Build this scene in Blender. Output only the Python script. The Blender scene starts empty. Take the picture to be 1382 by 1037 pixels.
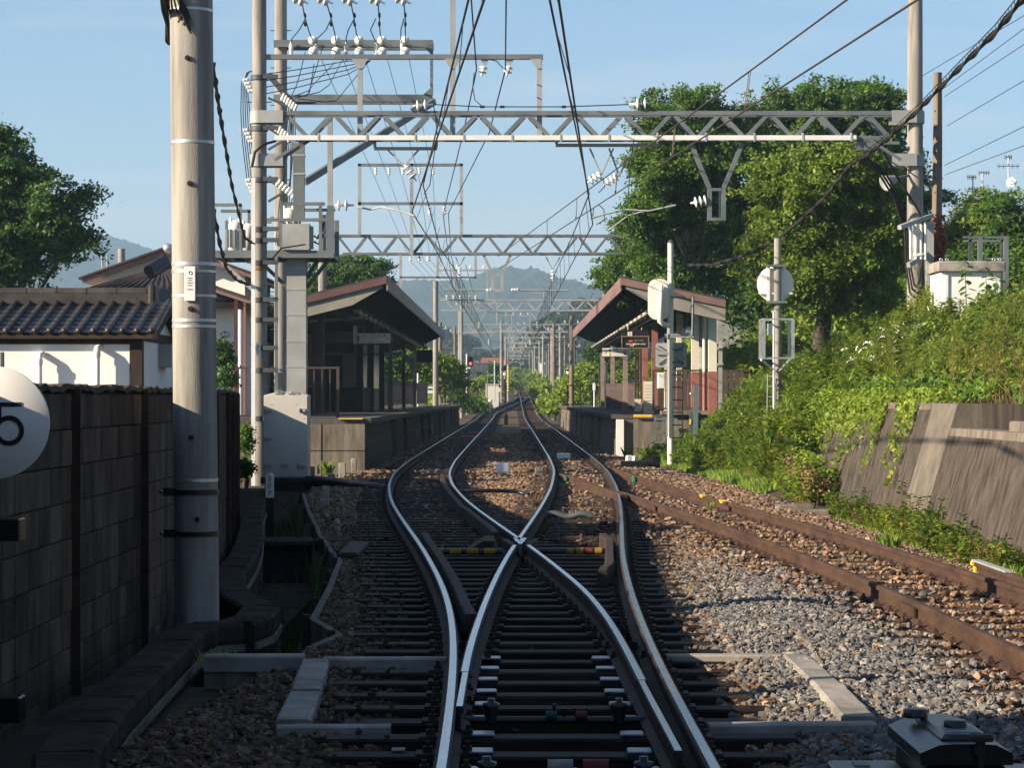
import bpy, math, random
import numpy as np
from mathutils import Vector, Matrix
R = math.radians
random.seed(7); RNG = np.random.default_rng(11)
scene = bpy.context.scene
col = scene.collection
# ---------------------------------------------------------------- camera, sky, sun, exposure
F = 3195.0; H0 = 1.55
cam_d = bpy.data.cameras.new('camera'); cam = bpy.data.objects.new('camera', cam_d); col.objects.link(cam)
cam_d.sensor_width = 36.0; cam_d.lens = F/1382*36; cam_d.shift_y = 18.5/1382
cam.location = (0, 0, H0); cam.rotation_euler = (R(90), 0, 0)
cam_d.clip_start = 0.1; cam_d.clip_end = 9000
cam_d.dof.use_dof = False
scene.camera = cam
SUN_D = Vector((1.0, 0.42, -0.455)).normalized()
SUN_EL = math.asin(-SUN_D.z)
SUN_AZ = math.atan2(-SUN_D.x, -SUN_D.y)            # compass style, from +Y towards +X
world = bpy.data.worlds.new('World'); scene.world = world; world.use_nodes = True
wn = world.node_tree; wn.nodes.clear()
wo = wn.nodes.new('ShaderNodeOutputWorld'); wb = wn.nodes.new('ShaderNodeBackground')
sky = wn.nodes.new('ShaderNodeTexSky'); sky.sky_type = 'NISHITA'; sky.sun_disc = False
sky.sun_elevation = SUN_EL; sky.sun_rotation = SUN_AZ
sky.altitude = 100; sky.air_density = 1.0; sky.dust_density = 0.25; sky.ozone_density = 4.0
SKY_STRENGTH = 0.066
# thin cirrus streaks, fixed in direction
geo = wn.nodes.new('ShaderNodeTexCoord'); mp = wn.nodes.new('ShaderNodeMapping')
mp.inputs['Scale'].default_value = (3.0, 3.0, 26.0)
nz = wn.nodes.new('ShaderNodeTexNoise'); nz.inputs['Scale'].default_value = 2.2; nz.inputs['Detail'].default_value = 6
rp = wn.nodes.new('ShaderNodeValToRGB'); rp.color_ramp.elements[0].position = 0.50; rp.color_ramp.elements[1].position = 0.74
ml = wn.nodes.new('ShaderNodeMath'); ml.operation = 'MULTIPLY'; ml.inputs[1].default_value = 0.42
mx = wn.nodes.new('ShaderNodeMixRGB'); mx.inputs[2].default_value = (5.3, 5.15, 5.55, 1)
wn.links.new(geo.outputs['Generated'], mp.inputs[0]); wn.links.new(mp.outputs[0], nz.inputs['Vector'])
wn.links.new(nz.outputs['Fac'], rp.inputs[0]); wn.links.new(rp.outputs[0], ml.inputs[0])
sx = wn.nodes.new('ShaderNodeSeparateXYZ'); wn.links.new(geo.outputs['Generated'], sx.inputs[0])
hv = wn.nodes.new('ShaderNodeMapRange'); hv.inputs['From Min'].default_value = .015; hv.inputs['From Max'].default_value = .115; hv.inputs['To Min'].default_value = .55; hv.inputs['To Max'].default_value = .0; hv.interpolation_type = 'SMOOTHSTEP'
wn.links.new(sx.outputs['Z'], hv.inputs['Value']); ad = wn.nodes.new('ShaderNodeMath'); ad.operation = 'ADD'; ad.use_clamp = True
wn.links.new(ml.outputs[0], ad.inputs[0]); wn.links.new(hv.outputs[0], ad.inputs[1]); wn.links.new(ad.outputs[0], mx.inputs[0]); wn.links.new(sky.outputs[0], mx.inputs[1])
wn.links.new(mx.outputs[0], wb.inputs[0]); wb.inputs[1].default_value = SKY_STRENGTH
wn.links.new(wb.outputs[0], wo.inputs[0])
sun_d = bpy.data.lights.new('sun', 'SUN'); sun = bpy.data.objects.new('sun', sun_d); col.objects.link(sun)
sun_d.energy = 5.0; sun_d.angle = R(0.5); sun_d.color = (1.0, 0.83, 0.62)
sun.rotation_euler = SUN_D.to_track_quat('-Z', 'Y').to_euler(); sun.location = (-30, -20, 40)
scene.view_settings.view_transform = 'Standard'; scene.view_settings.look = 'None'
scene.view_settings.exposure = 1.28; scene.view_settings.gamma = 1.0; scene.view_settings.use_curve_mapping = False
scene.cycles.max_bounces = 6; scene.cycles.transparent_max_bounces = 6; scene.cycles.volume_bounces = 0
scene.cycles.use_denoising = True

# ---------------------------------------------------------------- helpers
def P(px, py, Y, z=None):
    """photo pixel at depth Y -> world point"""
    return Vector(((px-691)*Y/F, Y, H0-(py-537)*Y/F))
def PX(px, Y): return (px-691)*Y/F
def PZ(py, Y): return H0-(py-537)*Y/F

MATS = {}
def mat(name, c1, c2=None, scale=3.0, rough=0.7, metal=0.0, bump=0.0, bscale=None, stretch=(1, 1, 1), detail=5, c3=None, spec=0.22, coat=0.0, vary=0.0):
    m = bpy.data.materials.new(name); m.use_nodes = True; nt = m.node_tree
    b = nt.nodes['Principled BSDF']; b.inputs['Roughness'].default_value = rough; b.inputs['Metallic'].default_value = metal
    b.inputs['Specular IOR Level'].default_value = spec
    if coat: b.inputs['Coat Weight'].default_value = coat
    if c2 is None:
        c2 = tuple(min(1, x*1.12+0.003) for x in c1); c1 = tuple(x*0.88 for x in c1)
    g = nt.nodes.new('ShaderNodeNewGeometry'); mpn = nt.nodes.new('ShaderNodeMapping'); mpn.inputs['Scale'].default_value = stretch
    nt.links.new(g.outputs['Position'], mpn.inputs[0])
    n = nt.nodes.new('ShaderNodeTexNoise'); n.inputs['Scale'].default_value = scale; n.inputs['Detail'].default_value = detail
    n.inputs['Roughness'].default_value = 0.62
    nt.links.new(mpn.outputs[0], n.inputs['Vector'])
    r = nt.nodes.new('ShaderNodeValToRGB'); cr = r.color_ramp
    cr.elements[0].position = 0.32; cr.elements[0].color = (*c1, 1); cr.elements[1].position = 0.68; cr.elements[1].color = (*c2, 1)
    if c3 is not None:
        e = cr.elements.new(0.80); e.color = (*c3, 1)
    src = r.outputs[0]
    if vary:
        oi = nt.nodes.new('ShaderNodeObjectInfo'); hs = nt.nodes.new('ShaderNodeHueSaturation'); mr = nt.nodes.new('ShaderNodeMapRange'); mr.inputs['To Min'].default_value = 1-vary; mr.inputs['To Max'].default_value = 1+vary
        nt.links.new(oi.outputs['Random'], mr.inputs['Value']); nt.links.new(mr.outputs[0], hs.inputs['Value']); nt.links.new(r.outputs[0], hs.inputs['Color']); src = hs.outputs[0]
    nt.links.new(n.outputs['Fac'], r.inputs[0]); nt.links.new(src, b.inputs['Base Color'])
    if bump:
        n2 = nt.nodes.new('ShaderNodeTexNoise'); n2.inputs['Scale'].default_value = bscale or scale*6; n2.inputs['Detail'].default_value = 4
        nt.links.new(mpn.outputs[0], n2.inputs['Vector'])
        bp = nt.nodes.new('ShaderNodeBump'); bp.inputs['Strength'].default_value = bump; bp.inputs['Distance'].default_value = 0.02
        nt.links.new(n2.outputs['Fac'], bp.inputs['Height']); nt.links.new(bp.outputs[0], b.inputs['Normal'])
    MATS[name] = m
    return m
def emit(name, c, s):
    m = bpy.data.materials.new(name); m.use_nodes = True; b = m.node_tree.nodes['Principled BSDF']
    b.inputs['Base Color'].default_value = (*c, 1); b.inputs['Emission Color'].default_value = (*c, 1); b.inputs['Emission Strength'].default_value = s
    MATS[name] = m; return m
def leafmat(name, c1, c2, c3, trans=0.35, rough=0.5):
    k_ = 1.0 if 'far' in name else 1.85 if name in ('leaf_bush', 'grass_green', 'goldenrod') else 1.55          # reflects about half and lets half through, so the two lobes share this colour
    c1, c2, c3 = (tuple(min(.5, x*k_) for x in c) for c in (c1, c2, c3))
    m = bpy.data.materials.new(name); m.use_nodes = True; nt = m.node_tree; nt.nodes.clear()
    o = nt.nodes.new('ShaderNodeOutputMaterial'); g = nt.nodes.new('ShaderNodeNewGeometry')
    r = nt.nodes.new('ShaderNodeValToRGB'); cr = r.color_ramp
    cr.elements[0].position = 0.0; cr.elements[0].color = (*c1, 1); cr.elements[1].position = 1.0; cr.elements[1].color = (*c3, 1)
    e = cr.elements.new(0.6); e.color = (*c2, 1)
    nt.links.new(g.outputs['Random Per Island'], r.inputs[0])
    n = nt.nodes.new('ShaderNodeTexNoise'); n.inputs['Scale'].default_value = 0.9; n.inputs['Detail'].default_value = 3
    nt.links.new(g.outputs['Position'], n.inputs['Vector'])
    hs = nt.nodes.new('ShaderNodeHueSaturation'); mr = nt.nodes.new('ShaderNodeMapRange')
    mr.inputs['From Min'].default_value = 0.3; mr.inputs['From Max'].default_value = 0.7; mr.inputs['To Min'].default_value = 0.7; mr.inputs['To Max'].default_value = 1.3
    nt.links.new(n.outputs['Fac'], mr.inputs['Value']); nt.links.new(mr.outputs[0], hs.inputs['Value']); nt.links.new(r.outputs[0], hs.inputs['Color'])
    d = nt.nodes.new('ShaderNodeBsdfPrincipled'); d.inputs['Roughness'].default_value = rough; d.inputs['Specular IOR Level'].default_value = 0.3
    t = nt.nodes.new('ShaderNodeBsdfTranslucent'); ms = nt.nodes.new('ShaderNodeMixShader'); ms.inputs[0].default_value = trans
    nt.links.new(hs.outputs[0], d.inputs['Base Color']); nt.links.new(hs.outputs[0], t.inputs['Color'])
    nt.links.new(d.outputs[0], ms.inputs[1]); nt.links.new(t.outputs[0], ms.inputs[2]); nt.links.new(ms.outputs[0], o.inputs[0])
    MATS[name] = m; return m

mat('pole_concrete', (.15, .14, .125), (.36, .34, .305), scale=1.7, rough=.88, bump=.25, bscale=40, stretch=(4.5, 4.5, .35), c3=(.27, .245, .21), detail=11)
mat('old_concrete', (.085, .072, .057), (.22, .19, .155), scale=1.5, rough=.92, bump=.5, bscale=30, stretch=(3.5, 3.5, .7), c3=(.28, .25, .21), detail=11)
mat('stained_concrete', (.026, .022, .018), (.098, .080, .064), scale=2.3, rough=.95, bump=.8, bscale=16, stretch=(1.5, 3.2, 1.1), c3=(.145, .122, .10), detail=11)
mat('pale_concrete', (.085, .074, .060), (.17, .148, .12), scale=3, rough=.85, bump=.2, stretch=(2, 2, .7))
mat('dark_concrete', (.020, .017, .015), (.058, .048, .041), scale=1.5, rough=.95, spec=.06, bump=.4, stretch=(2, 2, .5))
mat('wall_block', (.050, .037, .028), (.125, .095, .071), scale=1.6, rough=.95, bump=.5, bscale=40, stretch=(2.2, 2.2, 1), c3=(.165, .125, .095), detail=8, vary=.32, spec=.06)
mat('mossy', (.03, .028, .02), (.075, .065, .045), scale=9, rough=1, bump=1.0, bscale=30)
mat('mortar', (.016, .013, .011), (.03, .025, .021), rough=1)
mat('duct_white', (.15, .138, .12), (.33, .305, .27), scale=3, rough=.85, bump=.3, c3=(.17, .15, .13), detail=9)
mat('steel_grey', (.10, .12, .127), (.18, .20, .205), scale=1.3, rough=.5, metal=.25, spec=.5)
mat('steel_pale', (.24, .255, .255), (.36, .37, .36), scale=1.1, rough=.55, metal=.1)
mat('steel_dark', (.055, .065, .07), (.10, .11, .115), scale=2, rough=.55, metal=.3)
mat('galvanised', (.50, .51, .50), (.66, .66, .64), scale=5, rough=.38, metal=.75)
mat('tray_white', (.62, .62, .60), (.72, .72, .70), scale=2, rough=.5)
mat('black_iron', (.006, .0065, .0075), (.014, .0145, .016), scale=6, rough=.32, metal=.3, spec=.6)
mat('rust', (.036, .020, .014), (.078, .044, .029), scale=3.2, rough=.85, bump=.3, bscale=30, c3=(.105, .060, .038), stretch=(1, .6, 2), detail=10)
mat('rail_side', (.022, .015, .012), (.052, .034, .025), scale=4, rough=.75, bump=.15)
mat('rail_top', (.42, .45, .49), (.62, .65, .69), scale=3, rough=.24, metal=1.0, stretch=(30, .7, 1), c3=(.34, .34, .35))
mat('slide_steel', (.04, .045, .052), (.17, .19, .215), scale=9, rough=.3, metal=.9)
mat('sleeper_oily', (.012, .009, .007), (.034, .025, .019), scale=3, rough=.55, bump=.5, bscale=20, stretch=(.6, 6, 6), spec=.05, vary=.45)
mat('sleeper_rusty', (.030, .019, .013), (.085, .052, .034), scale=2.2, rough=.75, bump=.4, bscale=18, stretch=(.6, 6, 6), vary=.4)
mat('ballast_base', (.042, .030, .021), (.145, .102, .070), scale=16, rough=.95, bump=1.0, bscale=24, c3=(.22, .165, .12), detail=8)
mat('soil', (.030, .026, .017), (.075, .06, .04), scale=2.5, rough=1, bump=.6)
mat('white_paint', (.68, .68, .64), (.78, .77, .73), scale=2, rough=.45)
mat('sign_white', (.66, .645, .60), (.72, .70, .66), scale=1, rough=.35)
mat('cabinet_paint', (.40, .385, .34), (.52, .50, .45), scale=1.2, rough=.5, c3=(.45, .38, .30), bump=.05)
mat('plaster', (.72, .71, .67), (.80, .79, .75), scale=1.2, rough=.85, bump=.04)
mat('roof_tile', (.022, .018, .016), (.050, .042, .036), scale=5, rough=.42, spec=.45, bump=.08, vary=.25)
mat('brown_tile', (.035, .025, .020), (.075, .053, .042), scale=3, rough=.6)
mat('dark_wood', (.022, .016, .012), (.045, .033, .025), scale=4, rough=.7, stretch=(1, 1, .3))
mat('canopy_brown', (.165, .100, .088), (.235, .150, .134), scale=1, rough=.5, stretch=(1, .2, 1))
mat('canopy_dull', (.22, .17, .15), (.30, .24, .21), scale=1.3, rough=.55, c3=(.17, .12, .10))
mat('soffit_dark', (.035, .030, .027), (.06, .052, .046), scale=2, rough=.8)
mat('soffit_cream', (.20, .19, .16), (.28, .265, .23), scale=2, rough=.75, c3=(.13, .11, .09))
mat('cream', (.58, .56, .47), (.66, .63, .54), scale=1.5, rough=.6)
mat('brick_red', (.24, .095, .075), (.31, .13, .105), scale=2, rough=.6)
mat('gable_maroon', (.095, .052, .052), (.14, .082, .080), scale=1.2, rough=.5)
mat('dark_maroon', (.060, .026, .028), (.095, .045, .046), scale=2, rough=.5)
mat('fence_brown', (.065, .048, .044), (.10, .078, .070), scale=3, rough=.65, stretch=(4, 4, .4))
mat('rail_brown', (.050, .037, .032), (.085, .065, .056), scale=3, rough=.55)
mat('asphalt', (.055, .052, .047), (.10, .095, .085), scale=6, rough=.9, bump=.3)
mat('yellow_paint', (.72, .42, .03), (.80, .50, .05), scale=3, rough=.5)
mat('yellow_dim', (.20, .115, .012), (.30, .18, .022), scale=9, rough=.6)
mat('black_paint', (.012, .012, .013), (.02, .02, .022), rough=.5)
mat('insulator_white', (.72, .71, .67), (.80, .79, .76), rough=.18, spec=.6)
mat('wire_black', (.018, .017, .017), (.03, .028, .027), rough=.6)
mat('wire_copper', (.05, .035, .028), (.085, .06, .048), rough=.5, metal=.4)
mat('blue_grey', (.075, .125, .16), (.11, .165, .20), scale=2, rough=.5)
mat('panel_grey', (.25, .27, .27), (.33, .35, .345), scale=3, rough=.5)
mat('rust_white', (.68, .64, .56), (.75, .71, .64), scale=5, rough=.5, stretch=(1, 1, .6), c3=(.32, .13, .045))
mat('pole_wood', (.14, .105, .075), (.24, .19, .145), scale=3, rough=.9, stretch=(5, 5, .4), bump=.3)
mat('bark', (.045, .036, .028), (.10, .085, .07), scale=5, rough=.95, stretch=(3, 3, .6), bump=.7)
mat('birch_bark', (.24, .21, .18), (.36, .33, .29), scale=4, rough=.9, stretch=(1, 1, 3), c3=(.08, .07, .06))
mat('orange_tile', (.30, .105, .05), (.40, .16, .08), scale=1, rough=.7)
mat('slate', (.055, .058, .062), (.085, .088, .092), scale=1, rough=.55)
mat('brick_dark', (.07, .04, .03), (.13, .08, .06), scale=4, rough=.9)
mat('block_grey', (.20, .175, .15), (.29, .26, .225), scale=3, rough=.9)
mat('green_paint', (.02, .16, .10), (.03, .22, .14), rough=.5)
mat('red_paint', (.42, .03, .03), (.5, .05, .05), rough=.5)
mat('glass_dark', (.02, .022, .025), (.035, .038, .042), rough=.12, spec=.7)
mat('forest_floor', (.010, .022, .010), (.036, .060, .024), scale=.035, rough=1, bump=0, detail=12)
mat('green_shade', (.012, .05, .035), (.02, .07, .05), rough=.6); mat('red_shade', (.10, .014, .014), (.14, .02, .02), rough=.6)  # dim because the shade on the switch gear is put into the paint
emit('red_lamp', (1.0, .03, .02), 5); emit('led_white', (.9, .85, .6), .3); emit('led_red', (.8, .05, .03), .25)
leafmat('leaf_dark', (.020, .052, .010), (.034, .078, .014), (.055, .105, .018))
leafmat('leaf_mid', (.030, .075, .010), (.055, .115, .015), (.100, .150, .022), trans=.45)
leafmat('leaf_yellow', (.058, .112, .013), (.102, .155, .018), (.165, .19, .026), trans=.45)
leafmat('leaf_bush', (.060, .110, .010), (.115, .168, .016), (.185, .205, .025), trans=.45)
leafmat('grass_green', (.060, .125, .015), (.100, .170, .022), (.18, .20, .035), trans=.4)
leafmat('goldenrod', (.085, .140, .016), (.140, .185, .022), (.20, .21, .035), trans=.45)
leafmat('dry_brown', (.085, .050, .022), (.13, .085, .035), (.10, .12, .03), trans=.2)
leafmat('ivy_red', (.16, .035, .012), (.22, .055, .02), (.28, .09, .03), trans=.2)
leafmat('leaf_far', (.014, .028, .008), (.024, .044, .012), (.040, .066, .018), trans=.2)
def stone_mat(name, ca, cb, cc):
    m = bpy.data.materials.new(name); m.use_nodes = True; nt = m.node_tree; b = nt.nodes['Principled BSDF']; b.inputs['Roughness'].default_value = .95; b.inputs['Specular IOR Level'].default_value = .08
    a = nt.nodes.new('ShaderNodeAttribute'); a.attribute_type = 'INSTANCER'; a.attribute_name = 'tint'
    r = nt.nodes.new('ShaderNodeValToRGB'); cr = r.color_ramp; cr.elements[0].color = (*ca, 1); cr.elements[1].color = (*cc, 1)
    e = cr.elements.new(.5); e.color = (*cb, 1)
    e = cr.elements.new(.72); e.color = tuple(x*.9 for x in cb)+(1,)
    n = nt.nodes.new('ShaderNodeTexNoise'); n.inputs['Scale'].default_value = 25; g = nt.nodes.new('ShaderNodeNewGeometry'); nt.links.new(g.outputs['Position'], n.inputs['Vector'])
    mr = nt.nodes.new('ShaderNodeMapRange'); mr.inputs['To Min'].default_value = .55; mr.inputs['To Max'].default_value = 1.4; nt.links.new(n.outputs['Fac'], mr.inputs['Value'])
    hs = nt.nodes.new('ShaderNodeHueSaturation'); nt.links.new(mr.outputs[0], hs.inputs['Value'])
    nt.links.new(a.outputs['Fac'], r.inputs[0]); nt.links.new(r.outputs[0], hs.inputs['Color'])
    a2 = nt.nodes.new('ShaderNodeAttribute'); a2.attribute_type = 'INSTANCER'; a2.attribute_name = 'oil_shade'
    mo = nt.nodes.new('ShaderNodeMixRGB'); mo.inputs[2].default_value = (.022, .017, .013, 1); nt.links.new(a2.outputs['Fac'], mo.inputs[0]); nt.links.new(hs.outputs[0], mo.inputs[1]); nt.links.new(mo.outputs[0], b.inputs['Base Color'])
    MATS[name] = m; return m
stone_mat('stone_brown', (.050, .032, .021), (.19, .122, .078), (.37, .255, .17))
stone_mat('stone_grey', (.075, .078, .08), (.15, .148, .142), (.30, .27, .23))

class MB:
    """collects shapes, then links them as one mesh object"""
    def __init__(s): s.v = []; s.f = []; s.m = []; s.sm = []
    def add(s, vs, fs, mi=0, smooth=False):
        o = len(s.v); s.v += [tuple(v) for v in vs]
        for f in fs: s.f.append(tuple(i+o for i in f)); s.m.append(mi); s.sm.append(smooth)
        return s
    def box(s, x0, x1, y0, y1, z0, z1, mi=0):
        vs = [(x0, y0, z0), (x1, y0, z0), (x1, y1, z0), (x0, y1, z0), (x0, y0, z1), (x1, y0, z1), (x1, y1, z1), (x0, y1, z1)]
        return s.add(vs, [(0, 3, 2, 1), (4, 5, 6, 7), (0, 1, 5, 4), (1, 2, 6, 5), (2, 3, 7, 6), (3, 0, 4, 7)], mi)
    def cbox(s, c, sx, sy, sz, mi=0, rz=0, rx=0, ry=0):
        M = Matrix.Translation(Vector(c)) @ Matrix.Rotation(rz, 4, 'Z') @ Matrix.Rotation(ry, 4, 'Y') @ Matrix.Rotation(rx, 4, 'X')
        vs = [M @ Vector((a*sx/2, b*sy/2, d*sz/2)) for d in (-1, 1) for a, b in ((-1, -1), (1, -1), (1, 1), (-1, 1))]
        return s.add(vs, [(0, 3, 2, 1), (4, 5, 6, 7), (0, 1, 5, 4), (1, 2, 6, 5), (2, 3, 7, 6), (3, 0, 4, 7)], mi)
    def chbox(s, x0, x1, y0, y1, z0, z1, c=.02, mi=0):
        """box with chamfered top and vertical edges"""
        def ring(i, z): return [(x0+i+c, y0+i, z), (x1-i-c, y0+i, z), (x1-i, y0+i+c, z), (x1-i, y1-i-c, z), (x1-i-c, y1-i, z), (x0+i+c, y1-i, z), (x0+i, y1-i-c, z), (x0+i, y0+i+c, z)]
        vs = ring(0, z0)+ring(0, z1-c)+ring(c, z1)
        fs = [tuple(range(7, -1, -1)), tuple(range(16, 24))]
        for k in (0, 8):
            for i in range(8): fs.append((k+i, k+(i+1) % 8, k+8+(i+1) % 8, k+8+i))
        return s.add(vs, fs, mi)
    def beam(s, p0, p1, w, h, mi=0, up=(0, 0, 1)):
        p0 = Vector(p0); p1 = Vector(p1); d = (p1-p0).normalized(); up = Vector(up)
        a = d.cross(up)
        if a.length < 1e-4: a = d.cross(Vector((1, 0, 0)))
        a.normalize(); b = a.cross(d).normalized()
        vs = [p+a*x*w/2+b*y*h/2 for p in (p0, p1) for x, y in ((-1, -1), (1, -1), (1, 1), (-1, 1))]
        return s.add(vs, [(3, 2, 1, 0), (4, 5, 6, 7), (0, 1, 5, 4), (1, 2, 6, 5), (2, 3, 7, 6), (3, 0, 4, 7)], mi)
    def angle(s, p0, p1, w, t=.012, mi=0, up=(0, 0, 1)):
        """L-profile bar"""
        p0 = Vector(p0); p1 = Vector(p1); d = (p1-p0).normalized(); up = Vector(up); a = d.cross(up)
        if a.length < 1e-4: a = d.cross(Vector((1, 0, 0)))
        a.normalize(); b = a.cross(d).normalized()
        pr = [(0, 0), (w, 0), (w, t), (t, t), (t, w), (0, w)]
        vs = [p+a*(x-w/2)+b*(y-w/2) for p in (p0, p1) for x, y in pr]
        fs = [tuple(range(5, -1, -1)), tuple(range(6, 12))]+[(i, (i+1) % 6, 6+(i+1) % 6, 6+i) for i in range(6)]
        return s.add(vs, fs, mi)
    def cyl(s, p0, p1, r0, r1=None, n=12, mi=0, caps=True):
        r1 = r0 if r1 is None else r1
        return s.tube([p0, p1], [r0, r1], n, mi, caps)
    def tube(s, pts, r, n=6, mi=0, caps=True):
        pts = [Vector(p) for p in pts]; rs = r if isinstance(r, (list, tuple)) else [r]*len(pts)
        vs = []; fs = []; a = None
        for i, p in enumerate(pts):
            d = (pts[min(i+1, len(pts)-1)]-pts[max(i-1, 0)])
            d = d.normalized() if d.length > 1e-9 else Vector((0, 0, 1))
            if a is None:
                a = d.cross(Vector((0, 0, 1)))
                if a.length < 1e-3: a = d.cross(Vector((0, 1, 0)))
            a = a-d*a.dot(d)
            if a.length < 1e-5: a = d.orthogonal()
            a.normalize(); b = d.cross(a)
            for k in range(n):
                t = 2*math.pi*k/n; vs.append(p+a*math.cos(t)*rs[i]+b*math.sin(t)*rs[i])
        for i in range(len(pts)-1):
            for k in range(n): fs.append((i*n+k, i*n+(k+1) % n, (i+1)*n+(k+1) % n, (i+1)*n+k))
        s.add(vs, fs, mi, True)
        if caps:
            s.add(vs[:n], [tuple(range(n-1, -1, -1))], mi); s.add(vs[-n:], [tuple(range(n))], mi)
        return s
    def lathe(s, base, axis, prof, n=12, mi=0):
        """prof: list of (r, t) along the axis from the base"""
        base = Vector(base); d = Vector(axis).normalized(); a = d.orthogonal().normalized(); b = d.cross(a)
        vs = []
        for r, t in prof:
            for k in range(n):
                q = 2*math.pi*k/n; vs.append(base+d*t+a*math.cos(q)*r+b*math.sin(q)*r)
        fs = [(i*n+k, i*n+(k+1) % n, (i+1)*n+(k+1) % n, (i+1)*n+k) for i in range(len(prof)-1) for k in range(n)]
        return s.add(vs, fs, mi, True)
    def prism(s, pts, ax, d0, d1, mi=0):
        """closed 2-D outline extruded along an axis ('x','y','z')"""
        def to(p, d):
            if ax == 'y': return (p[0], d, p[1])
            if ax == 'x': return (d, p[0], p[1])
            return (p[0], p[1], d)
        n = len(pts); vs = [to(p, d0) for p in pts]+[to(p, d1) for p in pts]
        fs = [tuple(range(n-1, -1, -1)), tuple(range(n, 2*n))]+[(i, (i+1) % n, n+(i+1) % n, n+i) for i in range(n)]
        return s.add(vs, fs, mi)
    def sweep(s, pts, prof, mats=None, closed_ends=True):
        """profile (x offset, z offset) swept along a mostly forward path"""
        pts = [Vector(p) for p in pts]; n = len(prof); vs = []; o = len(s.v)
        for i, p in enumerate(pts):
            d = (pts[min(i+1, len(pts)-1)]-pts[max(i-1, 0)]); d.z = 0; d.normalize()
            a = Vector((d.y, -d.x, 0))
            for x, z in prof: vs.append(p+a*x+Vector((0, 0, z)))
        s.v += [tuple(v) for v in vs]
        for i in range(len(pts)-1):
            for k in range(n):
                s.f.append((o+i*n+k, o+i*n+(k+1) % n, o+(i+1)*n+(k+1) % n, o+(i+1)*n+k)); s.m.append(mats[k] if mats else 0); s.sm.append(False)
        if closed_ends:
            s.f.append(tuple(o+k for k in range(n-1, -1, -1))); s.m.append(0); s.sm.append(False)
            s.f.append(tuple(o+(len(pts)-1)*n+k for k in range(n))); s.m.append(0); s.sm.append(False)
        return s
    def mesh(s, name, mats, off=(0, 0, 0)):
        me = bpy.data.meshes.new(name); ox, oy, oz = off
        me.from_pydata([(x-ox, y-oy, z-oz) for x, y, z in s.v], [], s.f)
        for m in (mats if isinstance(mats, (list, tuple)) else [mats]): me.materials.append(MATS[m])
        me.polygons.foreach_set('material_index', s.m); me.polygons.foreach_set('use_smooth', s.sm); me.update()
        return me

def wloc(o):
    v = Vector((0, 0, 0))
    while o is not None: v += o.location; o = o.parent
    return v
LABELS = {}
def tag(o, label, cat, group=None):
    o['label'] = label; o['category'] = cat
    if group: o['group'] = group
    return o
def thing(name, label, cat, loc, group=None):
    o = bpy.data.objects.new(name, None); o.location = loc; o.empty_display_size = .2; col.objects.link(o)
    return tag(o, label, cat, group)
def part(name, mb, mats, parent=None, label=None, kind=None):
    off = wloc(parent) if parent is not None else Vector((0, 0, 0))
    o = bpy.data.objects.new(name, mb.mesh(name, mats, off)); o.parent = parent; col.objects.link(o)
    if label: o['label'] = label
    if kind: o['kind'] = kind
    return o
def solo(name, mb, mats, label, cat, loc=None, group=None):
    """a thing that is one mesh"""
    if loc is None:
        a = np.array(mb.v); loc = (float(a[:, 0].mean()), float(a[:, 1].mean()), float(a[:, 2].min()))
    o = bpy.data.objects.new(name, mb.mesh(name, mats, loc)); o.location = loc; col.objects.link(o)
    return tag(o, label, cat, group)
def struct(name, mb, mats):
    o = bpy.data.objects.new(name, mb.mesh(name, mats)); o['kind'] = 'structure'; col.objects.link(o); return o
def inst(name, me, loc, parent=None, rot=(0, 0, 0), scale=None):
    """an object on shared mesh data; loc in world space"""
    o = bpy.data.objects.new(name, me); o.parent = parent
    o.location = Vector(loc)-(wloc(parent) if parent is not None else Vector((0, 0, 0))); o.rotation_euler = rot
    if scale: o.scale = scale
    col.objects.link(o); return o
def dup(root, loc, label=None, group=None):
    r = root.copy(); col.objects.link(r); r.location = loc
    if label: r['label'] = label
    if group: r['group'] = group
    for ch in list(root.children):
        c = ch.copy(); col.objects.link(c); c.parent = r
        for g in list(ch.children):
            d = g.copy(); col.objects.link(d); d.parent = c
    return r
def quads_object(name, V, mats, parent=None, kind=None, tri=False):
    """V: (N,4,3) array -> one mesh of separate quads"""
    N = len(V); k = V.shape[1]; me = bpy.data.meshes.new(name)
    off = np.array(wloc(parent)) if parent is not None else np.zeros(3)
    me.vertices.add(N*k); me.vertices.foreach_set('co', (V-off).astype(np.float32).ravel())
    me.loops.add(N*k); me.loops.foreach_set('vertex_index', np.arange(N*k, dtype=np.int32))
    me.polygons.add(N); me.polygons.foreach_set('loop_start', np.arange(0, N*k, k, dtype=np.int32))
    me.update(calc_edges=True); me.materials.append(MATS[mats])
    o = bpy.data.objects.new(name, me); o.parent = parent; col.objects.link(o)
    if kind: o['kind'] = kind
    return o
def unit(a): return a/np.maximum(np.linalg.norm(a, axis=-1, keepdims=True), 1e-9)
def leaf_quads(pts, size, up=.5, aspect=.5, rng=RNG, droop=0.0):
    N = len(pts); n = unit(rng.normal(size=(N, 3))+np.array([-.25, -.35, up*1.6]))
    a = rng.normal(size=(N, 3)); a[:, 2] -= droop; a = unit(a-n*(a*n).sum(1, keepdims=True)); b = np.cross(n, a)
    L = (size*rng.uniform(.6, 1.35, (N, 1)))
    A = a*L*.5; B = b*L*.5*aspect
    return np.stack([pts-A, pts-B+A*.1, pts+A, pts+B+A*.1], 1)
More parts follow.
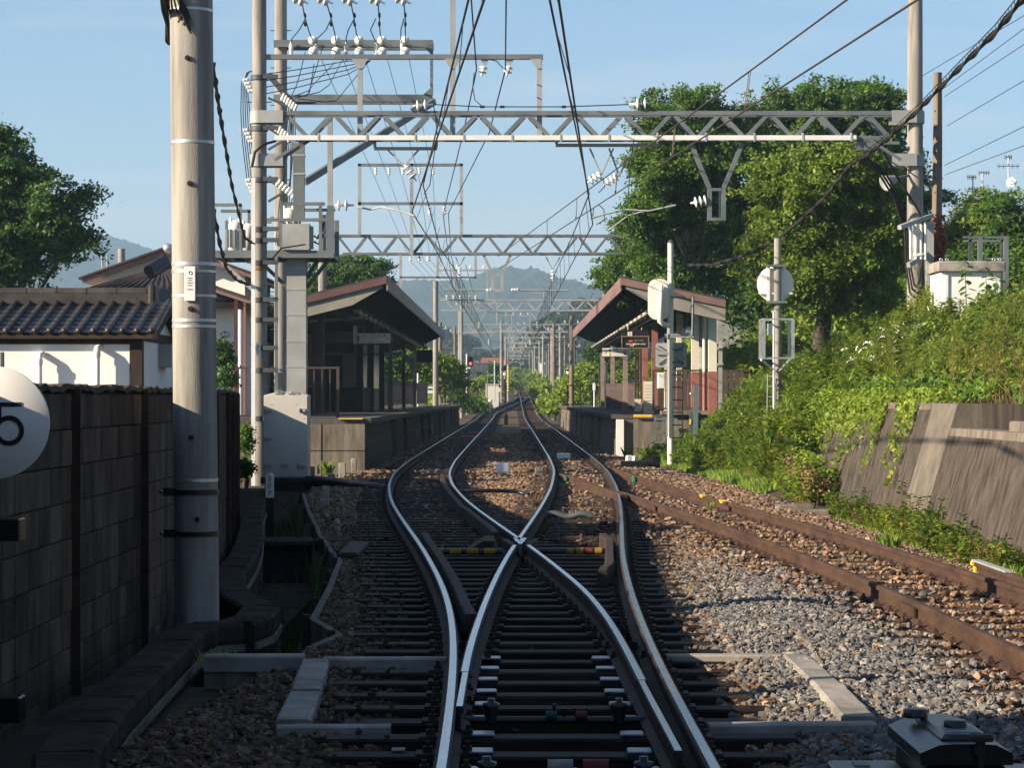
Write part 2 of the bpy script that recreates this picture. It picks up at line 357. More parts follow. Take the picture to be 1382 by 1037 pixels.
def text_mesh(s, size, font_align='CENTER'):
    c = bpy.data.curves.new('lettering', 'FONT'); c.body = s; c.size = size; c.align_x = font_align; c.align_y = 'CENTER'; c.resolution_u = 2
    o = bpy.data.objects.new('lettering', c); col.objects.link(o)
    dg = bpy.context.evaluated_depsgraph_get(); dg.update()
    me = bpy.data.meshes.new_from_object(o.evaluated_get(dg)); bpy.data.objects.remove(o); bpy.data.curves.remove(c)
    return me
def text(s, size, loc, matname, parent, name='lettering', align='CENTER', rot=(R(90), 0, 0), scale=None):
    me = text_mesh(s, size, align); me.materials.clear(); me.materials.append(MATS[matname])
    return inst(name, me, loc, parent, rot, scale)
def smooth_interp(ys, xs, sig=1.5, lo=2, hi=320, step=.25):
    g = np.arange(lo, hi+step, step); v = np.interp(g, ys, xs); k = int(sig*3/step); w = np.exp(-.5*(np.arange(-k, k+1)*step/sig)**2); w /= w.sum()
    vp = np.pad(v, k, mode='edge'); v = np.convolve(vp, w, 'valid')
    return lambda y: float(np.interp(y, g, v))
# ---------------------------------------------------------------- the lie of the land
_zy = np.array([0, 160, 175, 189, 210, 235, 280, 340, 400, 500, 660, 1000, 4000]); _zz = np.array([0, 0, .04, .15, .42, .85, 1.65, 2.35, 2.95, 3.6, 4.65, 7.4, 9])
def ZT(y): return np.interp(y, _zy, _zz)
A_ = smooth_interp([2, 9.9, 12.6, 14.3, 16.7, 19.46, 23.25, 24.6, 29.5, 35.25, 41.8, 48.5, 57.9, 75, 190, 207, 232, 257, 282, 300], [-.285, -.29, -.315, -.345, -.411, -.56, -.833, -.933, -1.347, -1.80, -2.184, -2.43, -2.54, -2.55, -2.55, -2.3, -1.1, .1, .8, .965], 1.8)
C_ = smooth_interp([2, 13.35, 15.7, 18.8, 23.3, 27.2, 33.9, 40.9, 50, 59.7, 75, 320], [.85, .85, .88, .943, 1.084, 1.265, 1.56, 1.815, 2.035, 2.1, 2.1, 2.1], 1.8)
G = 1.135
def B_(y): return A_(y)+G
def D_(y): return C_(y)-G
E_ = smooth_interp([2, 14.57, 19.75, 23, 27.4, 29.5, 32.7, 35.9, 39.6, 48, 60], [3.20, 3.14, 3.05, 2.92, 2.66, 2.53, 2.31, 2.05, 1.78, 1.03, .2], 1.5)
F_ = smooth_interp([2, 14, 19.27, 21.57, 24.9, 28.1, 32.4, 37.07, 42.8, 50.5, 56, 60], [4.32, 4.24, 4.15, 4.06, 3.90, 3.70, 3.40, 3.05, 2.70, 2.30, 2.18, 2.16], 1.5)
_ly = [2, 12, 16, 17, 18.2, 19.75, 21.4, 22.8, 24.7, 26.4, 29.2, 41.8, 48, 55, 56, 155, 175, 210, 300, 1000]; _lx = [-2.4, -1.9, -1.40, -1.24, -1.53, -1.58, -1.64, -1.71, -1.79, -2.02, -2.37, -3.68, -4.0, -3.9, -3.5, -3.5, -4.6, -4.4, -1.0, -.6]
_ry = [2, 36, 45, 55, 65, 70, 71, 155, 165, 300, 1000]; _rx = [5.1, 4.9, 4.75, 4.35, 3.8, 3.6, 3.05, 3.05, 4.0, 3.9, 3.7]
def LX(y): return np.interp(y, _ly, _lx)
def RX(y): return np.interp(y, _ry, _rx)
_wy = [2, 17.6, 20.4, 23.2, 26, 28.8, 31.6, 35.5, 38, 41, 46.5, 49]; _wx = [-2.72, -2.75, -2.80, -2.92, -3.14, -3.42, -3.71, -4.12, -4.42, -4.76, -5.40, -5.74]
def WX(y): return np.interp(y, _wy, _wx)
def sst(a, b, x):
    t = np.clip((x-a)/(b-a), 0, 1); return t*t*(3-2*t)
def GZ(x, y):
    """ground height outside the ballast"""
    x = np.asarray(x, float); y = np.asarray(y, float); z = np.full(np.broadcast(x, y).shape, -.30)
    bank = np.interp(x, [4.5, 4.9, 5.6, 6.5, 7.6, 9, 14, 40, 120], [-.28, -.12, .42, 1.30, 2.0, 2.65, 3.4, 5.2, 9])
    terr = np.interp(x-.62*(y < 31.8), [5.75, 6.05, 6.5, 7.5, 9, 14, 40, 120], [-.30, 1.36, 1.42, 1.7, 2.05, 2.9, 5.0, 9])
    far = np.interp(x, [3.9, 4.6, 6.5, 12, 30, 120], [-.28, .0, .7, 1.4, 2.5, 6])
    plat = np.interp(x, [3.0, 6.4, 6.9, 8.2, 10, 14, 40, 120], [-.28, -.28, 1.0, 2.2, 3.0, 3.8, 5.5, 9])
    k = sst(43.6, 44.4, y); right = terr*(1-k)+bank*k
    k = sst(69.5, 73, y); right = right*(1-k)+plat*k
    k = sst(150, 175, y); right = right*(1-k)+far*k
    z = np.where(x > 3.0, np.maximum(right, -.30), z)
    dit = sst(15.2, 16.2, y)*(1-sst(45, 47, y))*sst(-.05, .25, x-WX(y))*(1-sst(-.32, -.08, x-LX(y)))
    z = z-dit*.62
    left = np.interp(x, [-120, -30, -8, -4.5, -3], [3, 1.5, .2, 0, 0])
    z = z+np.where(x < -3, left, 0)*sst(60, 160, y)
    return z+ZT(y)
def grid_struct(name, xs, ys, fn, m):
    X, Y = np.meshgrid(xs, ys); Z = fn(X, Y); nx, ny = len(xs), len(ys)
    V = np.stack([X, Y, Z], -1).reshape(-1, 3); i = np.arange(ny-1)[:, None]*nx+np.arange(nx-1)[None]; i = i.ravel()
    Fq = np.stack([i, i+1, i+nx+1, i+nx], 1)
    me = bpy.data.meshes.new(name); me.vertices.add(len(V)); me.vertices.foreach_set('co', V.astype(np.float32).ravel())
    me.loops.add(len(Fq)*4); me.loops.foreach_set('vertex_index', Fq.astype(np.int32).ravel()); me.polygons.add(len(Fq))
    me.polygons.foreach_set('loop_start', np.arange(0, len(Fq)*4, 4, dtype=np.int32)); me.polygons.foreach_set('use_smooth', np.ones(len(Fq), bool)); me.update(calc_edges=True)
    me.materials.append(MATS[m]); o = bpy.data.objects.new(name, me); o['kind'] = 'structure'; col.objects.link(o); return o
gx = np.unique(np.concatenate([np.linspace(-1600, -120, 12), np.linspace(-120, -14, 14), np.linspace(-14, -5, 10), np.arange(-5, 12.01, .12), np.linspace(12, 40, 12), np.linspace(40, 120, 8), np.linspace(120, 1600, 12)]))
gy = np.unique(np.concatenate([np.linspace(-60, 4, 8), np.arange(4, 48, .4), np.arange(48, 180, 1.5), np.linspace(180, 400, 30), np.linspace(400, 3180, 34)]))
def ground_fn(X, Y):
    z = GZ(X, Y)
    inb = (X > LX(Y)-.02) & (X < RX(Y)-.05)
    return np.where(inb, np.minimum(z, ZT(Y)-.30), z)-.01
grid_struct('ground', gx, gy, ground_fn, 'soil')
def bz(x, y):
    """ballast surface"""
    z = np.full(np.broadcast(x, y).shape, -.185)
    z = z+.07*np.exp(-((x-2.05)/.55)**2-((y-17.5)/5.5)**2)
    z = z-.045*((x > np.vectorize(A_)(y)-.3) & (x < np.vectorize(C_)(y)+.3) & (y < 27))
    z = z-.10*sst(RX(y)-.7, RX(y), x)-.05*sst(LX(y)+.5, LX(y), x)*(y > 30)
    return z+ZT(y)
# ballast bed, one sheet from edge to edge
tt = np.linspace(0, 1, 40); by = np.unique(np.concatenate([np.arange(3, 60, .5), np.arange(60, 320, 2.0), np.arange(320, 1000, 20)]))
T2, Y2 = np.meshgrid(tt, by); X2 = LX(Y2)+(RX(Y2)-LX(Y2))*T2; Z2 = bz(X2, np.clip(Y2, 2, 319))
Z2 = np.where(Y2 > 319, ZT(Y2)-.185, Z2)-.012
V = np.stack([X2, Y2, Z2], -1).reshape(-1, 3); nx = len(tt); ii = (np.arange(len(by)-1)[:, None]*nx+np.arange(nx-1)[None]).ravel()
mb = MB(); mb.v = [tuple(v) for v in V.tolist()]; mb.f = [(i, i+1, i+nx+1, i+nx) for i in ii.tolist()]; mb.m = [0]*len(mb.f); mb.sm = [True]*len(mb.f)
struct('ballast_bed', mb, 'ballast_base')

# ---------------------------------------------------------------- tracks
RP = [(-.060, -.150), (.060, -.150), (.060, -.138), (.010, -.118), (.010, -.046), (.0325, -.036), (.0325, -.009), (.0205, 0.0), (-.0205, 0.0), (-.0325, -.009), (-.0325, -.036), (-.010, -.046), (-.010, -.118), (-.060, -.138)]
RM = [0]*14; RM[7] = 1
RMR = [0]*14
BP = [(-.020, -.148), (.050, -.148), (.050, -.138), (.010, -.118), (.010, -.046), (.026, -.036), (.026, -.009), (.020, -.002), (-.012, -.002), (-.014, -.006), (-.014, -.036), (-.010, -.046), (-.010, -.118), (-.020, -.138)]
def ypts(y0, y1):
    a = [y0]; y = y0
    while y < y1-1e-6:
        y = min(y1, y+(.4 if y < 60 else 2 if y < 200 else 6)); a.append(y)
    return a
def rail(fn, y0, y1, parent, mats=('rail_side', 'rail_top'), prof=RP, pm=RM, dz=0.0, name='rail', label=None, flip=False):
    pr = [(-x, z) for x, z in prof][::-1] if flip else prof
    if flip: pm = [pm[(len(pm)-2-k) % len(pm)] for k in range(len(pm))]
    mb = MB().sweep([(fn(min(y, 319)), y, float(ZT(y))+dz) for y in ypts(y0, y1)], pr, pm)
    return part(name, mb, list(mats), parent, label)
SL = []                                                    # sleeper rectangles for keeping stones off
def sleepers(rows, parent, m, individually=True, w=.20):
    shared = {}
    big = MB()
    for y, x0, x1 in rows:
        SL.append((y, x0, x1)); z = float(ZT(y))
        if individually:
            L = round((x1-x0)*5)/5; key = (L, random.randint(0, 2))
            if key not in shared:
                q = MB(); q.chbox(-L/2, L/2, -w/2+.005*key[1], w/2, -.14, 0, .012)
                shared[key] = q.mesh('sleeper', m)
            inst('sleeper', shared[key], ((x0+x1)/2, y, z-.150+random.uniform(-.006, .003)), parent, (random.uniform(-.01, .01), 0, random.uniform(-.012, .012)))
        else:
            big.box(x0, x1, y-w/2, y+w/2, z-.28, z-.15)
    if big.f: part('sleepers', big, m, parent, kind='stuff')
def plates(rows, fns, parent, m='rail_side'):
    mb = MB()
    for y, x0, x1 in rows:
        for fn in fns:
            x = fn(y); z = float(ZT(y))
            if not (x0 < x < x1): continue
            mb.box(x-.15, x+.15, y-.075, y+.075, z-.150, z-.139)
            for sx in (-.095, .095):
                mb.box(x+sx-.022, x+sx+.022, y-.03, y+.03, z-.139, z-.112); mb.box(x+sx-.012, x+sx+.012, y-.012, y+.012, z-.112, z-.088)
    part('fastenings', mb, m, parent, kind='stuff')
# the turnout in front: diverging rails, blades and crossing
t = thing('railway_turnout', 'dark oily turnout where two shiny rails cross in an X before the station', 'railway switch', (.28, 10, -.15))
rows = [(y, A_(y)-.60-random.uniform(0, .12), C_(y)+.47+random.uniform(0, .12)) for y in np.arange(8.4, 34, .575)]
sleepers(rows, t, 'sleeper_oily')
rail(A_, 5.0, 34.2, t); rail(C_, 5.0, 34.2, t)
def Bb(y): return B_(y)-.10*float(1-sst(11.5, 20, y))
def Dd(y): return D_(y)+.012*float(1-sst(11.5, 15, y))+.002
rail(Bb, 13.0, 24.9, t); rail(Dd, 13.4, 24.9, t)
rail(Bb, 10.4, 13.0, t, prof=BP, pm=RM, name='switch_blade', flip=True); rail(Dd, 11.9, 13.4, t, prof=BP, pm=RM, name='switch_blade')
rail(lambda y: B_(y), 25.5, 34.2, t); rail(lambda y: D_(y), 25.5, 34.2, t)
plates(rows, [A_, C_], t); plates([r for r in rows if r[0] > 15], [B_, D_], t)
# crossing nose and wing pieces
nose = MB(); xn = (B_(25.4)+D_(25.4))/2
nose.prism([(xn-.018, 25.15), (xn+.018, 25.15), (xn+.075, 26.2), (xn-.075, 26.2)], 'z', -.14, -.003); part('crossing_nose', nose, 'rail_top', t)
for s in (-1, 1):
    w = MB(); w.sweep([(xn+s*.075, 24.95, 0), (xn+s*.105, 25.4, 0), (xn+s*.17, 26.1, -.004)], RP, RMR); part('wing_rail', w, ['rail_side', 'rail_top'], t)
# check rails beside the running rails
CP = [(-.05, -.15), (.05, -.15), (.05, -.135), (.042, -.004), (.034, .004), (-.034, .004), (-.042, -.004), (-.05, -.135)]
def chk(fn, off, y0, y1, parent, fl=.08):
    def f(y): return fn(y)+off*(1+fl/abs(off)*float(1-sst(y0, y0+1.2, y))+fl/abs(off)*float(sst(y1-1.2, y1, y)))
    rail(f, y0, y1, parent, ('rail_side', 'rail_side'), CP, [0]*8, name='check_rail')
chk(A_, .128, 16.9, 27.2, t, .02); chk(C_, -.135, 21.2, 27.0, t); chk(lambda y: B_(y), -.14, 27.2, 34.2, t, .02)
for s, xx in ((-1, PX(650, 26)),):        # timber wedges by the crossing
    w = MB(); w.prism([(xx-.18, -.15), (xx+.18, -.15), (xx+.13, -.02), (xx+.02, -.02)], 'y', 25.9, 26.9) if s < 0 else w.prism([(xx-.28, -.15), (xx+.02, -.15), (xx+.0, .02), (xx-.05, .02)], 'y', 21.6, 25.2)
    part('wedge_block', w, 'rail_side', t)
w = MB()
for a, b in ((PX(641, 26), PX(668, 26)),):
    w.box(a, b, 25.87, 25.89, -.021, -.012); w.box(b-.010, b, 25.87, 25.89, -.09, -.021)
part('wedge_edge', w, 'yellow_dim', t)
# slide plates, rods and point gear
for y, x0, x1 in rows:
    if 9.3 < y < 15.6:
        for fn, s in ((Dd, 1), (Bb, -1)):
            x = fn(y)+s*.06; q = MB(); q.chbox(min(x, x+s*.12), max(x, x+s*.12), y-.075, y+.075, -.150, -.128, .006); part('slide_plate', q, 'slide_steel', t)
for yy in (12.35, 10.35):
    q = MB(); q.cyl((Dd(yy)+.02, yy, -.135), (Bb(yy)-.02, yy, -.135), .022, n=8)
    for xx in (Dd(yy)+.16, Bb(yy)-.16):
        q.cyl((xx, yy, -.15), (xx, yy, -.065), .035, n=8); q.lathe((xx, yy, -.065), (0, 0, 1), [(.045, 0), (.045, .02), (.02, .025), (.02, .045), (0, .045)], 8)
    for k in range(4): q.cyl((.22+.055*k, yy, -.125), (.22+.055*k, yy, -.07+.02*(k == 0)), .009, n=6)
    part('stretcher_bar', q, 'black_iron', t)
for k, (xx, m) in enumerate(((.205, 'green_shade'), (.36, 'red_shade'))):
    q = MB(); q.cyl((xx-.03, 12.31, -.105), (xx+.03, 12.31, -.105), .024, n=10); part('bar_sleeve', q, m, t)
    q = MB(); q.cyl((xx-.05, 10.3, -.06), (xx+.06, 10.3, -.06), .035, n=10); part('bar_sleeve', q, m if k else 'duct_white', t)
for x0, x1, rx0 in ((-1.0, -.1, -.62), (.2, 1.0, .66)):
    y = 24.95 if x0 < 0 else 25.05; q = MB(); q.cyl((x0+.02, y, -.075), (x1, y, -.075), .034, n=10); part('tie_rod', q, 'black_iron', t)
    for k in range(4):
        a = (x0+.16 if x0 < 0 else .58)+.14*k*(1.3 if x0 < 0 else .7); q = MB(); q.cyl((a, y, -.075), (a+(.12 if x0 < 0 else .075), y, -.075), .039, n=10)
        part('rod_band', q, 'yellow_dim' if (x0 < 0 or k != 2) else 'red_shade', t)
q = MB(); q.box(PX(925, 10.05), PX(952, 10.05), 10.0, 10.2, -.16, -.135); part('marker_plate', q, 'yellow_dim', t)

lt = thing('loop_track', 'curving track that bends along the platform of the tiled shed side', 'railway track', (-2, 60, -.15))
rows = [(y, A_(y)-.5, B_(y)+.5) for y in np.arange(34.2, 82, .59)]; sleepers(rows, lt, 'sleeper_oily')
rows2 = [(y, A_(y)-.5, B_(y)+.5) for y in np.arange(82, 284, .62)]; sleepers(rows2, lt, 'sleeper_oily', False)
plates(rows, [A_, B_], lt); rail(A_, 34.2, 284, lt); rail(B_, 34.2, 272, lt); chk(lambda y: B_(y), -.14, 34.2, 49, lt, .02)
rt = thing('main_track', 'track running between the platforms and on past the far crossing', 'railway track', (1.5, 60, -.15))
rows = [(y, D_(y)-.5, max(C_(y)+.5, (F_(y)+.5) if y < 56.5 else -9)) for y in np.arange(34.4, 82, .59)]; sleepers(rows, rt, 'sleeper_rusty')
rows2 = [(y, .965-.5, 2.1+.5) for y in np.arange(82, 700, .62)]; sleepers(rows2, rt, 'sleeper_rusty', False)
plates(rows, [C_, D_], rt); rail(C_, 34.2, 980, rt); rail(D_, 34.2, 980, rt)
sd = thing('siding_track', 'rusty siding track along the foot of the retaining wall', 'railway track', (3.5, 20, -.15))
rows = [(y, E_(y)-.48, F_(y)+.48) for y in np.arange(8.4, 36.3, .60)]; sleepers(rows, sd, 'sleeper_rusty')
plates(rows, [E_, F_], sd, 'rust')
rs = ('rust', 'rust')
rail(lambda y: E_(y)*1.0, 5, 39.2, sd, rs, pm=RMR); rail(E_, 41.6, 48.6, sd, rs, pm=RMR); rail(F_, 5, 34.9, sd, rs, pm=RMR); rail(F_, 35.1, 55.5, sd, rs, pm=RMR)
for y in (35.0, 18.2):
    for fn in (F_, E_):
        q = MB()
        for s in (-1, 1): q.box(fn(y)+s*.028-.01, fn(y)+s*.028+.01, y-.3, y+.3, -.115, -.045)
        part('fish_plate', q, 'rust', sd)
for y in (35.6, 37.6):
    q = MB(); q.box(F_(y)-.036, F_(y)+.036, y-.25, y+.25, -.03, .006); part('rail_marker', q, 'yellow_paint', sd)
q = MB(); q.box(E_(42)-.036, E_(42)+.036, 41.5, 41.75, -.06, .008); part('rail_marker', q, 'yellow_paint', sd)
for fn in (E_, F_):
    q = MB(); q.box(fn(47)-.09, fn(47)-.05, 46.8, 47.2, -.12, -.01); part('insulation_plate', q, 'green_paint', sd)
# check pieces of the siding crossing
q = MB(); q.sweep([(E_(y)-.11, y, 0) for y in np.arange(37.8, 44.5, .5)], CP, [0]*8); part('check_rail', q, 'rust', sd)

# ---------------------------------------------------------------- ballast stones
def stones():
    pts = []; sc = []; ti = []; gr = []; oi = []
    slm = np.array(SL)
    for y in np.arange(8.8, 112, .5):
        d = 1000 if y < 19 else 620 if y < 30 else 270 if y < 45 else 150 if y < 64 else 75
        x0, x1 = float(LX(y)), float(RX(y)); n = int((x1-x0)*.5*d)
        x = RNG.uniform(x0+.03, x1, n); yy = RNG.uniform(y, y+.5, n)
        half = (691+20)*1.0
        keep = (np.abs(x)*F/yy < 720)
        for fn in ((A_, C_) if y < 34 else (A_, B_, C_, D_)):
            xr = fn(y+.25); keep &= np.abs(x-xr) > .095
        if y < 25:
            for fn in (Bb, Dd): keep &= np.abs(x-fn(y+.25)) > .13
        else:
            for fn in (B_, D_): keep &= np.abs(x-fn(y+.25)) > .09
        if y < 56:
            for fn in (E_, F_): keep &= np.abs(x-fn(y+.25)) > .085
        on = np.zeros(n, bool)
        for sy, sx0, sx1 in slm[np.abs(slm[:, 0]-y-.25) < .6]:
            on |= (np.abs(yy-sy) < .115) & (x > sx0-.02) & (x < sx1+.02)
        siding = x > (np.vectorize(E_)(yy)-.7 if y < 36 else 99)
        p_on = np.where(siding, .20, np.where((y > 27) & (x > .3), .10, .02))
        keep &= ~(on & (RNG.random(n) > p_on))
        x = x[keep]; yy = yy[keep]; on = on[keep]
        base = np.array([float(v) for v in bz(x, yy)])
        s = RNG.uniform(.010, .028, len(x))*(1 if y < 19 else 1.2 if y < 30 else 1.5 if y < 45 else 1.9 if y < 64 else 2.3)
        z = base+np.where(on, .045, RNG.uniform(-.012, .016, len(x))-np.where((x > np.vectorize(A_)(yy)-.55) & (x < np.vectorize(C_)(yy)+.5), .012, 0))
        pts.append(np.stack([x, yy, z], 1)); sc.append(s); ti.append(RNG.random(len(x)))
        av, cv = np.vectorize(A_)(yy), np.vectorize(C_)(yy); bv, dv = av+G, cv-G
        near = np.minimum.reduce([np.abs(x-av), np.abs(x-cv), np.abs(x-bv), np.abs(x-dv)])
        oi.append(np.clip((.80*np.exp(-(near/.42)**2)+.60*((x > av-.7) & (x < cv+.3) & (yy < 32))+.42*((x <= av-.7) & (yy < 34)))*RNG.uniform(.7, 1.15, len(x))*np.interp(yy, [9, 26, 45], [1, .85, .5]), 0, .92))  # grime by the rails, plus foreground shade painted into the stone colour
        g = np.exp(-((x-2.15)/.80)**2-((yy-16.0)/6.5)**2)*1.3+.10*np.exp(-((x-1.7)/.4)**2)+.06
        gr.append(RNG.random(len(x)) < np.clip(g, 0, .93))
    pts = np.concatenate(pts); sc = np.concatenate(sc); ti = np.concatenate(ti); gr = np.concatenate(gr); oi = np.concatenate(oi)
    def node_tree(m, seed):
        ng = bpy.data.node_groups.new('stone_scatter', 'GeometryNodeTree')
        ng.interface.new_socket('Geometry', in_out='INPUT', socket_type='NodeSocketGeometry'); ng.interface.new_socket('Geometry', in_out='OUTPUT', socket_type='NodeSocketGeometry')
        N = ng.nodes.new; L = ng.links.new; gi = N('NodeGroupInput'); go = N('NodeGroupOutput')
        mp_ = N('GeometryNodeMeshToPoints'); L(gi.outputs[0], mp_.inputs['Mesh']); mp_.inputs['Radius'].default_value = .01
        jn = N('GeometryNodeJoinGeometry')
        for k in range(5):
            ic = N('GeometryNodeMeshIcoSphere'); ic.inputs['Radius'].default_value = 1.0; ic.inputs['Subdivisions'].default_value = 1 if k in (0, 2, 3) else 2
            sp = N('GeometryNodeSetPosition'); nz_ = N('ShaderNodeTexNoise'); nz_.noise_dimensions = '4D'; nz_.inputs['W'].default_value = seed+k*3.7; nz_.inputs['Scale'].default_value = .85; nz_.inputs['Detail'].default_value = 1.0
            vs = N('ShaderNodeVectorMath'); vs.operation = 'SUBTRACT'; vs.inputs[1].default_value = (.5, .5, .5); L(nz_.outputs['Color'], vs.inputs[0])
            vm = N('ShaderNodeVectorMath'); vm.operation = 'SCALE'; vm.inputs['Scale'].default_value = 2.4; L(vs.outputs[0], vm.inputs[0])
            L(ic.outputs[0], sp.inputs['Geometry']); L(vm.outputs[0], sp.inputs['Offset'])
            tr = N('GeometryNodeTransform'); tr.inputs['Scale'].default_value = (1.25, .95, .72) if k % 2 else (1.0, 1.1, .8); L(sp.outputs[0], tr.inputs['Geometry'])
            sh = N('GeometryNodeSetShadeSmooth'); sh.inputs['Shade Smooth'].default_value = False; L(tr.outputs[0], sh.inputs['Geometry'])
            sm = N('GeometryNodeSetMaterial'); sm.inputs['Material'].default_value = MATS[m]; L(sh.outputs[0], sm.inputs['Geometry'])
            g2 = N('GeometryNodeGeometryToInstance'); L(sm.outputs[0], g2.inputs[0]); L(g2.outputs[0], jn.inputs[0])
        ip = N('GeometryNodeInstanceOnPoints'); L(mp_.outputs[0], ip.inputs['Points']); L(jn.outputs[0], ip.inputs['Instance']); ip.inputs['Pick Instance'].default_value = True
        ri = N('FunctionNodeRandomValue'); ri.data_type = 'INT'; ri.inputs[4].default_value = 0; ri.inputs[5].default_value = 4; L(ri.outputs[2], ip.inputs['Instance Index'])
        rr = N('FunctionNodeRandomValue'); rr.data_type = 'FLOAT_VECTOR'; rr.inputs[0].default_value = (-.7, -.7, 0); rr.inputs[1].default_value = (.7, .7, 6.28); L(rr.outputs[0], ip.inputs['Rotation'])
        na = N('GeometryNodeInputNamedAttribute'); na.data_type = 'FLOAT'; na.inputs['Name'].default_value = 'size'; L(na.outputs['Attribute'], ip.inputs['Scale'])
        L(ip.outputs[0], go.inputs[0]); return ng
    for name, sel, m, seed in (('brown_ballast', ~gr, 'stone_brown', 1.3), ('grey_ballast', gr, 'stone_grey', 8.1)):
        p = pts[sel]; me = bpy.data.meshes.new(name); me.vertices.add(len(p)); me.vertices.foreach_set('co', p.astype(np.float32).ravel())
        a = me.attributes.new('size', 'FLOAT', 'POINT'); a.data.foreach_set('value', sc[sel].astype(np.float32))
        a = me.attributes.new('tint', 'FLOAT', 'POINT'); a.data.foreach_set('value', ti[sel].astype(np.float32)); a = me.attributes.new('oil_shade', 'FLOAT', 'POINT'); a.data.foreach_set('value', oi[sel].astype(np.float32)); me.update(); me.materials.append(MATS[m])
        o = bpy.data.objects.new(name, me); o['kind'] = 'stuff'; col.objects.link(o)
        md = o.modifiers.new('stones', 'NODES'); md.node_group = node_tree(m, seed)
    print('stones', len(pts))
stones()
# ---------------------------------------------------------------- near the camera, along the block wall
def bands(mb, x, y, z, r, h, n=16): mb.lathe((x, y, z-h/2), (0, 0, 1), [(r, 0), (r, h)], n)
# block wall with steel posts
w = thing('block_wall', 'dark grey concrete block wall with rusty steel posts', 'wall', (-2.75, 15, -.5))
ROWH = .226; ZB = -.455; NR = 9
blk = {}
posts_y = [9.2, 12.0, 14.8, 17.6, 20.4, 23.2, 26.0, 28.8, 31.6, 34.4, 37.2, 40.0, 42.8, 45.6, 48.4]
def wall_pt(y): return Vector((float(WX(y)), y, 0))
far_blocks = MB(); near_n = 0
for i in range(len(posts_y)-1):
    y0, y1 = posts_y[i]+.04, posts_y[i+1]-.04; n = 8
    for k in range(n):
        a = y0+(y1-y0)*k/n; b = y0+(y1-y0)*(k+1)/n; p0, p1 = wall_pt(a), wall_pt(b); d = (p1-p0); L = d.length-.010; rz = math.atan2(d.y, d.x)-math.pi/2
        for r in range(NR):
            c = (p0+p1)/2+Vector((random.uniform(-.004, .004)-.05, 0, ZB+ROWH*(r+.5)))
            if 11.9 < a < 20.4:
                key = (round(L, 2), random.randint(0, 1))
                if key not in blk:
                    q = MB(); h = ROWH-.010; q.chbox(-.05, .05, -L/2, L/2, -h/2, h/2, .006); blk[key] = q.mesh('block', 'wall_block')
                inst('block', blk[key], c, w, (0, 0, rz))
            else: far_blocks.cbox(c, .1, L, ROWH-.012, rz=rz)
    q0, q1 = wall_pt(y0), wall_pt(y1)
part('blocks', far_blocks, 'wall_block', w, kind='stuff')
core = MB()
for i in range(len(posts_y)-1):
    a, b = wall_pt(posts_y[i]), wall_pt(posts_y[i+1])
    core.beam(a+Vector((-.06, 0, .52)), b+Vector((-.06, 0, .52)), .075, 2.2)
part('mortar_core', core, 'mortar', w)
cap = MB(); pth = []
for y in np.arange(9.2, 48.4, .12):
    p = wall_pt(y); pth.append((p.x-.055+random.uniform(-.01, .01), y, ZB+NR*ROWH+random.uniform(.0, .03)))
cap.sweep(pth, [(-.075, 0), (-.07, .03), (.06, .035), (.075, .0)]); part('mossy_cap', cap, 'mossy', w)
for y in posts_y:
    p = wall_pt(y); q = MB(); q.cbox((p.x+.02, y, .56), .05, .05, 2.1); q.cbox((p.x+.048, y-.012, .56), .006, .03, 2.1); part('post', q, 'rust', w)
hi = MB(); hi.box(-3.1, -2.85, 1.0, 10.3, -.5, 2.5); hi.box(-3.13, -2.82, 1.0, 10.3, 2.5, 2.58)  # unseen taller section, sized for the shadow it throws over the near ballast
solo('shade_wall', hi, 'old_concrete', 'unseen taller wall section, added to cast shade before the block wall begins', 'wall')

# big concrete pole by the wall
pl = thing('utility_pole', 'thick pale concrete pole with steel bands and a numbered white plate', 'utility pole', (-2.335, 17.5, -.4))
def pax(z): return -2.328-.0095*(z+.05)
q = MB(); q.tube([(pax(z), 17.5, z) for z in np.linspace(-.4, 8.6, 12)], [.163-.0012*z for z in np.linspace(-.4, 8.6, 12)], 40); part('shaft', q, 'pole_concrete', pl)
for py, h in ((15, .02), (193, .022), (357, .025), (367, .018), (400, .018), (433, .022), (441, .02), (648, .025)):
    z = PZ(py, 17.5); q = MB(); bands(q, pax(z), 17.5, z, .1665-.0012*z, h, 40); part('steel_band', q, 'galvanised', pl)
for py in (664, 720):
    z = PZ(py, 17.5); q = MB(); bands(q, pax(z), 17.5, z, .172, .035, 40)
    q.box(pax(z)-.235, pax(z)-.15, 17.44, 17.50, z-.03, z+.03); q.cyl((pax(z)-.25, 17.42, z), (pax(z)-.25, 17.54, z), .012, n=6); part('clamp', q, 'black_iron', pl)
for px, py in ((253, 82), (256, 250), (257, 418), (258, 590), (266, 700)):
    z = PZ(py, 17.5); x = PX(px, 17.34); q = MB(); q.cyl((x, 17.36, z), (x+.012, 17.28, z-.008), .011, n=8); q.cyl((x, 17.352, z), (x, 17.332, z), .02, n=10); part('step_bolt', q, 'rail_side', pl)
z0, z1 = PZ(406, 17.34), PZ(360, 17.34); x0, x1 = PX(249, 17.33), PX(264, 17.33)
q = MB(); q.chbox(x0, x1, 17.322, 17.338, z0, z1, .004); pt = part('number_plate', q, 'white_paint', pl)
text('三\n二', .05, ((x0+x1)/2, 17.319, (z0+z1)/2-.005), 'dark_maroon', pt)
q = MB(); q.lathe(((x0+x1)/2, 17.324, z1-.045), (0, -1, 0), [(.014, 0), (.014, .006), (.009, .006), (.009, .002), (0, .002)], 12); part('stamp', q, 'galvanised', pt)
q = MB()
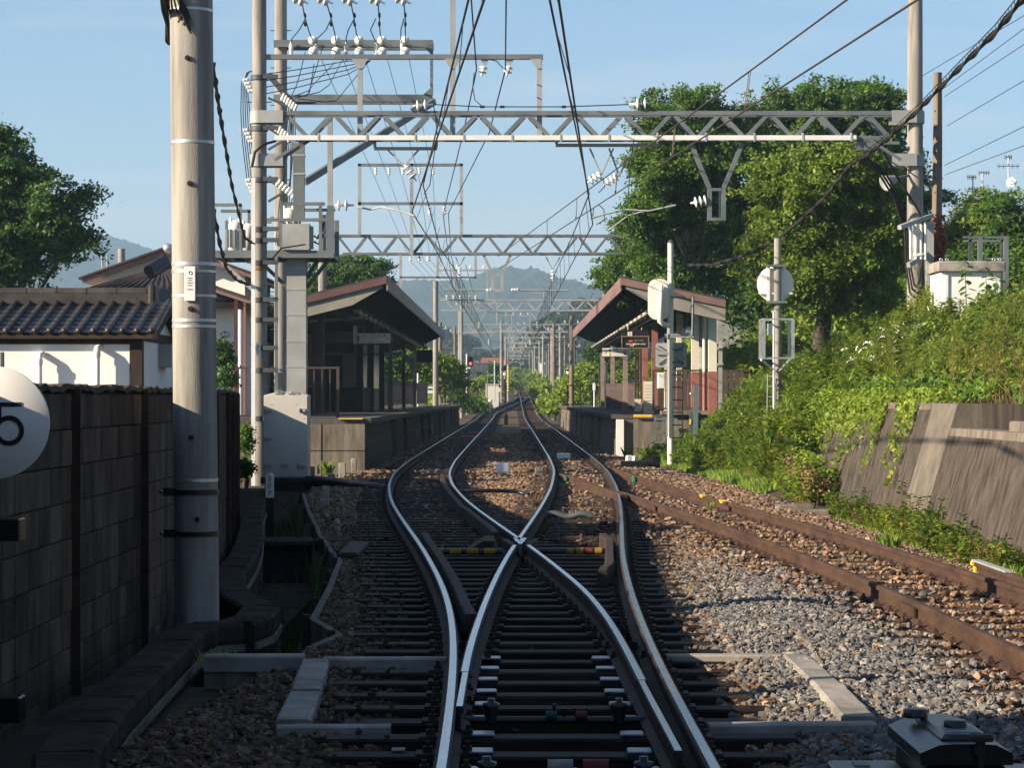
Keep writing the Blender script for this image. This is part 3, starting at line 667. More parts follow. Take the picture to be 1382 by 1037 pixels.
for k in range(5):
    a = k*.5; q.tube([(pax(4.6)+(-.09+.02*k)+.05*math.cos(t+a), 17.31-.02*math.sin(t*1.3), 4.42+.13*math.sin(t)-.02*k) for t in np.linspace(-1.2, 3.6, 14)], .008, 5)
part('cable_coil', q, 'wire_black', pl)

# round speed sign on its post
sg = thing('speed_sign', 'round white speed board with a black number, its lower half shaded', 'railway sign', (-2.73, 12.05, -.5))
cx, cz = PX(-10, 12.0), PZ(571, 12.0)
q = MB(); q.lathe((cx, 12.02, cz), (0, -1, 0), [(0, 0), (.285, 0), (.288, .004), (.288, .012), (.285, .015), (0, .015)], 64); part('disc', q, 'sign_white', sg)
text('3', .29, (cx-.10, 12.003, cz-.01), 'black_paint', sg)
# the 5 built to shape: bar, stem and bowl
q = MB(); bx, bz_ = PX(0, 12), PZ(546, 12)
q.box(bx-.07, PX(29, 12), 12.0, 12.004, bz_-.0105, bz_+.0105); q.box(PX(-1.5, 12)-.012, PX(-1.5, 12)+.012, 12.0, 12.004, PZ(566, 12), bz_-.01)
cxx, czz = PX(12, 12), PZ(581.5, 12); pr = []
n = 40; a0, a1 = R(160), R(-160); ring = []
for k in range(n+1):
    a = a0+(a1-a0)*k/n; ring.append(((cxx+.077*math.cos(a), 12.0, czz+.077*math.sin(a)), (cxx+.052*math.cos(a), 12.0, czz+.052*math.sin(a))))
vs = [p for ab in ring for p in ab]; q.add(vs, [(2*k, 2*k+1, 2*k+3, 2*k+2) for k in range(n)])
part('digit', q, 'black_paint', sg)
q = MB(); q.cyl((cx-.045, 12.08, -.5), (cx-.045, 12.08, 2.3), .048, n=16); part('post', q, 'white_paint', sg)
q = MB(); q.box(cx+.03, cx+.045, 12.04, 12.07, cz+.27, cz+.36); part('lug', q, 'steel_dark', sg)
for py, h in ((715, .115), (958, .13)):
    z = PZ(py, 12.05); q = MB(); q.chbox(cx-.12, PX(29, 12.05), 12.0, 12.16, z-h/2, z+h/2, .008); part('clamp_block', q, 'black_iron', sg)

# concrete cable trough that runs along the wall and bends round the pole
tr = thing('cable_trough', 'long dark concrete cable trough that bends round the thick pole', 'cable trough', (-2.2, 14, -.3))
path = [(-1.60, 8.6), (-1.82, 9.7), (-2.02, 10.7), (-2.13, 12.2), (-2.18, 13.6), (-2.22, 15.0), (-2.26, 16.2), (-2.20, 16.75), (-1.98, 16.9), (-1.90, 17.4), (-1.93, 18.2), (-2.15, 19.0), (-2.42, 20.2), (-2.60, 21.8), (-2.74, 24), (-2.95, 26.5), (-3.25, 29.5), (-3.62, 33), (-4.0, 37.2)]
def along(path, step):
    pts = [Vector((x, y, 0)) for x, y in path]; out = [pts[0]]; 
    for a, b in zip(pts, pts[1:]):
        n = max(1, round((b-a).length/step))
        for k in range(1, n+1): out.append(a.lerp(b, k/n))
    return out
pp = along(path, .52)
for a, b in zip(pp, pp[1:]):
    d = (b-a).normalized(); s = Vector((d.y, -d.x, 0)); top = -.05; q = MB()
    a2, b2 = a+d*.004, b-d*.004; tw = random.uniform(-.006, .006)
    prof = [(-.14, top-.12), (-.15, top-.02), (-.13, top), (.12, top+tw), (.15, top-.025), (.15, top-.12)]
    vs = [p+s*x+Vector((0, 0, z)) for p in (a2, b2) for x, z in prof]; n = 6
    q.add(vs, [tuple(range(5, -1, -1)), tuple(range(6, 12))]+[(i, (i+1) % n, n+(i+1) % n, n+i) for i in range(n)]); part('cover', q, 'dark_concrete', tr)
body = MB(); lip = MB()
for a, b in zip(pp, pp[1:]):
    body.beam(a+Vector((0, 0, -.245)), b+Vector((0, 0, -.245)), .27, .14)
    d = (b-a).normalized(); s = Vector((d.y, -d.x, 0)); lip.beam(a+s*.155+Vector((0, 0, -.225)), b+s*.155+Vector((0, 0, -.225)), .018, .05)
part('trough_body', body, 'dark_concrete', tr); part('edge_strip', lip, 'pale_concrete', tr)
for a in pp[::4]:
    q = MB(); q.box(a.x+.11, a.x+.15, a.y-.02, a.y+.02, -.95, -.31); part('leg', q, 'old_concrete', tr)

# pale cable ducts around the switch
for s, lab in ((-1, 'weathered white cable duct beside the trough and wall'), (1, 'weathered white cable duct in the ballast before the siding')):
    d = thing('cable_duct', lab, 'cable duct', (s*1.4, 13.5, -.16), 'cable ducts around the switch')
    if s < 0:
        segs = [((-1.95, 15.05), (-1.32, 15.05), .17, -.085), ((-1.20, 15.08), (-.42, 15.08), .13, -.105), ((-1.24, 14.96), (-1.17, 13.4), .17, -.10), ((-1.17, 13.38), (-1.13, 12.2), .18, -.11), ((-1.2, 12.1), (-.62, 12.12), .10, -.125)]
        q = MB(); q.box(-1.95, -1.30, 14.99, 15.13, -.30, -.14); part('duct_body', q, 'old_concrete', d)
    else:
        segs = [((.95, 15.35), (1.80, 15.35), .12, -.115), ((1.83, 15.28), (1.83, 13.7), .17, -.105), ((1.83, 13.68), (1.80, 12.25), .18, -.10), ((1.0, 12.1), (1.86, 12.15), .12, -.115), ((1.95, 15.5), (1.80, 15.38), .14, -.11)]
    for a, b, wd, z in segs:
        q = MB(); A1 = Vector((*a, z-.05)); B1 = Vector((*b, z-.05)); dd = (B1-A1).normalized(); sd_ = Vector((dd.y, -dd.x, 0)); n = max(2, int((B1-A1).length/.12))
        vs = []
        for k in range(n+1):
            p = A1.lerp(B1, k/n); j = random.uniform(-.006, .006)
            for x, zz in ((-wd/2+j, -.05), (-wd/2+j, .04), (-wd/2+.015+j, .05), (wd/2-.015+j*.5, .05), (wd/2+j*.5, .04), (wd/2+j*.5, -.05)): vs.append(p+sd_*x+Vector((0, 0, zz)))
        fs = [tuple(range(5, -1, -1)), tuple(range(n*6, n*6+6))]+[(i*6+k, i*6+(k+1) % 6, i*6+6+(k+1) % 6, i*6+6+k) for i in range(n) for k in range(6)]
        q.add(vs, fs); part('duct_cover', q, 'duct_white', d)
# boards holding back the ballast
bd = thing('ballast_boards', 'zigzag of low dark boards holding the ballast beside the ditch', 'retaining boards', (-1.6, 20, -.3))
zz = [(-3.68, 41.8), (-3.1, 36), (-2.55, 31), (-2.37, 29.2), (-2.20, 28.0), (-2.02, 26.4), (-1.79, 24.7), (-1.71, 22.8), (-1.64, 21.4), (-1.58, 19.75), (-1.53, 18.2), (-1.24, 17.0), (-1.38, 16.1)]
for (xa, ya), (xb, yb) in zip(zz, zz[1:]):
    q = MB(); q.beam((xa, ya, -.36), (xb, yb, -.36), .055, .42); part('board', q, 'old_concrete', bd)
    q = MB(); q.box(xa-.085, xa-.03, ya-.03, ya+.03, -.9, -.12); part('stake', q, 'rail_side', bd)
dc = thing('ditch_crossing', 'concrete ditch wall topped with short planks beside the track', 'ditch wall', (-2.7, 29, -.9))
q = MB(); q.box(-3.35, -2.25, 28.75, 29.0, -1.0, -.24); part('cross_wall', q, 'dark_concrete', dc)
for k in range(8):
    q = MB(); x = -3.38+k*.162; q.chbox(x, x+.155, 28.6, 29.5, -.238, -.19+random.uniform(0, .01), .008); part('plank', q, 'dark_concrete', dc)
q = MB(); q.box(-3.0, -2.15, 19.5, 27.6, -1.0, -.62); part('ledge', q, 'dark_concrete', dc)
q = MB(); q.chbox(PX(469, 26)-.06, PX(482, 26)+.06, 25.2, 27.2, -.22, -.10, .02)
solo('loose_sleeper', q, 'dark_wood', 'short dark timber baulk lying on ballast near the ditch planks', 'timber baulk')
# kilometre post 300
kp = thing('distance_post', 'white distance post with the number 300 on a dark stake', 'distance post', (PX(364, 36), 36, -.3))
x = PX(364, 36); hw = .06; zt = PZ(639, 36); zb = PZ(672, 36)
q = MB(); q.prism([(x-hw, zb), (x+hw, zb), (x+hw, zt-.05), (x+hw*.7, zt-.015), (x, zt), (x-hw*.7, zt-.015), (x-hw, zt-.05)], 'y', 35.97, 36.04); b = part('board', q, 'white_paint', kp)
for k, c in enumerate('300'): text(c, .115, (x, 35.966, zt-.09-k*.105), 'black_paint', b)
q = MB(); q.box(x-.062, x+.062, 35.98, 36.07, -1.0, zb); part('stake', q, 'dark_concrete', kp)
q = MB(); q.box(x-.16, x+.12, 35.5, 36.4, -1.0, -.62); part('footing', q, 'dark_concrete', kp)
# little white markers
mk = [(421.5, 630, 653, 48, 'small white marker stake beside the metal cabinet base', .05), (447, 640, 656, 46.5, 'squat white marker stake in front of the black pipe', .07), (462, 625, 645, 51, 'white marker stake under the dark platform corner', .075), (477.5, 619, 637, 53, 'grey-white marker stake at the foot of the platform corner', .06)]
for px, pt_, pb, Y, lab, wd in mk:
    x = PX(px, Y); q = MB(); q.chbox(x-wd, x+wd, Y-.05, Y+.05, PZ(pb, Y)-.05, PZ(pt_, Y), .012); solo('marker_stake', q, 'duct_white', lab, 'marker post', group='white marker stakes by the ditch')
x = PX(435.5, 38); q = MB(); q.chbox(x-.05, x+.055, 37.95, 38.05, PZ(696, 38), PZ(674, 38), .008); q.chbox(x-.045, x+.06, 38.4, 38.5, PZ(696, 38), PZ(657, 38.4), .008)
solo('marker_stake', q, 'duct_white', 'two-piece white marker stake standing on ballast beside the loop track', 'marker post', group='white marker stakes by the ditch')
for px, pt_, pb, Y, lab in ((420, 667, 690, 41, 'small black bollard with a white band near the pipe'), (455, 700, 740, 30.5, 'black bollard with a white cap beside the ditch planks')):
    x = PX(px, Y); zt, zb = PZ(pt_, Y), PZ(pb, Y); bo = thing('small_bollard', lab, 'bollard', (x, Y, zb), 'black bollards by the ditch')
    q = MB(); q.cyl((x, Y, zb-.1), (x, Y, zt-.16), .042, n=12); part('stem', q, 'black_iron', bo)
    q = MB(); q.lathe((x, Y, zt-.07), (0, 0, 1), [(.043, 0), (.043, .03), (.03, .06), (0, .07)], 12); q.cyl((x, Y, zt-.16), (x, Y, zt-.10), .044, n=12); part('cap', q, 'duct_white', bo)
# corrugated black pipe that goes under the loop track
q = MB(); pts = []
for k, (px, py, Y, dz) in enumerate([(415, 655, 46.5, 0), (430, 656, 46.2, .02), (455, 656, 45.8, .01), (480, 655, 45.2, -.02), (505, 655, 44.8, -.03), (523, 655, 44.6, -.06)]): pts.append((PX(px, Y), Y, -.12+dz))
n = 160; cum = []
for k in range(n+1):
    f = k/n*(len(pts)-1); i = min(int(f), len(pts)-2); cum.append(Vector(pts[i]).lerp(Vector(pts[i+1]), f-i))
q.tube(cum, [(.13-.05*k/n)*(1+.06*(k % 2)) for k in range(n+1)], 10); solo('corrugated_pipe', q, 'black_iron', 'fat black corrugated pipe from the cabinet to the loop track', 'pipe')
q = MB(); n = 90; q.tube([(PX(738+(800-738)*k/n, 33), 33.2-.01*k/9, -.10+.02*math.sin(k/9)) for k in range(n+1)], [.045*(1+.12*(k % 2)) for k in range(n+1)], 8)
solo('corrugated_pipe', q, 'steel_dark', 'thin grey ribbed pipe between the main track rails beyond the crossing', 'pipe')
q = MB(); q.tube([(-1.0, 41.5, -.12), (-.7, 41.3, -.07), (-.2, 41.4, -.08), (.05, 41.6, -.1), (.3, 41.2, -.14)], .035, 8); solo('black_hose', q, 'black_iron', 'loose black hose lying on sunlit ballast between the tracks', 'hose')
# white equipment boxes between the tracks
def eqbox(px0, px1, py0, py1, Y, lab, m='white_paint', dep=.3, group=None, name='track_box', tilt=0):
    x0, x1 = PX(px0, Y), PX(px1, Y); z0, z1 = PZ(py1, Y), PZ(py0, Y)
    q = MB(); q.chbox(x0, x1, Y, Y+dep, z0, z1, .02); q.box(x0+.02, x1-.02, Y+.02, Y+dep-.02, z0-.08, z0)
    o = solo(name, q, m, lab, 'equipment box', group=group); 
    if tilt: o.rotation_euler = (0, 0, tilt)
    return o
eqbox(670, 688, 626, 637, 52, 'white plastic box on the ballast between the tracks', group='white boxes along the tracks')
eqbox(752, 770, 612, 619, 66, 'flat white box between the rails of the main track', group='white boxes along the tracks')
o = eqbox(845, 854, 615, 624, 60, 'white two-leaf hood before the platform wing wall', group='white boxes along the tracks', dep=.12, tilt=.35)
eqbox(855, 860, 616, 628, 59.6, 'narrow white hood plate next to the two-leaf hood', group='white boxes along the tracks', dep=.3, tilt=-.3)
eqbox(722, 734, 631, 637, 51.5, 'small cream box bolted against the main track rail', m='pale_concrete', dep=.2, group='white boxes along the tracks')
q = MB(); q.box(PX(838, 58), PX(872, 58), 57.6, 58.2, -.2, .0); q.box(PX(830, 58), PX(838, 58), 57.8, 58.0, -.2, -.1); q.cyl((PX(872, 58), 57.9, -.1), (PX(890, 58), 57.9, -.05), .11, n=10); q.cbox((PX(884, 58), 57.6, .02), .2, .2, .22)
solo('siding_switch_machine', q, 'black_iron', 'low black switch machine half hidden in weeds by the platform wing', 'switch machine')
for k, (xx, yy, c) in enumerate(((-1.9, 100, '2'), (-1.75, 112, '3'))):
    q = MB(); q.box(xx-.28, xx+.28, yy, yy+.9, -.14, -.08); o = solo('stopping_mark', q, 'red_paint', 'red stopping marker plate numbered %s between the loop rails, %s one' % (c, 'nearer' if c == '2' else 'farther'), 'track marker', group='red stopping markers')
    text(c, .45, (xx, yy+.45, -.077), 'duct_white', o, rot=(0, 0, 0))
q = MB(); q.box(PX(683, 150)-.12, PX(683, 150)+.12, 150, 150.3, -.2, .45); q.cyl((PX(683, 150), 150.1, .45), (PX(683, 150), 150.1, .95), .05, n=8); solo('dwarf_signal', q, 'black_iron', 'little black dwarf post standing between the two tracks', 'dwarf signal')
# dark switch machine and its cover plates
sm = thing('switch_machine', 'glossy black electric switch machine beside the turnout', 'switch machine', (1.95, 10.4, -.2))
x0, x1 = PX(1232, 10.35), PX(1348, 10.35)
q = MB(); q.chbox(x0+.02, x1-.0, 10.12, 10.95, -.26, -.02, .03); part('housing', q, 'black_iron', sm)
q = MB(); zt = .07; q.prism([(x0-.01, -.02), (x1+.01, -.02), (x1+.01, .03), (x1-.06, zt-.005), (x1-.12, zt), (x0+.14, zt), (x0+.07, zt-.005), (x0-.01, .03)], 'y', 10.10, 10.98)
q.chbox(x0+.10, x1-.10, 10.2, 10.9, zt-.002, zt+.025, .02); part('lid', q, 'black_iron', sm)
q = MB(); q.lathe(((x0+x1)/2+.01, 10.42, zt+.02), (0, 0, 1), [(.05, 0), (.05, .035), (.044, .04), (0, .04)], 20); part('lid_boss', q, 'black_iron', sm)
q = MB(); q.lathe(((x0+x1)/2-.10, 10.8, zt+.02), (0, 0, 1), [(.055, 0), (.055, .035), (.048, .04), (0, .04)], 20); part('lid_boss', q, 'black_iron', sm)
q = MB(); q.chbox((x0+x1)/2-.05, (x0+x1)/2+.09, 10.26, 10.46, zt+.022, zt+.030, .004); part('name_plate', q, 'steel_grey', sm)
q = MB(); q.cyl(((x0+x1)/2+.05, 10.06, .03), ((x0+x1)/2+.05, 10.06, .10), .022, n=10); q.chbox((x0+x1)/2+.01, (x0+x1)/2+.10, 10.02, 10.11, .09, .118, .01); q.cyl(((x0+x1)/2+.05, 10.06, -.2), ((x0+x1)/2+.05, 10.06, .03), .012, n=8); part('lock_handle', q, 'rail_side', sm)
for a in (.10, .25, .36, .44): 
    q = MB(); q.cyl((x0+a, 10.03, -.09), (x0+a, 10.12, -.09), .022, n=8); part('bolt', q, 'black_iron', sm)
q = MB(); q.cyl((x0+.16, 9.2, -.2), (x0+.16, 10.1, -.12), .028, n=10); part('drive_rod', q, 'steel_dark', sm)
q = MB(); q.chbox(x1-.10, x1+.03, 10.02, 10.11, -.17, -.05, .03); part('crank_cover', q, 'black_iron', sm)
q = MB(); q.chbox(PX(1070, 10.3), x0+.0, 10.15, 10.42, -.20, -.115, .012); q.chbox(PX(1118, 10.75), x0, 10.55, 10.8, -.20, -.105, .012); part('side_plate', q, 'black_iron', sm)
q = MB(); q.chbox(x1, x1+.5, 10.3, 10.8, -.22, -.12, .012); part('side_plate', q, 'black_iron', sm)
q = MB(); q.box(PX(1150, 10.7), PX(1170, 10.7), 10.6, 10.72, -.104, -.099); part('sticker', q, 'duct_white', sm)
mks = [(538, 929, 11.4), (518, 1001, 10.6), (954, 931, 11.4), (998, 1005, 10.5)]
for k, (px, py, Y) in enumerate(mks):
    q = MB(); q.box(PX(px, Y)-.032, PX(px, Y)+.032, Y-.07, Y+.03, -.145, -.140)
    solo('number_tag', q, 'duct_white', ['small pale tag on a sleeper by the wall-side duct', 'small pale tag on the sleeper nearest the camera by the wall', 'small pale tag on a sleeper inside the siding-side duct', 'small pale tag on a sleeper close to the switch machine'][k], 'tag', group='pale number tags on sleepers')
# spare rails with yellow ends by the retaining wall
for k, (x, y) in enumerate(((4.62, 23.6), (4.98, 22.4))):
    r = thing('spare_rail', ['spare rail with a yellow painted end nearer the siding', 'spare rail with a yellow end tucked against the retaining wall'][k], 'rail', (x, y, -.3), 'spare rails by the wall')
    q = MB(); q.sweep([(x+(y-yy)*.012, yy, -.08) for yy in np.arange(12, y, .5)], [(a*1.1, b*1.15) for a, b in RP], [0]*14); part('rail', q, 'rust', r)
    q = MB(); q.sweep([(x, y-.04, -.078), (x, y+.05, -.078)], [(a*1.3, b*1.2) for a, b in RP], [0]*14); part('painted_end', q, 'yellow_paint', r)
    q = MB(); q.box(x-.04, x+.04, y-1.6, y, -.079, -.062); part('strip', q, 'panel_grey', r)
q = MB(); q.chbox(PX(1042, 36), PX(1120, 36), 36, 36.4, -.35, -.16, .02); q.chbox(PX(1050, 36.4), PX(1100, 36.4), 36.4, 36.8, -.3, -.10, .02); solo('trough_lids', q, 'old_concrete', 'low stack of grey trough lids at the foot of the bushes', 'trough lids')

# grey metal relay cabinet
cb = thing('relay_cabinet', 'pale rounded-top metal relay cabinet with hinges, at the pole foot', 'relay cabinet', (PX(386, 47), 47.3, -.1))
x0, x1 = PX(356, 47), PX(415, 47); z0, z1 = PZ(645, 47), PZ(530, 47); n = 14
top = [(x0+(x1-x0)*k/n, z1-.055+.075*math.sin(math.pi*k/n)) for k in range(n+1)]
q = MB(); q.prism([(x0, z0), (x1, z0)]+top[::-1], 'y', 47.0, 47.7); part('body', q, 'cabinet_paint', cb)
q = MB(); q.prism([(x0+.008, z0+.03), (x1-.008, z0+.03)]+[(min(max(x, x0+.008), x1-.008), z-.03) for x, z in top[::-1]], 'y', 46.975, 46.999); dr = part('door', q, 'cabinet_paint', cb)
for px, py in ((362, 554), (408, 554), (362, 592), (362, 629), (408, 629)):
    q = MB(); xx, zz = PX(px, 47), PZ(py, 47); q.chbox(xx-.09, xx+.07, 46.94, 46.974, zz-.03, zz+.03, .006); q.cyl((xx-.05, 46.93, zz-.045), (xx-.05, 46.93, zz+.045), .016, n=8); part('hinge', q, 'panel_grey', dr)
for px, py in ((376, 529.5), (394, 529.5), (384, 629)):
    q = MB(); xx, zz = PX(px, 47), PZ(py, 47)
    for a, b, c, d in ((-.075, .075, .022, .035), (-.075, .075, -.035, -.022), (-.075, -.062, -.022, .022), (.062, .075, -.022, .022)): q.box(xx+a, xx+b, 46.955, 46.974, zz+c, zz+d)
    part('handle', q, 'panel_grey', dr)
q = MB()
for px, py in ((366, 546), (400, 546), (372, 580), (402, 592), (366, 640), (404, 640), (382, 640), (368, 612), (410, 565)): q.cyl((PX(px, 47), 46.965, PZ(py, 47)), (PX(px, 47), 46.976, PZ(py, 47)), .009, n=6)
part('rivets', q, 'panel_grey', dr)
q = MB(); q.box(x0-.06, x1+.06, 46.95, 47.75, z0-.12, z0); q.box(x0+.02, x1-.02, 47.0, 47.7, -.95, z0-.12); part('plinth', q, 'dark_concrete', cb)
# ---------------------------------------------------------------- catenary gantries
INS = {}
def insul(n=3, r=.11, pitch=.13, key=None):
    k = (n, r, pitch)
    if k not in INS:
        pr = [(0, 0), (.018, 0), (.018, .05)]; t = .05
        for i in range(n): pr += [(.022, t), (r*.55, t+.015), (r, t+.03), (r, t+.045), (r*.5, t+.06), (.03, t+.075), (.022, t+pitch)]; t += pitch
        pr += [(.018, t+.05), (0, t+.05)]
        q = MB(); q.lathe((0, 0, 0), (0, 0, 1), pr, 12); INS[k] = (q.mesh('insulator', 'insulator_white'), t+.05)
    return INS[k]
def put_insul(p, d, parent, n=3, r=.11, pitch=.13):
    me, L = insul(n, r, pitch); d = Vector(d).normalized(); o = inst('insulator', me, p, parent, d.to_track_quat('Z', 'Y').to_euler()); return Vector(p)+d*L
def gantry(Y, xl, xr, zt, depth, label, bay=.99, poles=((None, .175), (None, .19)), m='steel_grey', duct=False, detail=True, ztop=(9.5, 9.5), zfoot=(-.5, -.5), pitch=None, pm=('pole_concrete', 'pole_concrete')):
    g = thing('catenary_gantry', label, 'catenary gantry', (xl, Y, float(ZT(Y))), 'gantries carrying the overhead wires')
    for k, (x, (_, r)) in enumerate(zip((xl, xr), poles)):
        q = MB(); q.tube([(x, Y, zfoot[k]), (x, Y, ztop[k])], [r*1.05, r*.88], 16 if detail else 8); part('pole', q, pm[k], g)
    zb = zt-depth; W = .17 if detail else 0
    q = MB()
    if detail:
        for s in (-1, 1): q.box(xl+.1, xr-.1, Y+s*W-.035, Y+s*W+.035, zt-.09, zt)
        x = xl+.5
        while x < xr-.3: q.box(x, x+.06, Y-W+.036, Y+W-.036, zt-.06, zt-.02); x += 2.0
    else: q.box(xl, xr, Y-.06, Y+.06, zt-.10, zt)
    part('top_chord', q, m, g)
    q = MB()
    if detail:
        for s in (-1, 1): q.box(xl+.75, xr-.75, Y+s*W-.04, Y+s*W+.04, zb, zb+.085)
        x = xl+.9
        while x < xr-.9: q.box(x, x+.07, Y-W+.041, Y+W-.041, zb+.01, zb+.05); x += .5
    else: q.box(xl+.3, xr-.3, Y-.06, Y+.06, zb, zb+.10)
    part('bottom_chord', q, m, g)
    n = max(4, int(round((xr-xl-1.1)/bay))); st = (xr-xl-1.1)/n; x = xl+.55
    rear = MB()
    for k in range(n):
        a = (x+st*k, zt-.09) if k % 2 == 0 else (x+st*k, zb+.085); b = (x+st*(k+1), zb+.085) if k % 2 == 0 else (x+st*(k+1), zt-.09)
        dx = .04 if a[0] < b[0] else -.04
        for s in ((-1, 1) if detail else (0,)):
            q = MB() if s <= 0 else rear; q.beam((a[0]+.05, Y+s*W, a[1]), (b[0]-.05, Y+s*W, b[1]), .085 if detail else .10, .035, up=(0, 1, 0))
            if s <= 0: part('diagonal', q, m, g)
    if detail: part('rear_lattice', rear, m, g)
    return g, zb
TW = .022
Yg = 50.0; XL, XR = PX(350, Yg), PX(1235, Yg)
g1, zb1 = gantry(Yg, XL, XR, PZ(151, Yg), PZ(151, Yg)-PZ(190, Yg), 'nearest lattice gantry with a white tray, between two concrete poles', bay=.51, poles=((None, .165), (None, .172)), ztop=(11.5, 12.0), zfoot=(-.6, 2.0))
zt1 = PZ(151, Yg)
q = MB(); q.box(PX(372, Yg), PX(1153, Yg), Yg-.30, Yg-.215, PZ(191, Yg), PZ(184.5, Yg)); part('cable_tray', q, 'tray_white', g1)
q = MB()
for px in np.arange(430, 1150, 65): q.box(PX(px, Yg), PX(px, Yg)+.04, Yg-.31, Yg-.21, PZ(193, Yg), PZ(181, Yg))
part('tray_clip', q, 'panel_grey', g1)
for s, x in ((1, XL), (-1, XR)):
    q = MB()
    for zz in (zt1-.12, zb1-.42):
        q.cyl((x, Yg, zz-.13), (x, Yg, zz+.13), .20, n=16); q.box(min(x, x+s*.52), max(x, x+s*.52), Yg-.24, Yg-.215, zz-.13, zz+.13); q.box(min(x, x+s*.52), max(x, x+s*.52), Yg+.215, Yg+.24, zz-.13, zz+.13)
    part('pole_bracket', q, 'steel_pale', g1, kind='stuff')
    q = MB()
    for w_ in (-.2, .2): q.beam((x+s*.35, Yg+w_, zb1-.42), (x+s*1.05, Yg+w_, zb1+.04), .06, .09, up=(0, 1, 0)); 
    part('knee_brace', q, 'steel_grey', g1)
for px in (345, 362):
    q = MB()
    for k in range(9): z = 1.0+k*.85; q.cyl((XL-.26, Yg, z), (XL+.26, Yg, z), .012, n=5)
part('step_bolts', q, 'steel_dark', g1)
# high frame on the gantry: cross beam with posts, two wire insulators
q = MB(); q.box(PX(345, Yg), PX(733, Yg), Yg-.06, Yg+.06, PZ(80, Yg), PZ(73.5, Yg)); part('frame_beam', q, 'steel_grey', g1)
for px, pt_ in ((486, 80), (611, -60), (728, 80)):
    q = MB(); x = PX(px, Yg); q.box(x-.055, x+.055, Yg-.05, Yg+.05, PZ(186, Yg), PZ(pt_, Yg)); part('frame_post', q, 'steel_pale', g1)
    q = MB(); z = PZ(80, Yg); 
    sgn = ((-.17, .17) if px < 700 else (-.2, .04)); q.prism([(x+sgn[0], z), (x+sgn[1], z), (x+.05, z-.20), (x-.05, z-.20)], 'y', Yg-.075, Yg-.062); part('gusset', q, 'steel_pale', g1)
for px in (654, 688):
    q = MB(); x = PX(px, Yg); q.prism([(x-.08, PZ(80, Yg)), (x+.08, PZ(80, Yg)), (x, PZ(92, Yg))], 'y', Yg-.02, Yg+.02); part('hanger', q, 'steel_pale', g1)
    put_insul((x, Yg, PZ(86, Yg)), (-.25, -.1, -1), g1, 2, .09, .09)
# V hangers under the gantry
def vhang(g, Y, pxs, px_tip, py_top, py_tip, bar=None, m='steel_pale', w=.035):
    if bar:
        q = MB(); q.box(PX(bar[0], Y), PX(bar[1], Y), Y-.05, Y+.05, PZ(bar[2]+4, Y), PZ(bar[2], Y)); part('hanger_bar', q, m, g)
        for px in (bar[0]+1, bar[1]-1):
            q = MB(); q.box(PX(px, Y)-.03, PX(px, Y)+.03, Y-.045, Y+.045, PZ(bar[2], Y), PZ(bar[2]-12, Y)); part('hanger_lug', q, m, g)
    for px in pxs:
        q = MB(); q.beam(P(px, py_top, Y), P(px_tip, py_tip, Y), w, w); part('hanger_strut', q, m, g)
vhang(g1, Yg, (523, 565), 546, 202, 224, bar=(505, 590, 198.5))
p = P(546, 222, Yg-.02); e = put_insul(p, (.5, -.1, -.7), g1, 3, .10, .11)
vhang(g1, Yg, (796, 828), 812, 200, 236, bar=(750, 890, 194))
put_insul(P(813, 234, Yg-.05), (-.7, -.1, -.45), g1, 3, .10, .10)
vhang(g1, Yg+.3, (822, 852), 836, 200, 238)
put_insul(P(836, 236, Yg+.25), (-.7, .1, -.45), g1, 3, .10, .10)
# drop bracket
def dropb(g, Y, cxp, hw, y0, y1, y2, rw, m='steel_grey', t=.09):
    for s in (-1, 1):
        q = MB(); q.angle(P(cxp+s*hw, y0, Y), P(cxp+s*rw, y1, Y), t, .02, up=(0, 1, 0)); part('drop_leg', q, m, g)
        q = MB(); x = PX(cxp+s*rw, Y); q.box(x-t/2, x+t/2, Y-.05, Y+.05, PZ(y2, Y), PZ(y1, Y)); part('drop_post', q, m, g)
    for yy in (y1+2, y2-2):
        q = MB(); q.box(PX(cxp-rw, Y)+t/2, PX(cxp+rw, Y)-t/2, Y-.055, Y-.035, PZ(yy+2, Y), PZ(yy-2, Y)); part('drop_tie', q, m, g)
dropb(g1, Yg-.1, 967, 35, 193, 254, 298, 9.5)
q = MB(); q.box(PX(970, Yg), PX(973.5, Yg), Yg-.02, Yg+.02, PZ(296, Yg), PZ(256, Yg)); part('drop_plate', q, 'panel_grey', g1)
e = put_insul(P(957, 270, Yg-.1), (-1, -.05, -.18), g1, 3, .12, .10)
put_insul(P(388, 278+.5, Yg+2), (1, -.05, .02), g1, 2, .12, .16) if False else None
for px, py, d in ((563, 143, (1, 0, .12)), (876, 139, (-1, 0, -.05))):
    q = MB(); q.beam(P(px-8 if d[0] > 0 else px, py+6, Yg-.2), P(px+2 if d[0] > 0 else px-8, py-1, Yg-.2), .07, .07); part('anchor_lug', q, 'steel_dark', g1)
e1 = put_insul(P(558, 143, Yg-.2), (1, 0, .08), g1, 2, .12, .16); e2 = put_insul(P(876, 139.5, Yg-.2), (-1, 0, -.05), g1, 2, .12, .16)
q = MB(); q.tube([e1, P(650, 144, Yg-.2), P(760, 144, Yg-.2), e2], .012, 5)
for px in (651, 678, 761, 774): q.cyl(P(px-3, 144, Yg-.2), P(px+3, 144, Yg-.2), .03, n=6)
part('cross_wire', q, 'wire_black', g1)
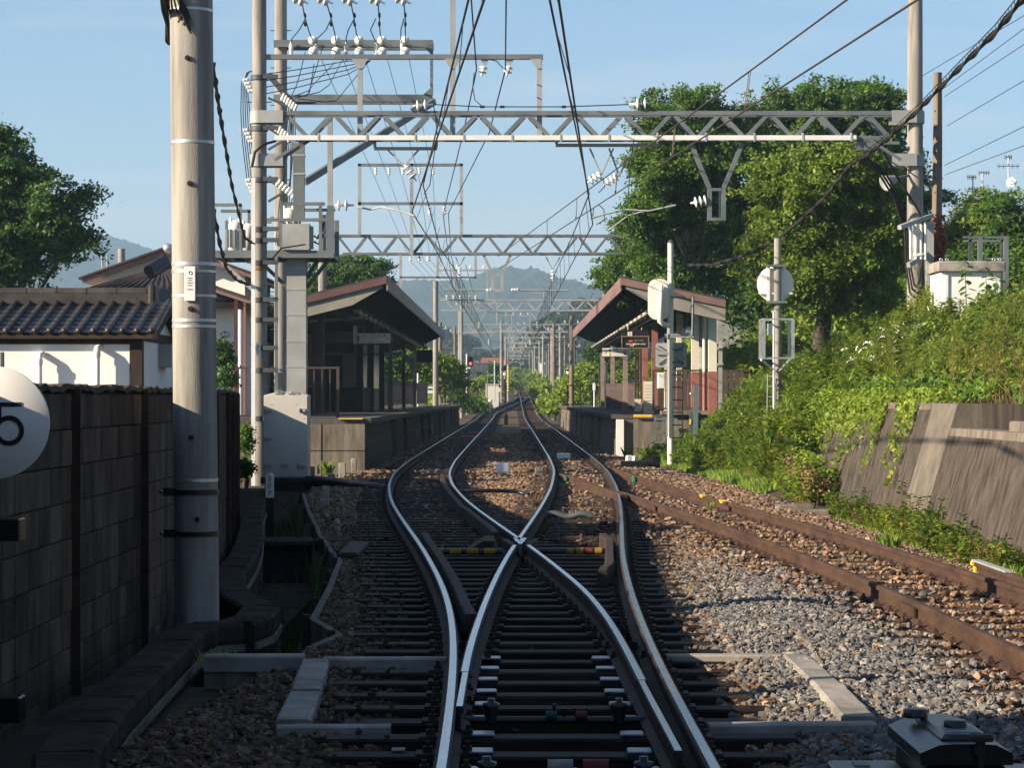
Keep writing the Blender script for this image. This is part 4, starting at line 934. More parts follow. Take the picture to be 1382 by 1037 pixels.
# junction boxes under the gantry, floodlight
for px0, px1, py0, py1 in ((1155, 1180, 193, 204), (1188, 1212, 192, 196)):
    q = MB(); q.box(PX(px0, Yg), PX(px1, Yg), Yg-.2, Yg+.1, PZ(py1, Yg), PZ(py0, Yg)); part('cable_box', q, 'steel_grey', g1)
fl = thing('floodlight', 'pale conical floodlight on the pole among the trees', 'floodlight', P(1205, 243, Yg-.4))
q = MB(); q.lathe(P(1211, 240, Yg-.35), (-.8, -.4, -.35), [(0, 0), (.06, 0), (.09, .1), (.17, .32), (.18, .34), (.16, .34), (.10, .30), (0, .28)], 16); part('reflector', q, 'panel_grey', fl)
q = MB(); q.cyl(P(1211, 240, Yg-.35), P(1226, 237, Yg-.1), .03, n=8); part('arm', q, 'steel_grey', fl)
# stray cables and grey boxes on the poles' sides: see cables

# second pole with cross arms behind the gantry pole
Yp = 57.0
tp = thing('transmission_pole', 'tall concrete pole with steel cross arms, standing behind the gantry pole', 'transmission pole', (PX(379, Yp), Yp, -.3))
q = MB(); q.tube([(PX(379, Yp), Yp, -.5), (PX(379, Yp), Yp, 12.5)], [.165, .145], 16); part('pole', q, 'pole_concrete', tp)
for py, px1 in ((60.5, 585), (134, 584)):
    q = MB(); q.box(PX(371, Yp), PX(px1, Yp), Yp-.30, Yp-.18, PZ(py+5, Yp), PZ(py-4.5, Yp)); part('cross_arm', q, 'steel_grey', tp)
    q = MB(); q.box(PX(374, Yp), PX(px1, Yp), Yp+.18, Yp+.30, PZ(py+5, Yp), PZ(py-4.5, Yp)); part('cross_arm', q, 'steel_grey', tp)
q = MB(); x = PX(583, Yp); q.box(x-.035, x+.035, Yp-.30, Yp-.2, PZ(130, Yp), PZ(64, Yp)); part('arm_post', q, 'steel_grey', tp)
for z0, z1, s in ((65, 78, 1), (130, 118, -1)):
    q = MB(); q.prism([(x-.20, PZ(z0, Yp)), (x+.03, PZ(z0, Yp)), (x+.03, PZ(z1, Yp))] if s > 0 else [(x-.2, PZ(z0, Yp)), (x+.03, PZ(z1, Yp)), (x+.03, PZ(z0, Yp))], 'y', Yp-.315, Yp-.302); part('gusset', q, 'steel_grey', tp)
for k, px in enumerate((422, 453, 484.5, 515.5, 546.5)):
    q = MB()
    for dz, dy in ((0, 0), (-.26, .05)):
        c = P(px, 54, Yp-.55)+Vector((0, dy, dz)); q.lathe(c, (0, 1, 0), [(0, -.02), (.05, -.03), (.055, -.012), (.105, -.012), (.112, .01), (.085, .025), (.05, .02), (.03, .09), (0, .1)], 16)
    part('disc_insulator', q, 'insulator_white', tp)
    q = MB(); q.cyl(P(px, 60, Yp-.48), P(px, 60, Yp-.30), .02, n=6); part('pin', q, 'steel_dark', tp)
for px in (393, 426, 467.5, 508, 542.5):
    q = MB(); q.lathe(P(px, 82, Yp-.38), (0, 0, 1), [(.02, 0), (.02, .06), (.035, .07), (.05, .10), (.035, .13), (.05, .16), (.035, .2), (.055, .24), (.055, .37), (.03, .42), (.02, .46), (.0, .47)], 10); part('post_insulator', q, 'insulator_white', tp)
q = MB()
for k in range(11): z = 1.4+k*.9; q.cyl((PX(379, Yp)-.25, Yp, z), (PX(379, Yp)+.25, Yp, z), .012, n=5)
part('step_bolts', q, 'steel_dark', tp)
# raked brackets with stacked white insulators by the poles
for i, (pa, pb, Yb) in enumerate((((362, 100), (396, 140), 53), ((362, 170), (388, 186), 53), ((362, 240), (388, 256), 53))):
    q = MB(); q.beam(P(*pa, Yb), P(*pb, Yb), .10, .13); q.beam(P(pa[0], pa[1]+32, Yb), P(pb[0]-6, pb[1]+4, Yb), .05, .05); part('raked_arm', q, 'steel_dark', tp)
    for k in range(6):
        c = P(pb[0]-14+k*3.4, pb[1]-10+k*2.9-(4 if i else 0), Yb-.1)
        if i == 2: c = P(376+k*4.2, 246+k*3.4, Yb-.1)
        q = MB(); q.lathe(c, (.35, -.2, .8) if i < 2 else (.6, -.35, .7), [(.015, -.1), (.032, -.08), (.042, -.05), (.026, -.025), (.042, 0), (.026, .03), (.036, .06), (0, .08)], 8); part('spool_insulator', q, 'insulator_white', tp)
for i, (px, py) in enumerate(((337, 116), (337, 184), (340, 252))):
    for k in range(4):
        q = MB(); c = P(px-4+k*2.2, py+k*5-8, 50); q.lathe(c-Vector((.08, 0, 0)), (1, .1, .1), [(0, 0), (.035, 0), (.044, .03), (.03, .05), (.044, .07), (.044, .1), (.022, .12), (.022, .2)], 8); part('spool_insulator', q, 'insulator_white', tp)
# long raking strut up to the lower arm
q = MB(); q.beam(P(411, 246, 52.5), P(586, 137, 56.5), .10, .15); part('raking_strut', q, 'steel_grey', tp)

# transformer platform on its square steel column
Yt = 52.0
tf = thing('transformer_platform', 'grey steel platform with railings and transformers on a square column', 'transformer platform', (PX(401, Yt), Yt, -.2))
q = MB(); q.box(PX(388, Yt), PX(414, Yt), Yt-.2, Yt+.2, -.6, PZ(339, Yt)); part('column', q, 'steel_pale', tf)
q = MB(); q.box(PX(396, Yt), PX(411, Yt), Yt-.1, Yt+.1, PZ(298, Yt), PZ(194, Yt)); part('upper_column', q, 'steel_grey', tf)
for py in (362, 391, 425, 461, 495, 235, 210):
    q = MB(); x0, x1 = (PX(387.5, Yt), PX(414.5, Yt)) if py > 300 else (PX(395, Yt), PX(412, Yt)); d = .21 if py > 300 else .11
    q.box(x0, x1, Yt-d, Yt+d, PZ(py+1.3, Yt), PZ(py-1.3, Yt)); part('column_strap', q, 'panel_grey', tf)
q = MB(); zf = PZ(350, Yt); q.box(PX(288, Yt), PX(451, Yt), Yt-.55, Yt-.45, zf, PZ(340, Yt)); q.box(PX(288, Yt), PX(451, Yt), Yt+1.15, Yt+1.25, zf, PZ(340, Yt))
for px in np.arange(290, 452, 20): q.box(PX(px, Yt)-.03, PX(px, Yt)+.03, Yt-.45, Yt+1.15, zf+.02, zf+.12)
part('floor_frame', q, 'steel_grey', tf)
q = MB(); q.box(PX(289, Yt), PX(450, Yt), Yt-.44, Yt+1.14, zf+.125, zf+.15); part('floor_plate', q, 'steel_dark', tf)
for px0, px1, yy in ((383, 441, Yt-.5), (347, 447, Yt-.52), (289, 330, Yt-.5), (289, 330, Yt+1.2), (395, 447, Yt+1.2)):
    q = MB(); zt = PZ(275.5 if (px0 in (383, 395)) else 297 if px0 == 347 else 277, Yt); q.box(PX(px0, Yt), PX(px1, Yt), yy-.03, yy+.03, zt-.07, zt); part('rail_bar', q, 'steel_grey', tf)
for px, yy, pt_, wd in ((383, Yt-.5, 276, .035), (435, Yt-.5, 276, .035), (448.5, Yt-.50, 280, .07), (446, Yt-.1, 152, .055), (328, Yt-.5, 278, .03), (297, Yt+1.2, 292, .03), (328, Yt+1.2, 278, .03), (449, Yt+1.2, 292, .05), (441, Yt+.4, 280, .035)):
    q = MB(); x = PX(px, Yt); q.box(x-wd, x+wd, yy-wd, yy+wd, zf, PZ(pt_, Yt)); part('rail_post', q, 'steel_grey' if px != 446 else 'steel_pale', tf)
for a, b in (((414, 388), (444, 350)), ((388, 388), (350, 352)), ((345, 395), (296, 350)), ((414, 375), (430, 350))):
    q = MB(); q.beam(P(*a, Yt), P(*b, Yt), .08, .11, up=(0, 1, 0)); part('knee_brace', q, 'steel_pale' if a[0] == 345 else 'steel_dark', tf)
e = put_insul(P(452, 277, Yt-.2), (1, -.05, .0), tf, 2, .13, .16)
q = MB(); q.box(PX(383, Yt-.3), PX(419, Yt-.3), Yt-.62, Yt-.22, PZ(338, Yt-.4), PZ(303, Yt-.4)); q.box(PX(419, Yt-.3), PX(423, Yt-.3), Yt-.58, Yt-.26, PZ(336, Yt-.4), PZ(306, Yt-.4)); bx_ = part('switch_box', q, 'steel_pale', tf)
q = MB(); q.tube([P(424, 318, Yt-.4), P(428, 322, Yt-.4), P(434, 312, Yt-.4), P(437, 300, Yt-.4)], .03, 6); q.tube([P(424, 326, Yt-.4), P(430, 330, Yt-.4), P(436, 316, Yt-.4)], .03, 6); part('cable_tail', q, 'wire_black', tf)
def can(px, Y, py0, py1, r, fins, lab=None):
    x = PX(px, Y); z0, z1 = PZ(py1, Y), PZ(py0, Y)
    q = MB(); q.lathe((x, Y, z0), (0, 0, 1), [(0, 0), (r, 0), (r, (z1-z0)*.78), (r*.98, (z1-z0)*.84), (r*.6, (z1-z0)*.97), (0, z1-z0)], 20); c = part('transformer', q, 'tray_white', tf)
    if fins:
        q = MB()
        for k in range(12):
            a = k*math.pi/6; q.cbox((x+r*1.08*math.cos(a), Y+r*1.08*math.sin(a), z0+(z1-z0)*.42), .10, .012, (z1-z0)*.55, rz=a)
        part('fins', q, 'steel_pale', c)
    q = MB()
    for dx in (-.1, .1): q.lathe((x+dx, Y-.06, z1-.1), (0, 0, 1), [(.03, 0), (.045, .05), (.03, .07), (.045, .1), (.02, .14), (0, .16)], 8)
    part('bushing', q, 'insulator_white', c)
can(318, Yt+.2, 296, 341, .16, True); can(390, Yt+.6, 280, 341, .20, True); can(335, Yt+.7, 300, 341, .15, False)
for k, (px, m, wd) in enumerate(((342, 'tray_white', 5.5), (373, 'steel_grey', 4))):
    Yc = 49.72 if k == 0 else 51.4; q = MB(); q.box(PX(px-wd/2, Yc), PX(px+wd/2, Yc), Yc-.03, Yc+.03, -.3 if k == 0 else .2, PZ(240 if k == 0 else 345, Yc))
    solo('conduit', q, m, ['pale square conduit strapped to the front of the gantry pole', 'slim grey conduit rising beside the square column'][k], 'conduit')
q = MB()
for zz in (PZ(105, Yg), PZ(174, Yg), PZ(243, Yg), PZ(310, Yg), PZ(325, Yg), PZ(355, Yg), PZ(405, Yg), PZ(432, Yg), PZ(470, Yg), PZ(500, Yg), PZ(565, Yg)): q.cyl((XL, Yg, zz-.05), (XL, Yg, zz+.05), .185, n=14); q.box(XL+.1, XL+.42, Yg-.26, Yg-.2, zz-.045, zz+.045)
part('clamp_bands', q, 'steel_dark', g1, kind='stuff')
q = MB(); bands(q, XL, Yg, PZ(362, Yg), .186, .07); part('orange_band', q, 'orange_tile', g1)
x = PX(349, 49.8); q = MB(); q.box(x-.045, x+.045, 49.76, 49.79, PZ(480, 49.8), PZ(463, 49.8)); o = part('number_plate', q, 'white_paint', g1)
text('大\n三', .09, (x, 49.757, PZ(471.5, 49.8)), 'black_paint', o)

# farther gantries over the platforms and along the line
Y2 = 86.0
g2, zb2 = gantry(Y2, PX(435, Y2), PX(902, Y2), PZ(317, Y2), PZ(317, Y2)-PZ(344.5, Y2), 'second lattice gantry with rusty spots, spanning between the two canopies', bay=.54, poles=((None, .16), (None, .16)), ztop=(PZ(290, Y2), PZ(320, Y2)), m='steel_grey')
dropb(g2, Y2-.1, 671, 18, 345, 369, 394, 6.5, 'steel_pale', .10)
for px in (519, 556, 620):
    q = MB(); q.box(PX(px, Y2)-.06, PX(px, Y2)+.06, Y2-.35, Y2-.24, PZ(376 if px != 556 else 345, Y2), PZ(222 if px != 611 else 0, Y2)) if px == 556 else q.box(PX(486 if px == 519 else 623, Y2)-.055, PX(486 if px == 519 else 623, Y2)+.055, Y2-.35, Y2-.24, PZ(318, Y2), PZ(222, Y2)); part('frame_post', q, 'steel_pale', g2)
for py in (223, 275):
    q = MB(); q.box(PX(484, Y2), PX(625, Y2), Y2-.35, Y2-.25, PZ(py+2.6, Y2), PZ(py-1.2, Y2)); part('frame_beam', q, 'steel_grey', g2)
for px in (507, 525, 543.5, 566, 584.5): put_insul(P(px, 224, Y2-.3), (0, 0, -1), g2, 3, .07, .09)
for px in (580, 600): put_insul(P(px, 277, Y2-.3), (0, 0, -1), g2, 3, .08, .10)
q = MB(); q.box(PX(540, Y2), PX(643, Y2), Y2-.2, Y2-.1, PZ(344, Y2), PZ(341.5, Y2)); q.box(PX(540, Y2), PX(643, Y2), Y2-.2, Y2-.1, PZ(376, Y2), PZ(373.5, Y2)); part('frame_beam', q, 'steel_grey', g2)
for px in (541, 591, 642): q = MB(); q.box(PX(px, Y2)-.045, PX(px, Y2)+.045, Y2-.2, Y2-.1, PZ(410 if px == 541 else 376, Y2), PZ(343, Y2)); part('frame_post', q, 'steel_pale', g2)
for px in (554, 566, 578): put_insul(P(px, 344, Y2-.15), (0, 0, -1), g2, 2, .07, .09)
vhang(g2, Y2, (615, 627), 620, 347, 360); put_insul(P(620, 359, Y2), (0, 0, -1), g2, 4, .08, .10)
vhang(g2, Y2, (737, 756), 746, 347, 364); put_insul(P(746, 363, Y2), (0, 0, -1), g2, 3, .09, .12)
q = MB(); q.cyl(P(598, 391.5, Y2), P(655, 391.5, Y2), .028, n=8); q.cyl(P(702, 392, Y2), P(766, 392.5, Y2), .028, n=8); part('steady_tube', q, 'steel_pale', g2)
q = MB(); q.cyl(P(734, 394, Y2), P(734, 401, Y2), .02, n=6); q.tube([P(714, 396, Y2), P(734, 396, Y2), P(745, 403, Y2)], .02, 6); q.tube([P(735, 387, Y2), P(746, 383, Y2), P(757, 391, Y2)], .02, 6); part('registration_arm', q, 'steel_pale', g2)
put_insul(P(655, 391.5, Y2), (1, 0, 0), g2, 5, .07, .055); put_insul(P(702, 391.5, Y2), (-1, 0, 0), g2, 5, .07, .055)
Y3 = 143.0
def far_gantry(Y, xl, xr, label, mid=True, pmat=('pole_concrete', 'pole_concrete')):
    zt = float(ZT(Y))
    g, zb = gantry(Y, xl, xr, zt+7.5, .72, label, bay=.62, poles=((None, .17), (None, .17)), detail=False, ztop=(zt+8.6, zt+7.9), zfoot=(zt-.5, zt-.5), m='steel_pale', pm=pmat)
    c = (xl+xr)/2
    if mid:
        for cx, hw in ((max(-1.98, xl+1.4), .45), (1.53, .45)):
            if Y > 230 and cx < 0: continue
            for s in (-1, 1): q = MB(); q.beam((cx+s*hw, Y, zb), (cx, Y, zb-.6), .06, .06); part('hanger_strut', q, 'steel_pale', g)
            put_insul((cx, Y, zb-.6), (0, 0, -1), g, 3, .10, .13); q = MB(); q.cyl((cx-1.3, Y, zb-1.35), (cx+1.0, Y, zb-1.3), .035, n=6); part('steady_tube', q, 'steel_pale', g)
        q = MB()
        for s in (xl+1.1, xl+3.1): q.box(s-.05, s+.05, Y-.05, Y+.05, zt+7.5, zt+9.2)
        q.box(xl+.2, xl+3.3, Y-.05, Y+.05, zt+9.2, zt+9.3); part('top_frame', q, 'steel_pale', g)
        for k in range(4): put_insul((xl+.5+k*.8, Y, zt+9.3), (0, 0, 1), g, 2, .09, .10)
    return g
g3 = far_gantry(Y3, PX(588, Y3), 5.6, 'third lattice gantry, behind the far ends of both canopies')
for px, py in ((603, 398), (612, 398), (621, 398), (633, 398), (642, 398)): put_insul(P(px, py, Y3-.2), (0, 0, -1), g3, 2, .10, .12)
FG = [200, 258, 316, 374, 432, 495, 560, 640, 730, 840]
names = ['fourth', 'fifth', 'sixth', 'seventh', 'eighth', 'ninth', 'tenth', 'eleventh', 'twelfth', 'last visible']
for k, (Y, nm) in enumerate(zip(FG, names)):
    xl, xr = (-4.4, 5.0) if k == 0 else (-1.0-.15*(k % 3), 4.15+.2*(k % 2))
    far_gantry(Y, xl, xr, nm+' gantry down the line, '+('past the platform ends' if k == 0 else 'spanning the single track'), mid=k < 6)

# ---------------------------------------------------------------- wires
def wire(pts, r, lab, m='wire_black', name='overhead_wire', cat='overhead wire', group='overhead wires', sag=0, n=5, seg=1):
    pp_ = []
    for a, b in zip(pts, pts[1:]):
        a, b = Vector(a), Vector(b); k = 10 if sag else 1
        for i in range(k): p = a.lerp(b, i/k); p.z -= sag*4*(i/k)*(1-i/k)*(b-a).length/30; pp_.append(p)
    pp_.append(Vector(pts[-1]))
    q = MB(); q.tube(pp_, r*.72, n); return solo(name, q, m, lab, cat, group=group)
def ext(pa, pb, Y):
    """extend the line pb->pa to depth Y (towards the camera)"""
    pa, pb = Vector(pa), Vector(pb); t = (Y-pa.y)/(pb.y-pa.y); return pa+(pb-pa)*t
def run(pxa, pya, Ya, pxb, pyb, Yb, Y0): a, b = P(pxa, pya, Ya), P(pxb, pyb, Yb); return [ext(a, b, Y0), b]
W = []
# feeders over the loop track
a = P(643, 94, 49.9); wire([ext(P(636, 0, 41.3), a, 1), a, P(625, 180, 62), P(598, 289, 85.7)], .021, 'feeder wire from the gantry frame insulator nearer the poles')
a = P(682, 94, 49.9); wire([ext(P(683, 0, 41.3), a, 1), a, P(660, 180, 62), P(605, 288, 85.7)], .021, 'feeder wire from the outer gantry frame insulator')
wire([P(598, 289, 85.7), P(606, 350, 110), P(612, 398, 142.8), P(640, 436, 200)], .022, 'dark feeder past the second gantry, falling towards the third')
wire([P(605, 288, 85.7), P(609, 345, 110), P(621, 398, 142.8), P(646, 436, 200)], .022, 'second dark feeder past the second gantry')
# loop track contact and messenger
wire(run(653, 0, 21.7, 556, 286, 50, 1)+[P(590, 340, 64), P(618, 401, 86), (-1.9, 143, 5.3), (-1.6, 200, 5.4), (1.2, 258, 6.4)], .019, 'contact wire above the loop track', 'wire_copper')
wire(run(632, 0, 25.5, 571, 250, 50, 1)+[P(594, 335, 66), P(620, 372, 86), (-1.95, 143, 6.2), (-1.7, 200, 6.3), (1.2, 258, 7.3)], .019, 'messenger wire above the loop track contact wire')
c1 = [ext(P(754, 0, 21.7), P(800, 303, 50), 1), P(800, 303, 50), P(775, 350, 65), (1.53, 86, 5.15), (1.5, 143, 5.2)]
wire(c1+[(1.53, 200, 5.5), (1.53, 258, 6.4)]+[(1.53, y, float(ZT(y))+5.2) for y in FG[2:]], .019, 'contact wire above the main track', 'wire_copper')
wire([ext(P(742, 0, 25), P(795, 262, 50), 1), P(795, 262, 50), P(772, 320, 66), (1.55, 86, 6.05), (1.5, 143, 6.2), (1.53, 200, 6.4), (1.53, 258, 7.3)]+[(1.53, y, float(ZT(y))+6.2) for y in FG[2:]], .019, 'messenger wire above the main track contact wire')
hz = [ext(P(1142, 0, 25.2), P(672, 346, 85.8), 1), P(672, 346, 85.8)]; wire(hz, .017, 'messenger wire slanting over the siding towards the second gantry', 'wire_copper')
wire([ext(P(1237, 0, 21.7), P(673, 363, 85.8), 1), P(673, 363, 85.8)], .017, 'contact wire slanting over the siding', 'wire_copper')
# droppers of the siding wires
for k, f in enumerate((.10, .22, .36, .5, .64)):
    A0 = P(1142, 0, 25.2).lerp(P(672, 346, 85.8), f); B0 = P(1237, 0, 21.7).lerp(P(673, 363, 85.8), (A0.y-21.7)/(85.8-21.7))
    for dy in (0, .25):
        q = MB(); q.cyl(A0+Vector((0, dy, 0)), B0+Vector((.01, dy, .02)), .006, n=4)
        if dy == 0: q.cbox(B0+Vector((0, 0, .03)), .03, .07, .06)
        W.append(q)
q = MB()
for w_ in W: q.add(w_.v, w_.f)
solo('wire_droppers', q, 'wire_copper', 'thin paired droppers hanging between the two siding wires', 'droppers')
# droppers between messenger and contact wire, both tracks
for lab, pm, pc, y0, y1 in (('thin droppers of the main track wires', [ext(P(742, 0, 25), P(795, 262, 50), 1), P(795, 262, 50), (1.55, 86, 6.05), (1.5, 143, 6.2), (1.53, 200, 6.4), (1.53, 258, 7.3), (1.53, 316, float(ZT(316))+6.2), (1.53, 432, float(ZT(432))+6.2)], [c1[0], P(800, 303, 50), (1.53, 86, 5.15), (1.5, 143, 5.2), (1.53, 200, 5.5), (1.53, 258, 6.4), (1.53, 316, float(ZT(316))+5.2), (1.53, 432, float(ZT(432))+5.2)], 22, 430), ('thin droppers of the loop track wires', [ext(P(632, 0, 25.5), P(571, 250, 50), 1), P(571, 250, 50), P(620, 372, 86), (-1.95, 143, 6.2), (-1.7, 200, 6.3)], [ext(P(653, 0, 21.7), P(556, 286, 50), 1), P(556, 286, 50), P(618, 401, 86), (-1.9, 143, 5.3), (-1.6, 200, 5.4)], 22, 198)):
    def at_(pl_, y): return Vector([float(np.interp(y, [p[1] for p in pl_], [p[i] for p in pl_])) for i in range(3)])
    q = MB(); y = y0
    while y < y1: q.cyl(at_(pc, y), at_(pm, y), .006 if y < 90 else .012, n=4); y += 5 if y < 150 else 10
    solo('wire_droppers', q, 'wire_black', lab, 'droppers')
for k, (x, z, lab) in enumerate(((4.9, 7.9, 'upper feeder line strung along the bank side gantry poles'), (5.2, 7.2, 'middle feeder line strung along the bank side gantry poles'), (5.0, 6.7, 'lower feeder line strung along the bank side gantry poles'), (-3.6, 9.6, 'outer feeder line above the loop side of the far gantries'), (-2.8, 9.6, 'inner feeder line above the loop side of the far gantries'))):
    wire([(x, 143, z), (x, 200, z+.25)]+[((x if x < 0 and Y < 250 else (x-1 if x > 0 else x+2.6)), Y, z+float(ZT(Y))) for Y in FG[1:8]], .024, lab, sag=.25)
# registration and stagger bits by the first gantry
q = MB(); q.tube([P(559, 291, 50), P(537, 284, 50.2), P(515, 279, 50.3), P(500, 283, 50.6), P(482, 279, 51.5)], .022, 6); solo('steady_arm', q, 'steel_pale', 'curved pale steady arm holding the loop track contact wire', 'steady arm', group='steady arms')
q = MB(); q.tube([P(797, 295, 50), P(820, 288, 50), P(845, 283, 50), P(875, 285, 50), P(912, 277, 49.95)], .022, 6); q.tube([P(820, 312, 50), P(848, 291, 50), P(870, 285, 50)], .02, 6); solo('steady_arm', q, 'steel_pale', 'curved pale steady arm reaching from the drop bracket', 'steady arm', group='steady arms')
q = MB(); q.tube([P(800, 292, 50), P(801, 281, 50), P(808, 276, 50), P(815, 283, 50), P(816, 297, 50), P(805, 303, 50)], .011, 5); q.tube([P(793, 262, 50), P(792, 245, 50), P(800, 237, 50), P(814, 240, 50), P(816, 252, 50), P(808, 260, 50)], .011, 5); q.tube([P(853, 150, 50), P(857, 175, 50), P(850, 230, 50), P(848, 265, 50), P(834, 287, 50)], .011, 5)
solo('jumper_loops', q, 'wire_black', 'thin looping jumper cables under the gantry at the main track', 'jumper cables')
q = MB(); q.tube([P(640, 98, 50), P(638, 118, 50), P(641, 135, 50), P(652, 144, 49.8)], .011, 5); q.tube([P(652, 86, 50), P(660, 80, 50), P(670, 82, 50), P(679, 92, 50)], .011, 5); q.tube([e1, P(587, 152, 49.8), P(590, 180, 49.8), P(580, 250, 50), P(572, 262, 50)], .011, 5)
solo('jumper_loops', q, 'wire_black', 'thin looping jumper cables at the frame insulators', 'jumper cables')
# thin transmission lines from the pole arms back along the loop side
for k, (px, px2) in enumerate(((422, 507), (453, 525), (485, 543.5), (516, 566), (547, 584.5))):
    pA = P(px, 54, Yp-.65); pT = P([407, 440, 473, 510, 545][k], 0, 50.0); up_ = ext(pT, pA, 20)
    q = MB(); q.tube([Vector(pT)+Vector((-.06, 0, .1)), pT, P([412, 447, 478, 512, 547][k], 25, 52), P([418, 452, 481, 513, 547][k], 45, 55), pA], .014, 5)
    q.tube([P([412, 447, 478, 507, 545][k], 25, 52), P([404, 440, 470, 500, 541][k], 40, 53), P([394, 428, 467, 505, 541][k], 52, 55), P((393, 426, 467.5, 508, 542.5)[k], 58, Yp-.38)], .013, 5)
    q.lathe(Vector(pT)+Vector((-.2, 0, .10)), (.85, -.2, -.45), [(.02, 0), (.03, .05), (.13, .10), (.13, .13), (.03, .16), (.12, .24), (.12, .27), (.02, .3), (.02, .4)], 10, mi=1)
    for py in (20, 32): q.cyl(P([411, 446, 478, 512, 547][k], py-2, 52), P([412, 447, 479, 512, 547][k], py+2, 52.2), .03, n=6)
    solo('drop_lead', q, ['wire_black', 'insulator_white'], 'black drop lead with white discs, %s along the upper cross arm from the pole' % ['first', 'second', 'third', 'fourth', 'fifth'][k], 'cable lead', group='drop leads on the cross arm')
    wire([pA, P(px2, 242, Y2-.3), P(554+k*9, 352, Y2+20), P(600+k*8, 402, Y3)], .011, 'thin transmission line, %s from the pole, running over the canopy' % ['first', 'second', 'third', 'fourth', 'fifth'][k])
q = MB()
for k in range(6):
    a = P(394+k % 3*4, 128+k, 54); b = P((412, 424, 436, 452, 470, 500)[k], (70, 86, 62, 84, 66, 80)[k], Yp-.3); m_ = a.lerp(b, .55)+Vector((.1*math.sin(k*2), 0, -.12-.22*(k % 3))); q.tube([a, a.lerp(m_, .6)+Vector((.02*k, 0, -.05)), m_, b], .011, 4)
for k in range(4): q.tube([P(350, 128-k*9, 50), P(400, 118-k*8, 54), P(470, 100-k*6, 56), P(500, 82, 56.6)], .011, 4)
solo('lead_bundle', q, 'wire_black', 'fan of thin leads from the raked bracket up to the cross arm', 'cable leads')
q = MB()
for k in range(5):
    q.tube([P(326+k*2, 110+k*3, 50), P(325+k*3, 150, 50), P(327+k*3, 190, 50), P(333+k*3, 240, 50)], .010, 4)
    q.tube([P(330, 108, 50), P(333+k, 98-k*.5, 50), P(340+k, 96, 50)], .010, 4)
for k in range(7):
    pts = [P(390+k*1.2+2*math.sin(k), 140, 54), P(386+k*2.2, 190, 54), P(380+k*3+3*math.cos(k*2), 240, 54), P(377+k*2.6, 275, 54), P(372+k*3, 330, 54)]; q.tube(pts, .011, 4)
q.tube([P(412, 330, 50.5), P(380, 335, 50), P(365, 352, 50), P(352, 362, 49.7)], .016, 5); q.tube([P(372, 190, 50), P(355, 195, 49.7), P(344, 205, 49.7), P(340, 225, 49.7)], .03, 6)
solo('lead_bundle', q, 'wire_black', 'tangle of thin leads hanging down the twin poles', 'cable leads')
# twisted black cable from the thick pole to the gantry pole
def cable(pts, r, lab, turns=0, m='wire_black', name='cable'):
    p_ = []; n = 14
    for a, b in zip(pts, pts[1:]):
        for i in range(n): p_.append(Vector(a).lerp(Vector(b), i/n))
    p_.append(Vector(pts[-1])); q = MB(); q.tube(p_, r, 6)
    if turns:
        L = len(p_)
        for s in range(2): q.tube([p+Vector((math.cos(i*turns+s*3.1)*r*1.5, 0, math.sin(i*turns+s*3.1)*r*1.5)) for i, p in enumerate(p_)], r*.55, 5)
    return solo(name, q, m, lab, 'cable', group='black cables')
cable([ext(P(229, 55, 18), P(222, 0, 17.2), 15), P(229, 55, 18), P(250, 62, 19), P(287, 85, 25), P(299, 165, 33), P(313, 250, 41), P(330, 320, 49), P(341, 328, 49.7)], .018, 'thick twisted black cable from behind the thick pole to the gantry pole', .9)
cable([P(288, 282, 40), P(297, 330, 44), P(306, 362, 48), P(320, 378, 49.5), P(336, 384, 49.8)], .022, 'short black cable looping under the transformer platform', .5)
# cable bundle over the bank
bundle = [P(1400, -25, 28), P(1345, 42, 32), P(1290, 97, 38), P(1240, 148, 44), P(1195, 190, 47.5), P(1160, 217, 48.5)]
cable(bundle, .025, 'heavy black cable bundle rising over the wooden pole to the sky', .55)
q = MB()
for k in range(70):
    f = k/70*5; i = min(int(f), 4); p = bundle[i].lerp(bundle[i+1], f-i); q.cyl(p, p+Vector((-.02, 0, .09)), .006, n=4)
q.tube([p+Vector((-.02, 0, .09)) for p in bundle], .010, 4); solo('cable_hanger', q, 'wire_black', 'thin carrier wire with rings above the heavy cable bundle', 'cable hanger')
cable([P(1168, 208, 48.5), P(1145, 226, 49), P(1112, 268, 49.5), P(1075, 302, 50), P(1050, 322, 50.2), P(1000, 347, 53), P(960, 358, 58), P(930, 358, 66)], .023, 'black cable bundle sagging from the gantry past the slim signal pole', .6)
for k in range(3):
    cable([P(1160+k*3, 216-k*3, 48.6), P(1185+k*3, 232-k*2, 48.8), P(1207+k*3, 268-k*3, 49.2), P(1221+k*2, 310, 49.6), P(1223+k*3, 360, 49.7), P(1228+k*3, 395-k*5, 49.7), P(1245+k*4, 412-k*8, 49.8)], .022, 'black cable drooping from the bundle down the bank pole, %s strand' % ['outer', 'middle', 'inner'][k])
cable([P(1192, 204, 48.8), P(1215, 246, 49.4), P(1240, 285, 49.6), P(1246, 305, 49.7), P(1245, 350, 49.7), P(1239, 385, 49.7), P(1242, 410, 49.8)], .028, 'single black cable running down the front of the bank pole')
cable([P(1153, 188, 49.7), P(1164, 200, 49.3), P(1168, 215, 49), P(1178, 228, 49)], .016, 'short black lead from the white tray to the bundle')
for k, (p0, p1) in enumerate((((1275, 118), (1400, 25)), ((1275, 130), (1400, 48)), ((1278, 170), (1400, 98)), ((1275, 223), (1400, 162)), ((1275, 236), (1400, 190)), ((1240, 105), (1400, 10)))):
    wire([P(*p0, 60), P(*p1, 45)], .011, 'thin service wire from the wooden pole, %s from its top' % ['first', 'second', 'third', 'fourth', 'fifth', 'sixth'][k], name='service_wire', cat='service wire', group='service wires to the wooden pole')
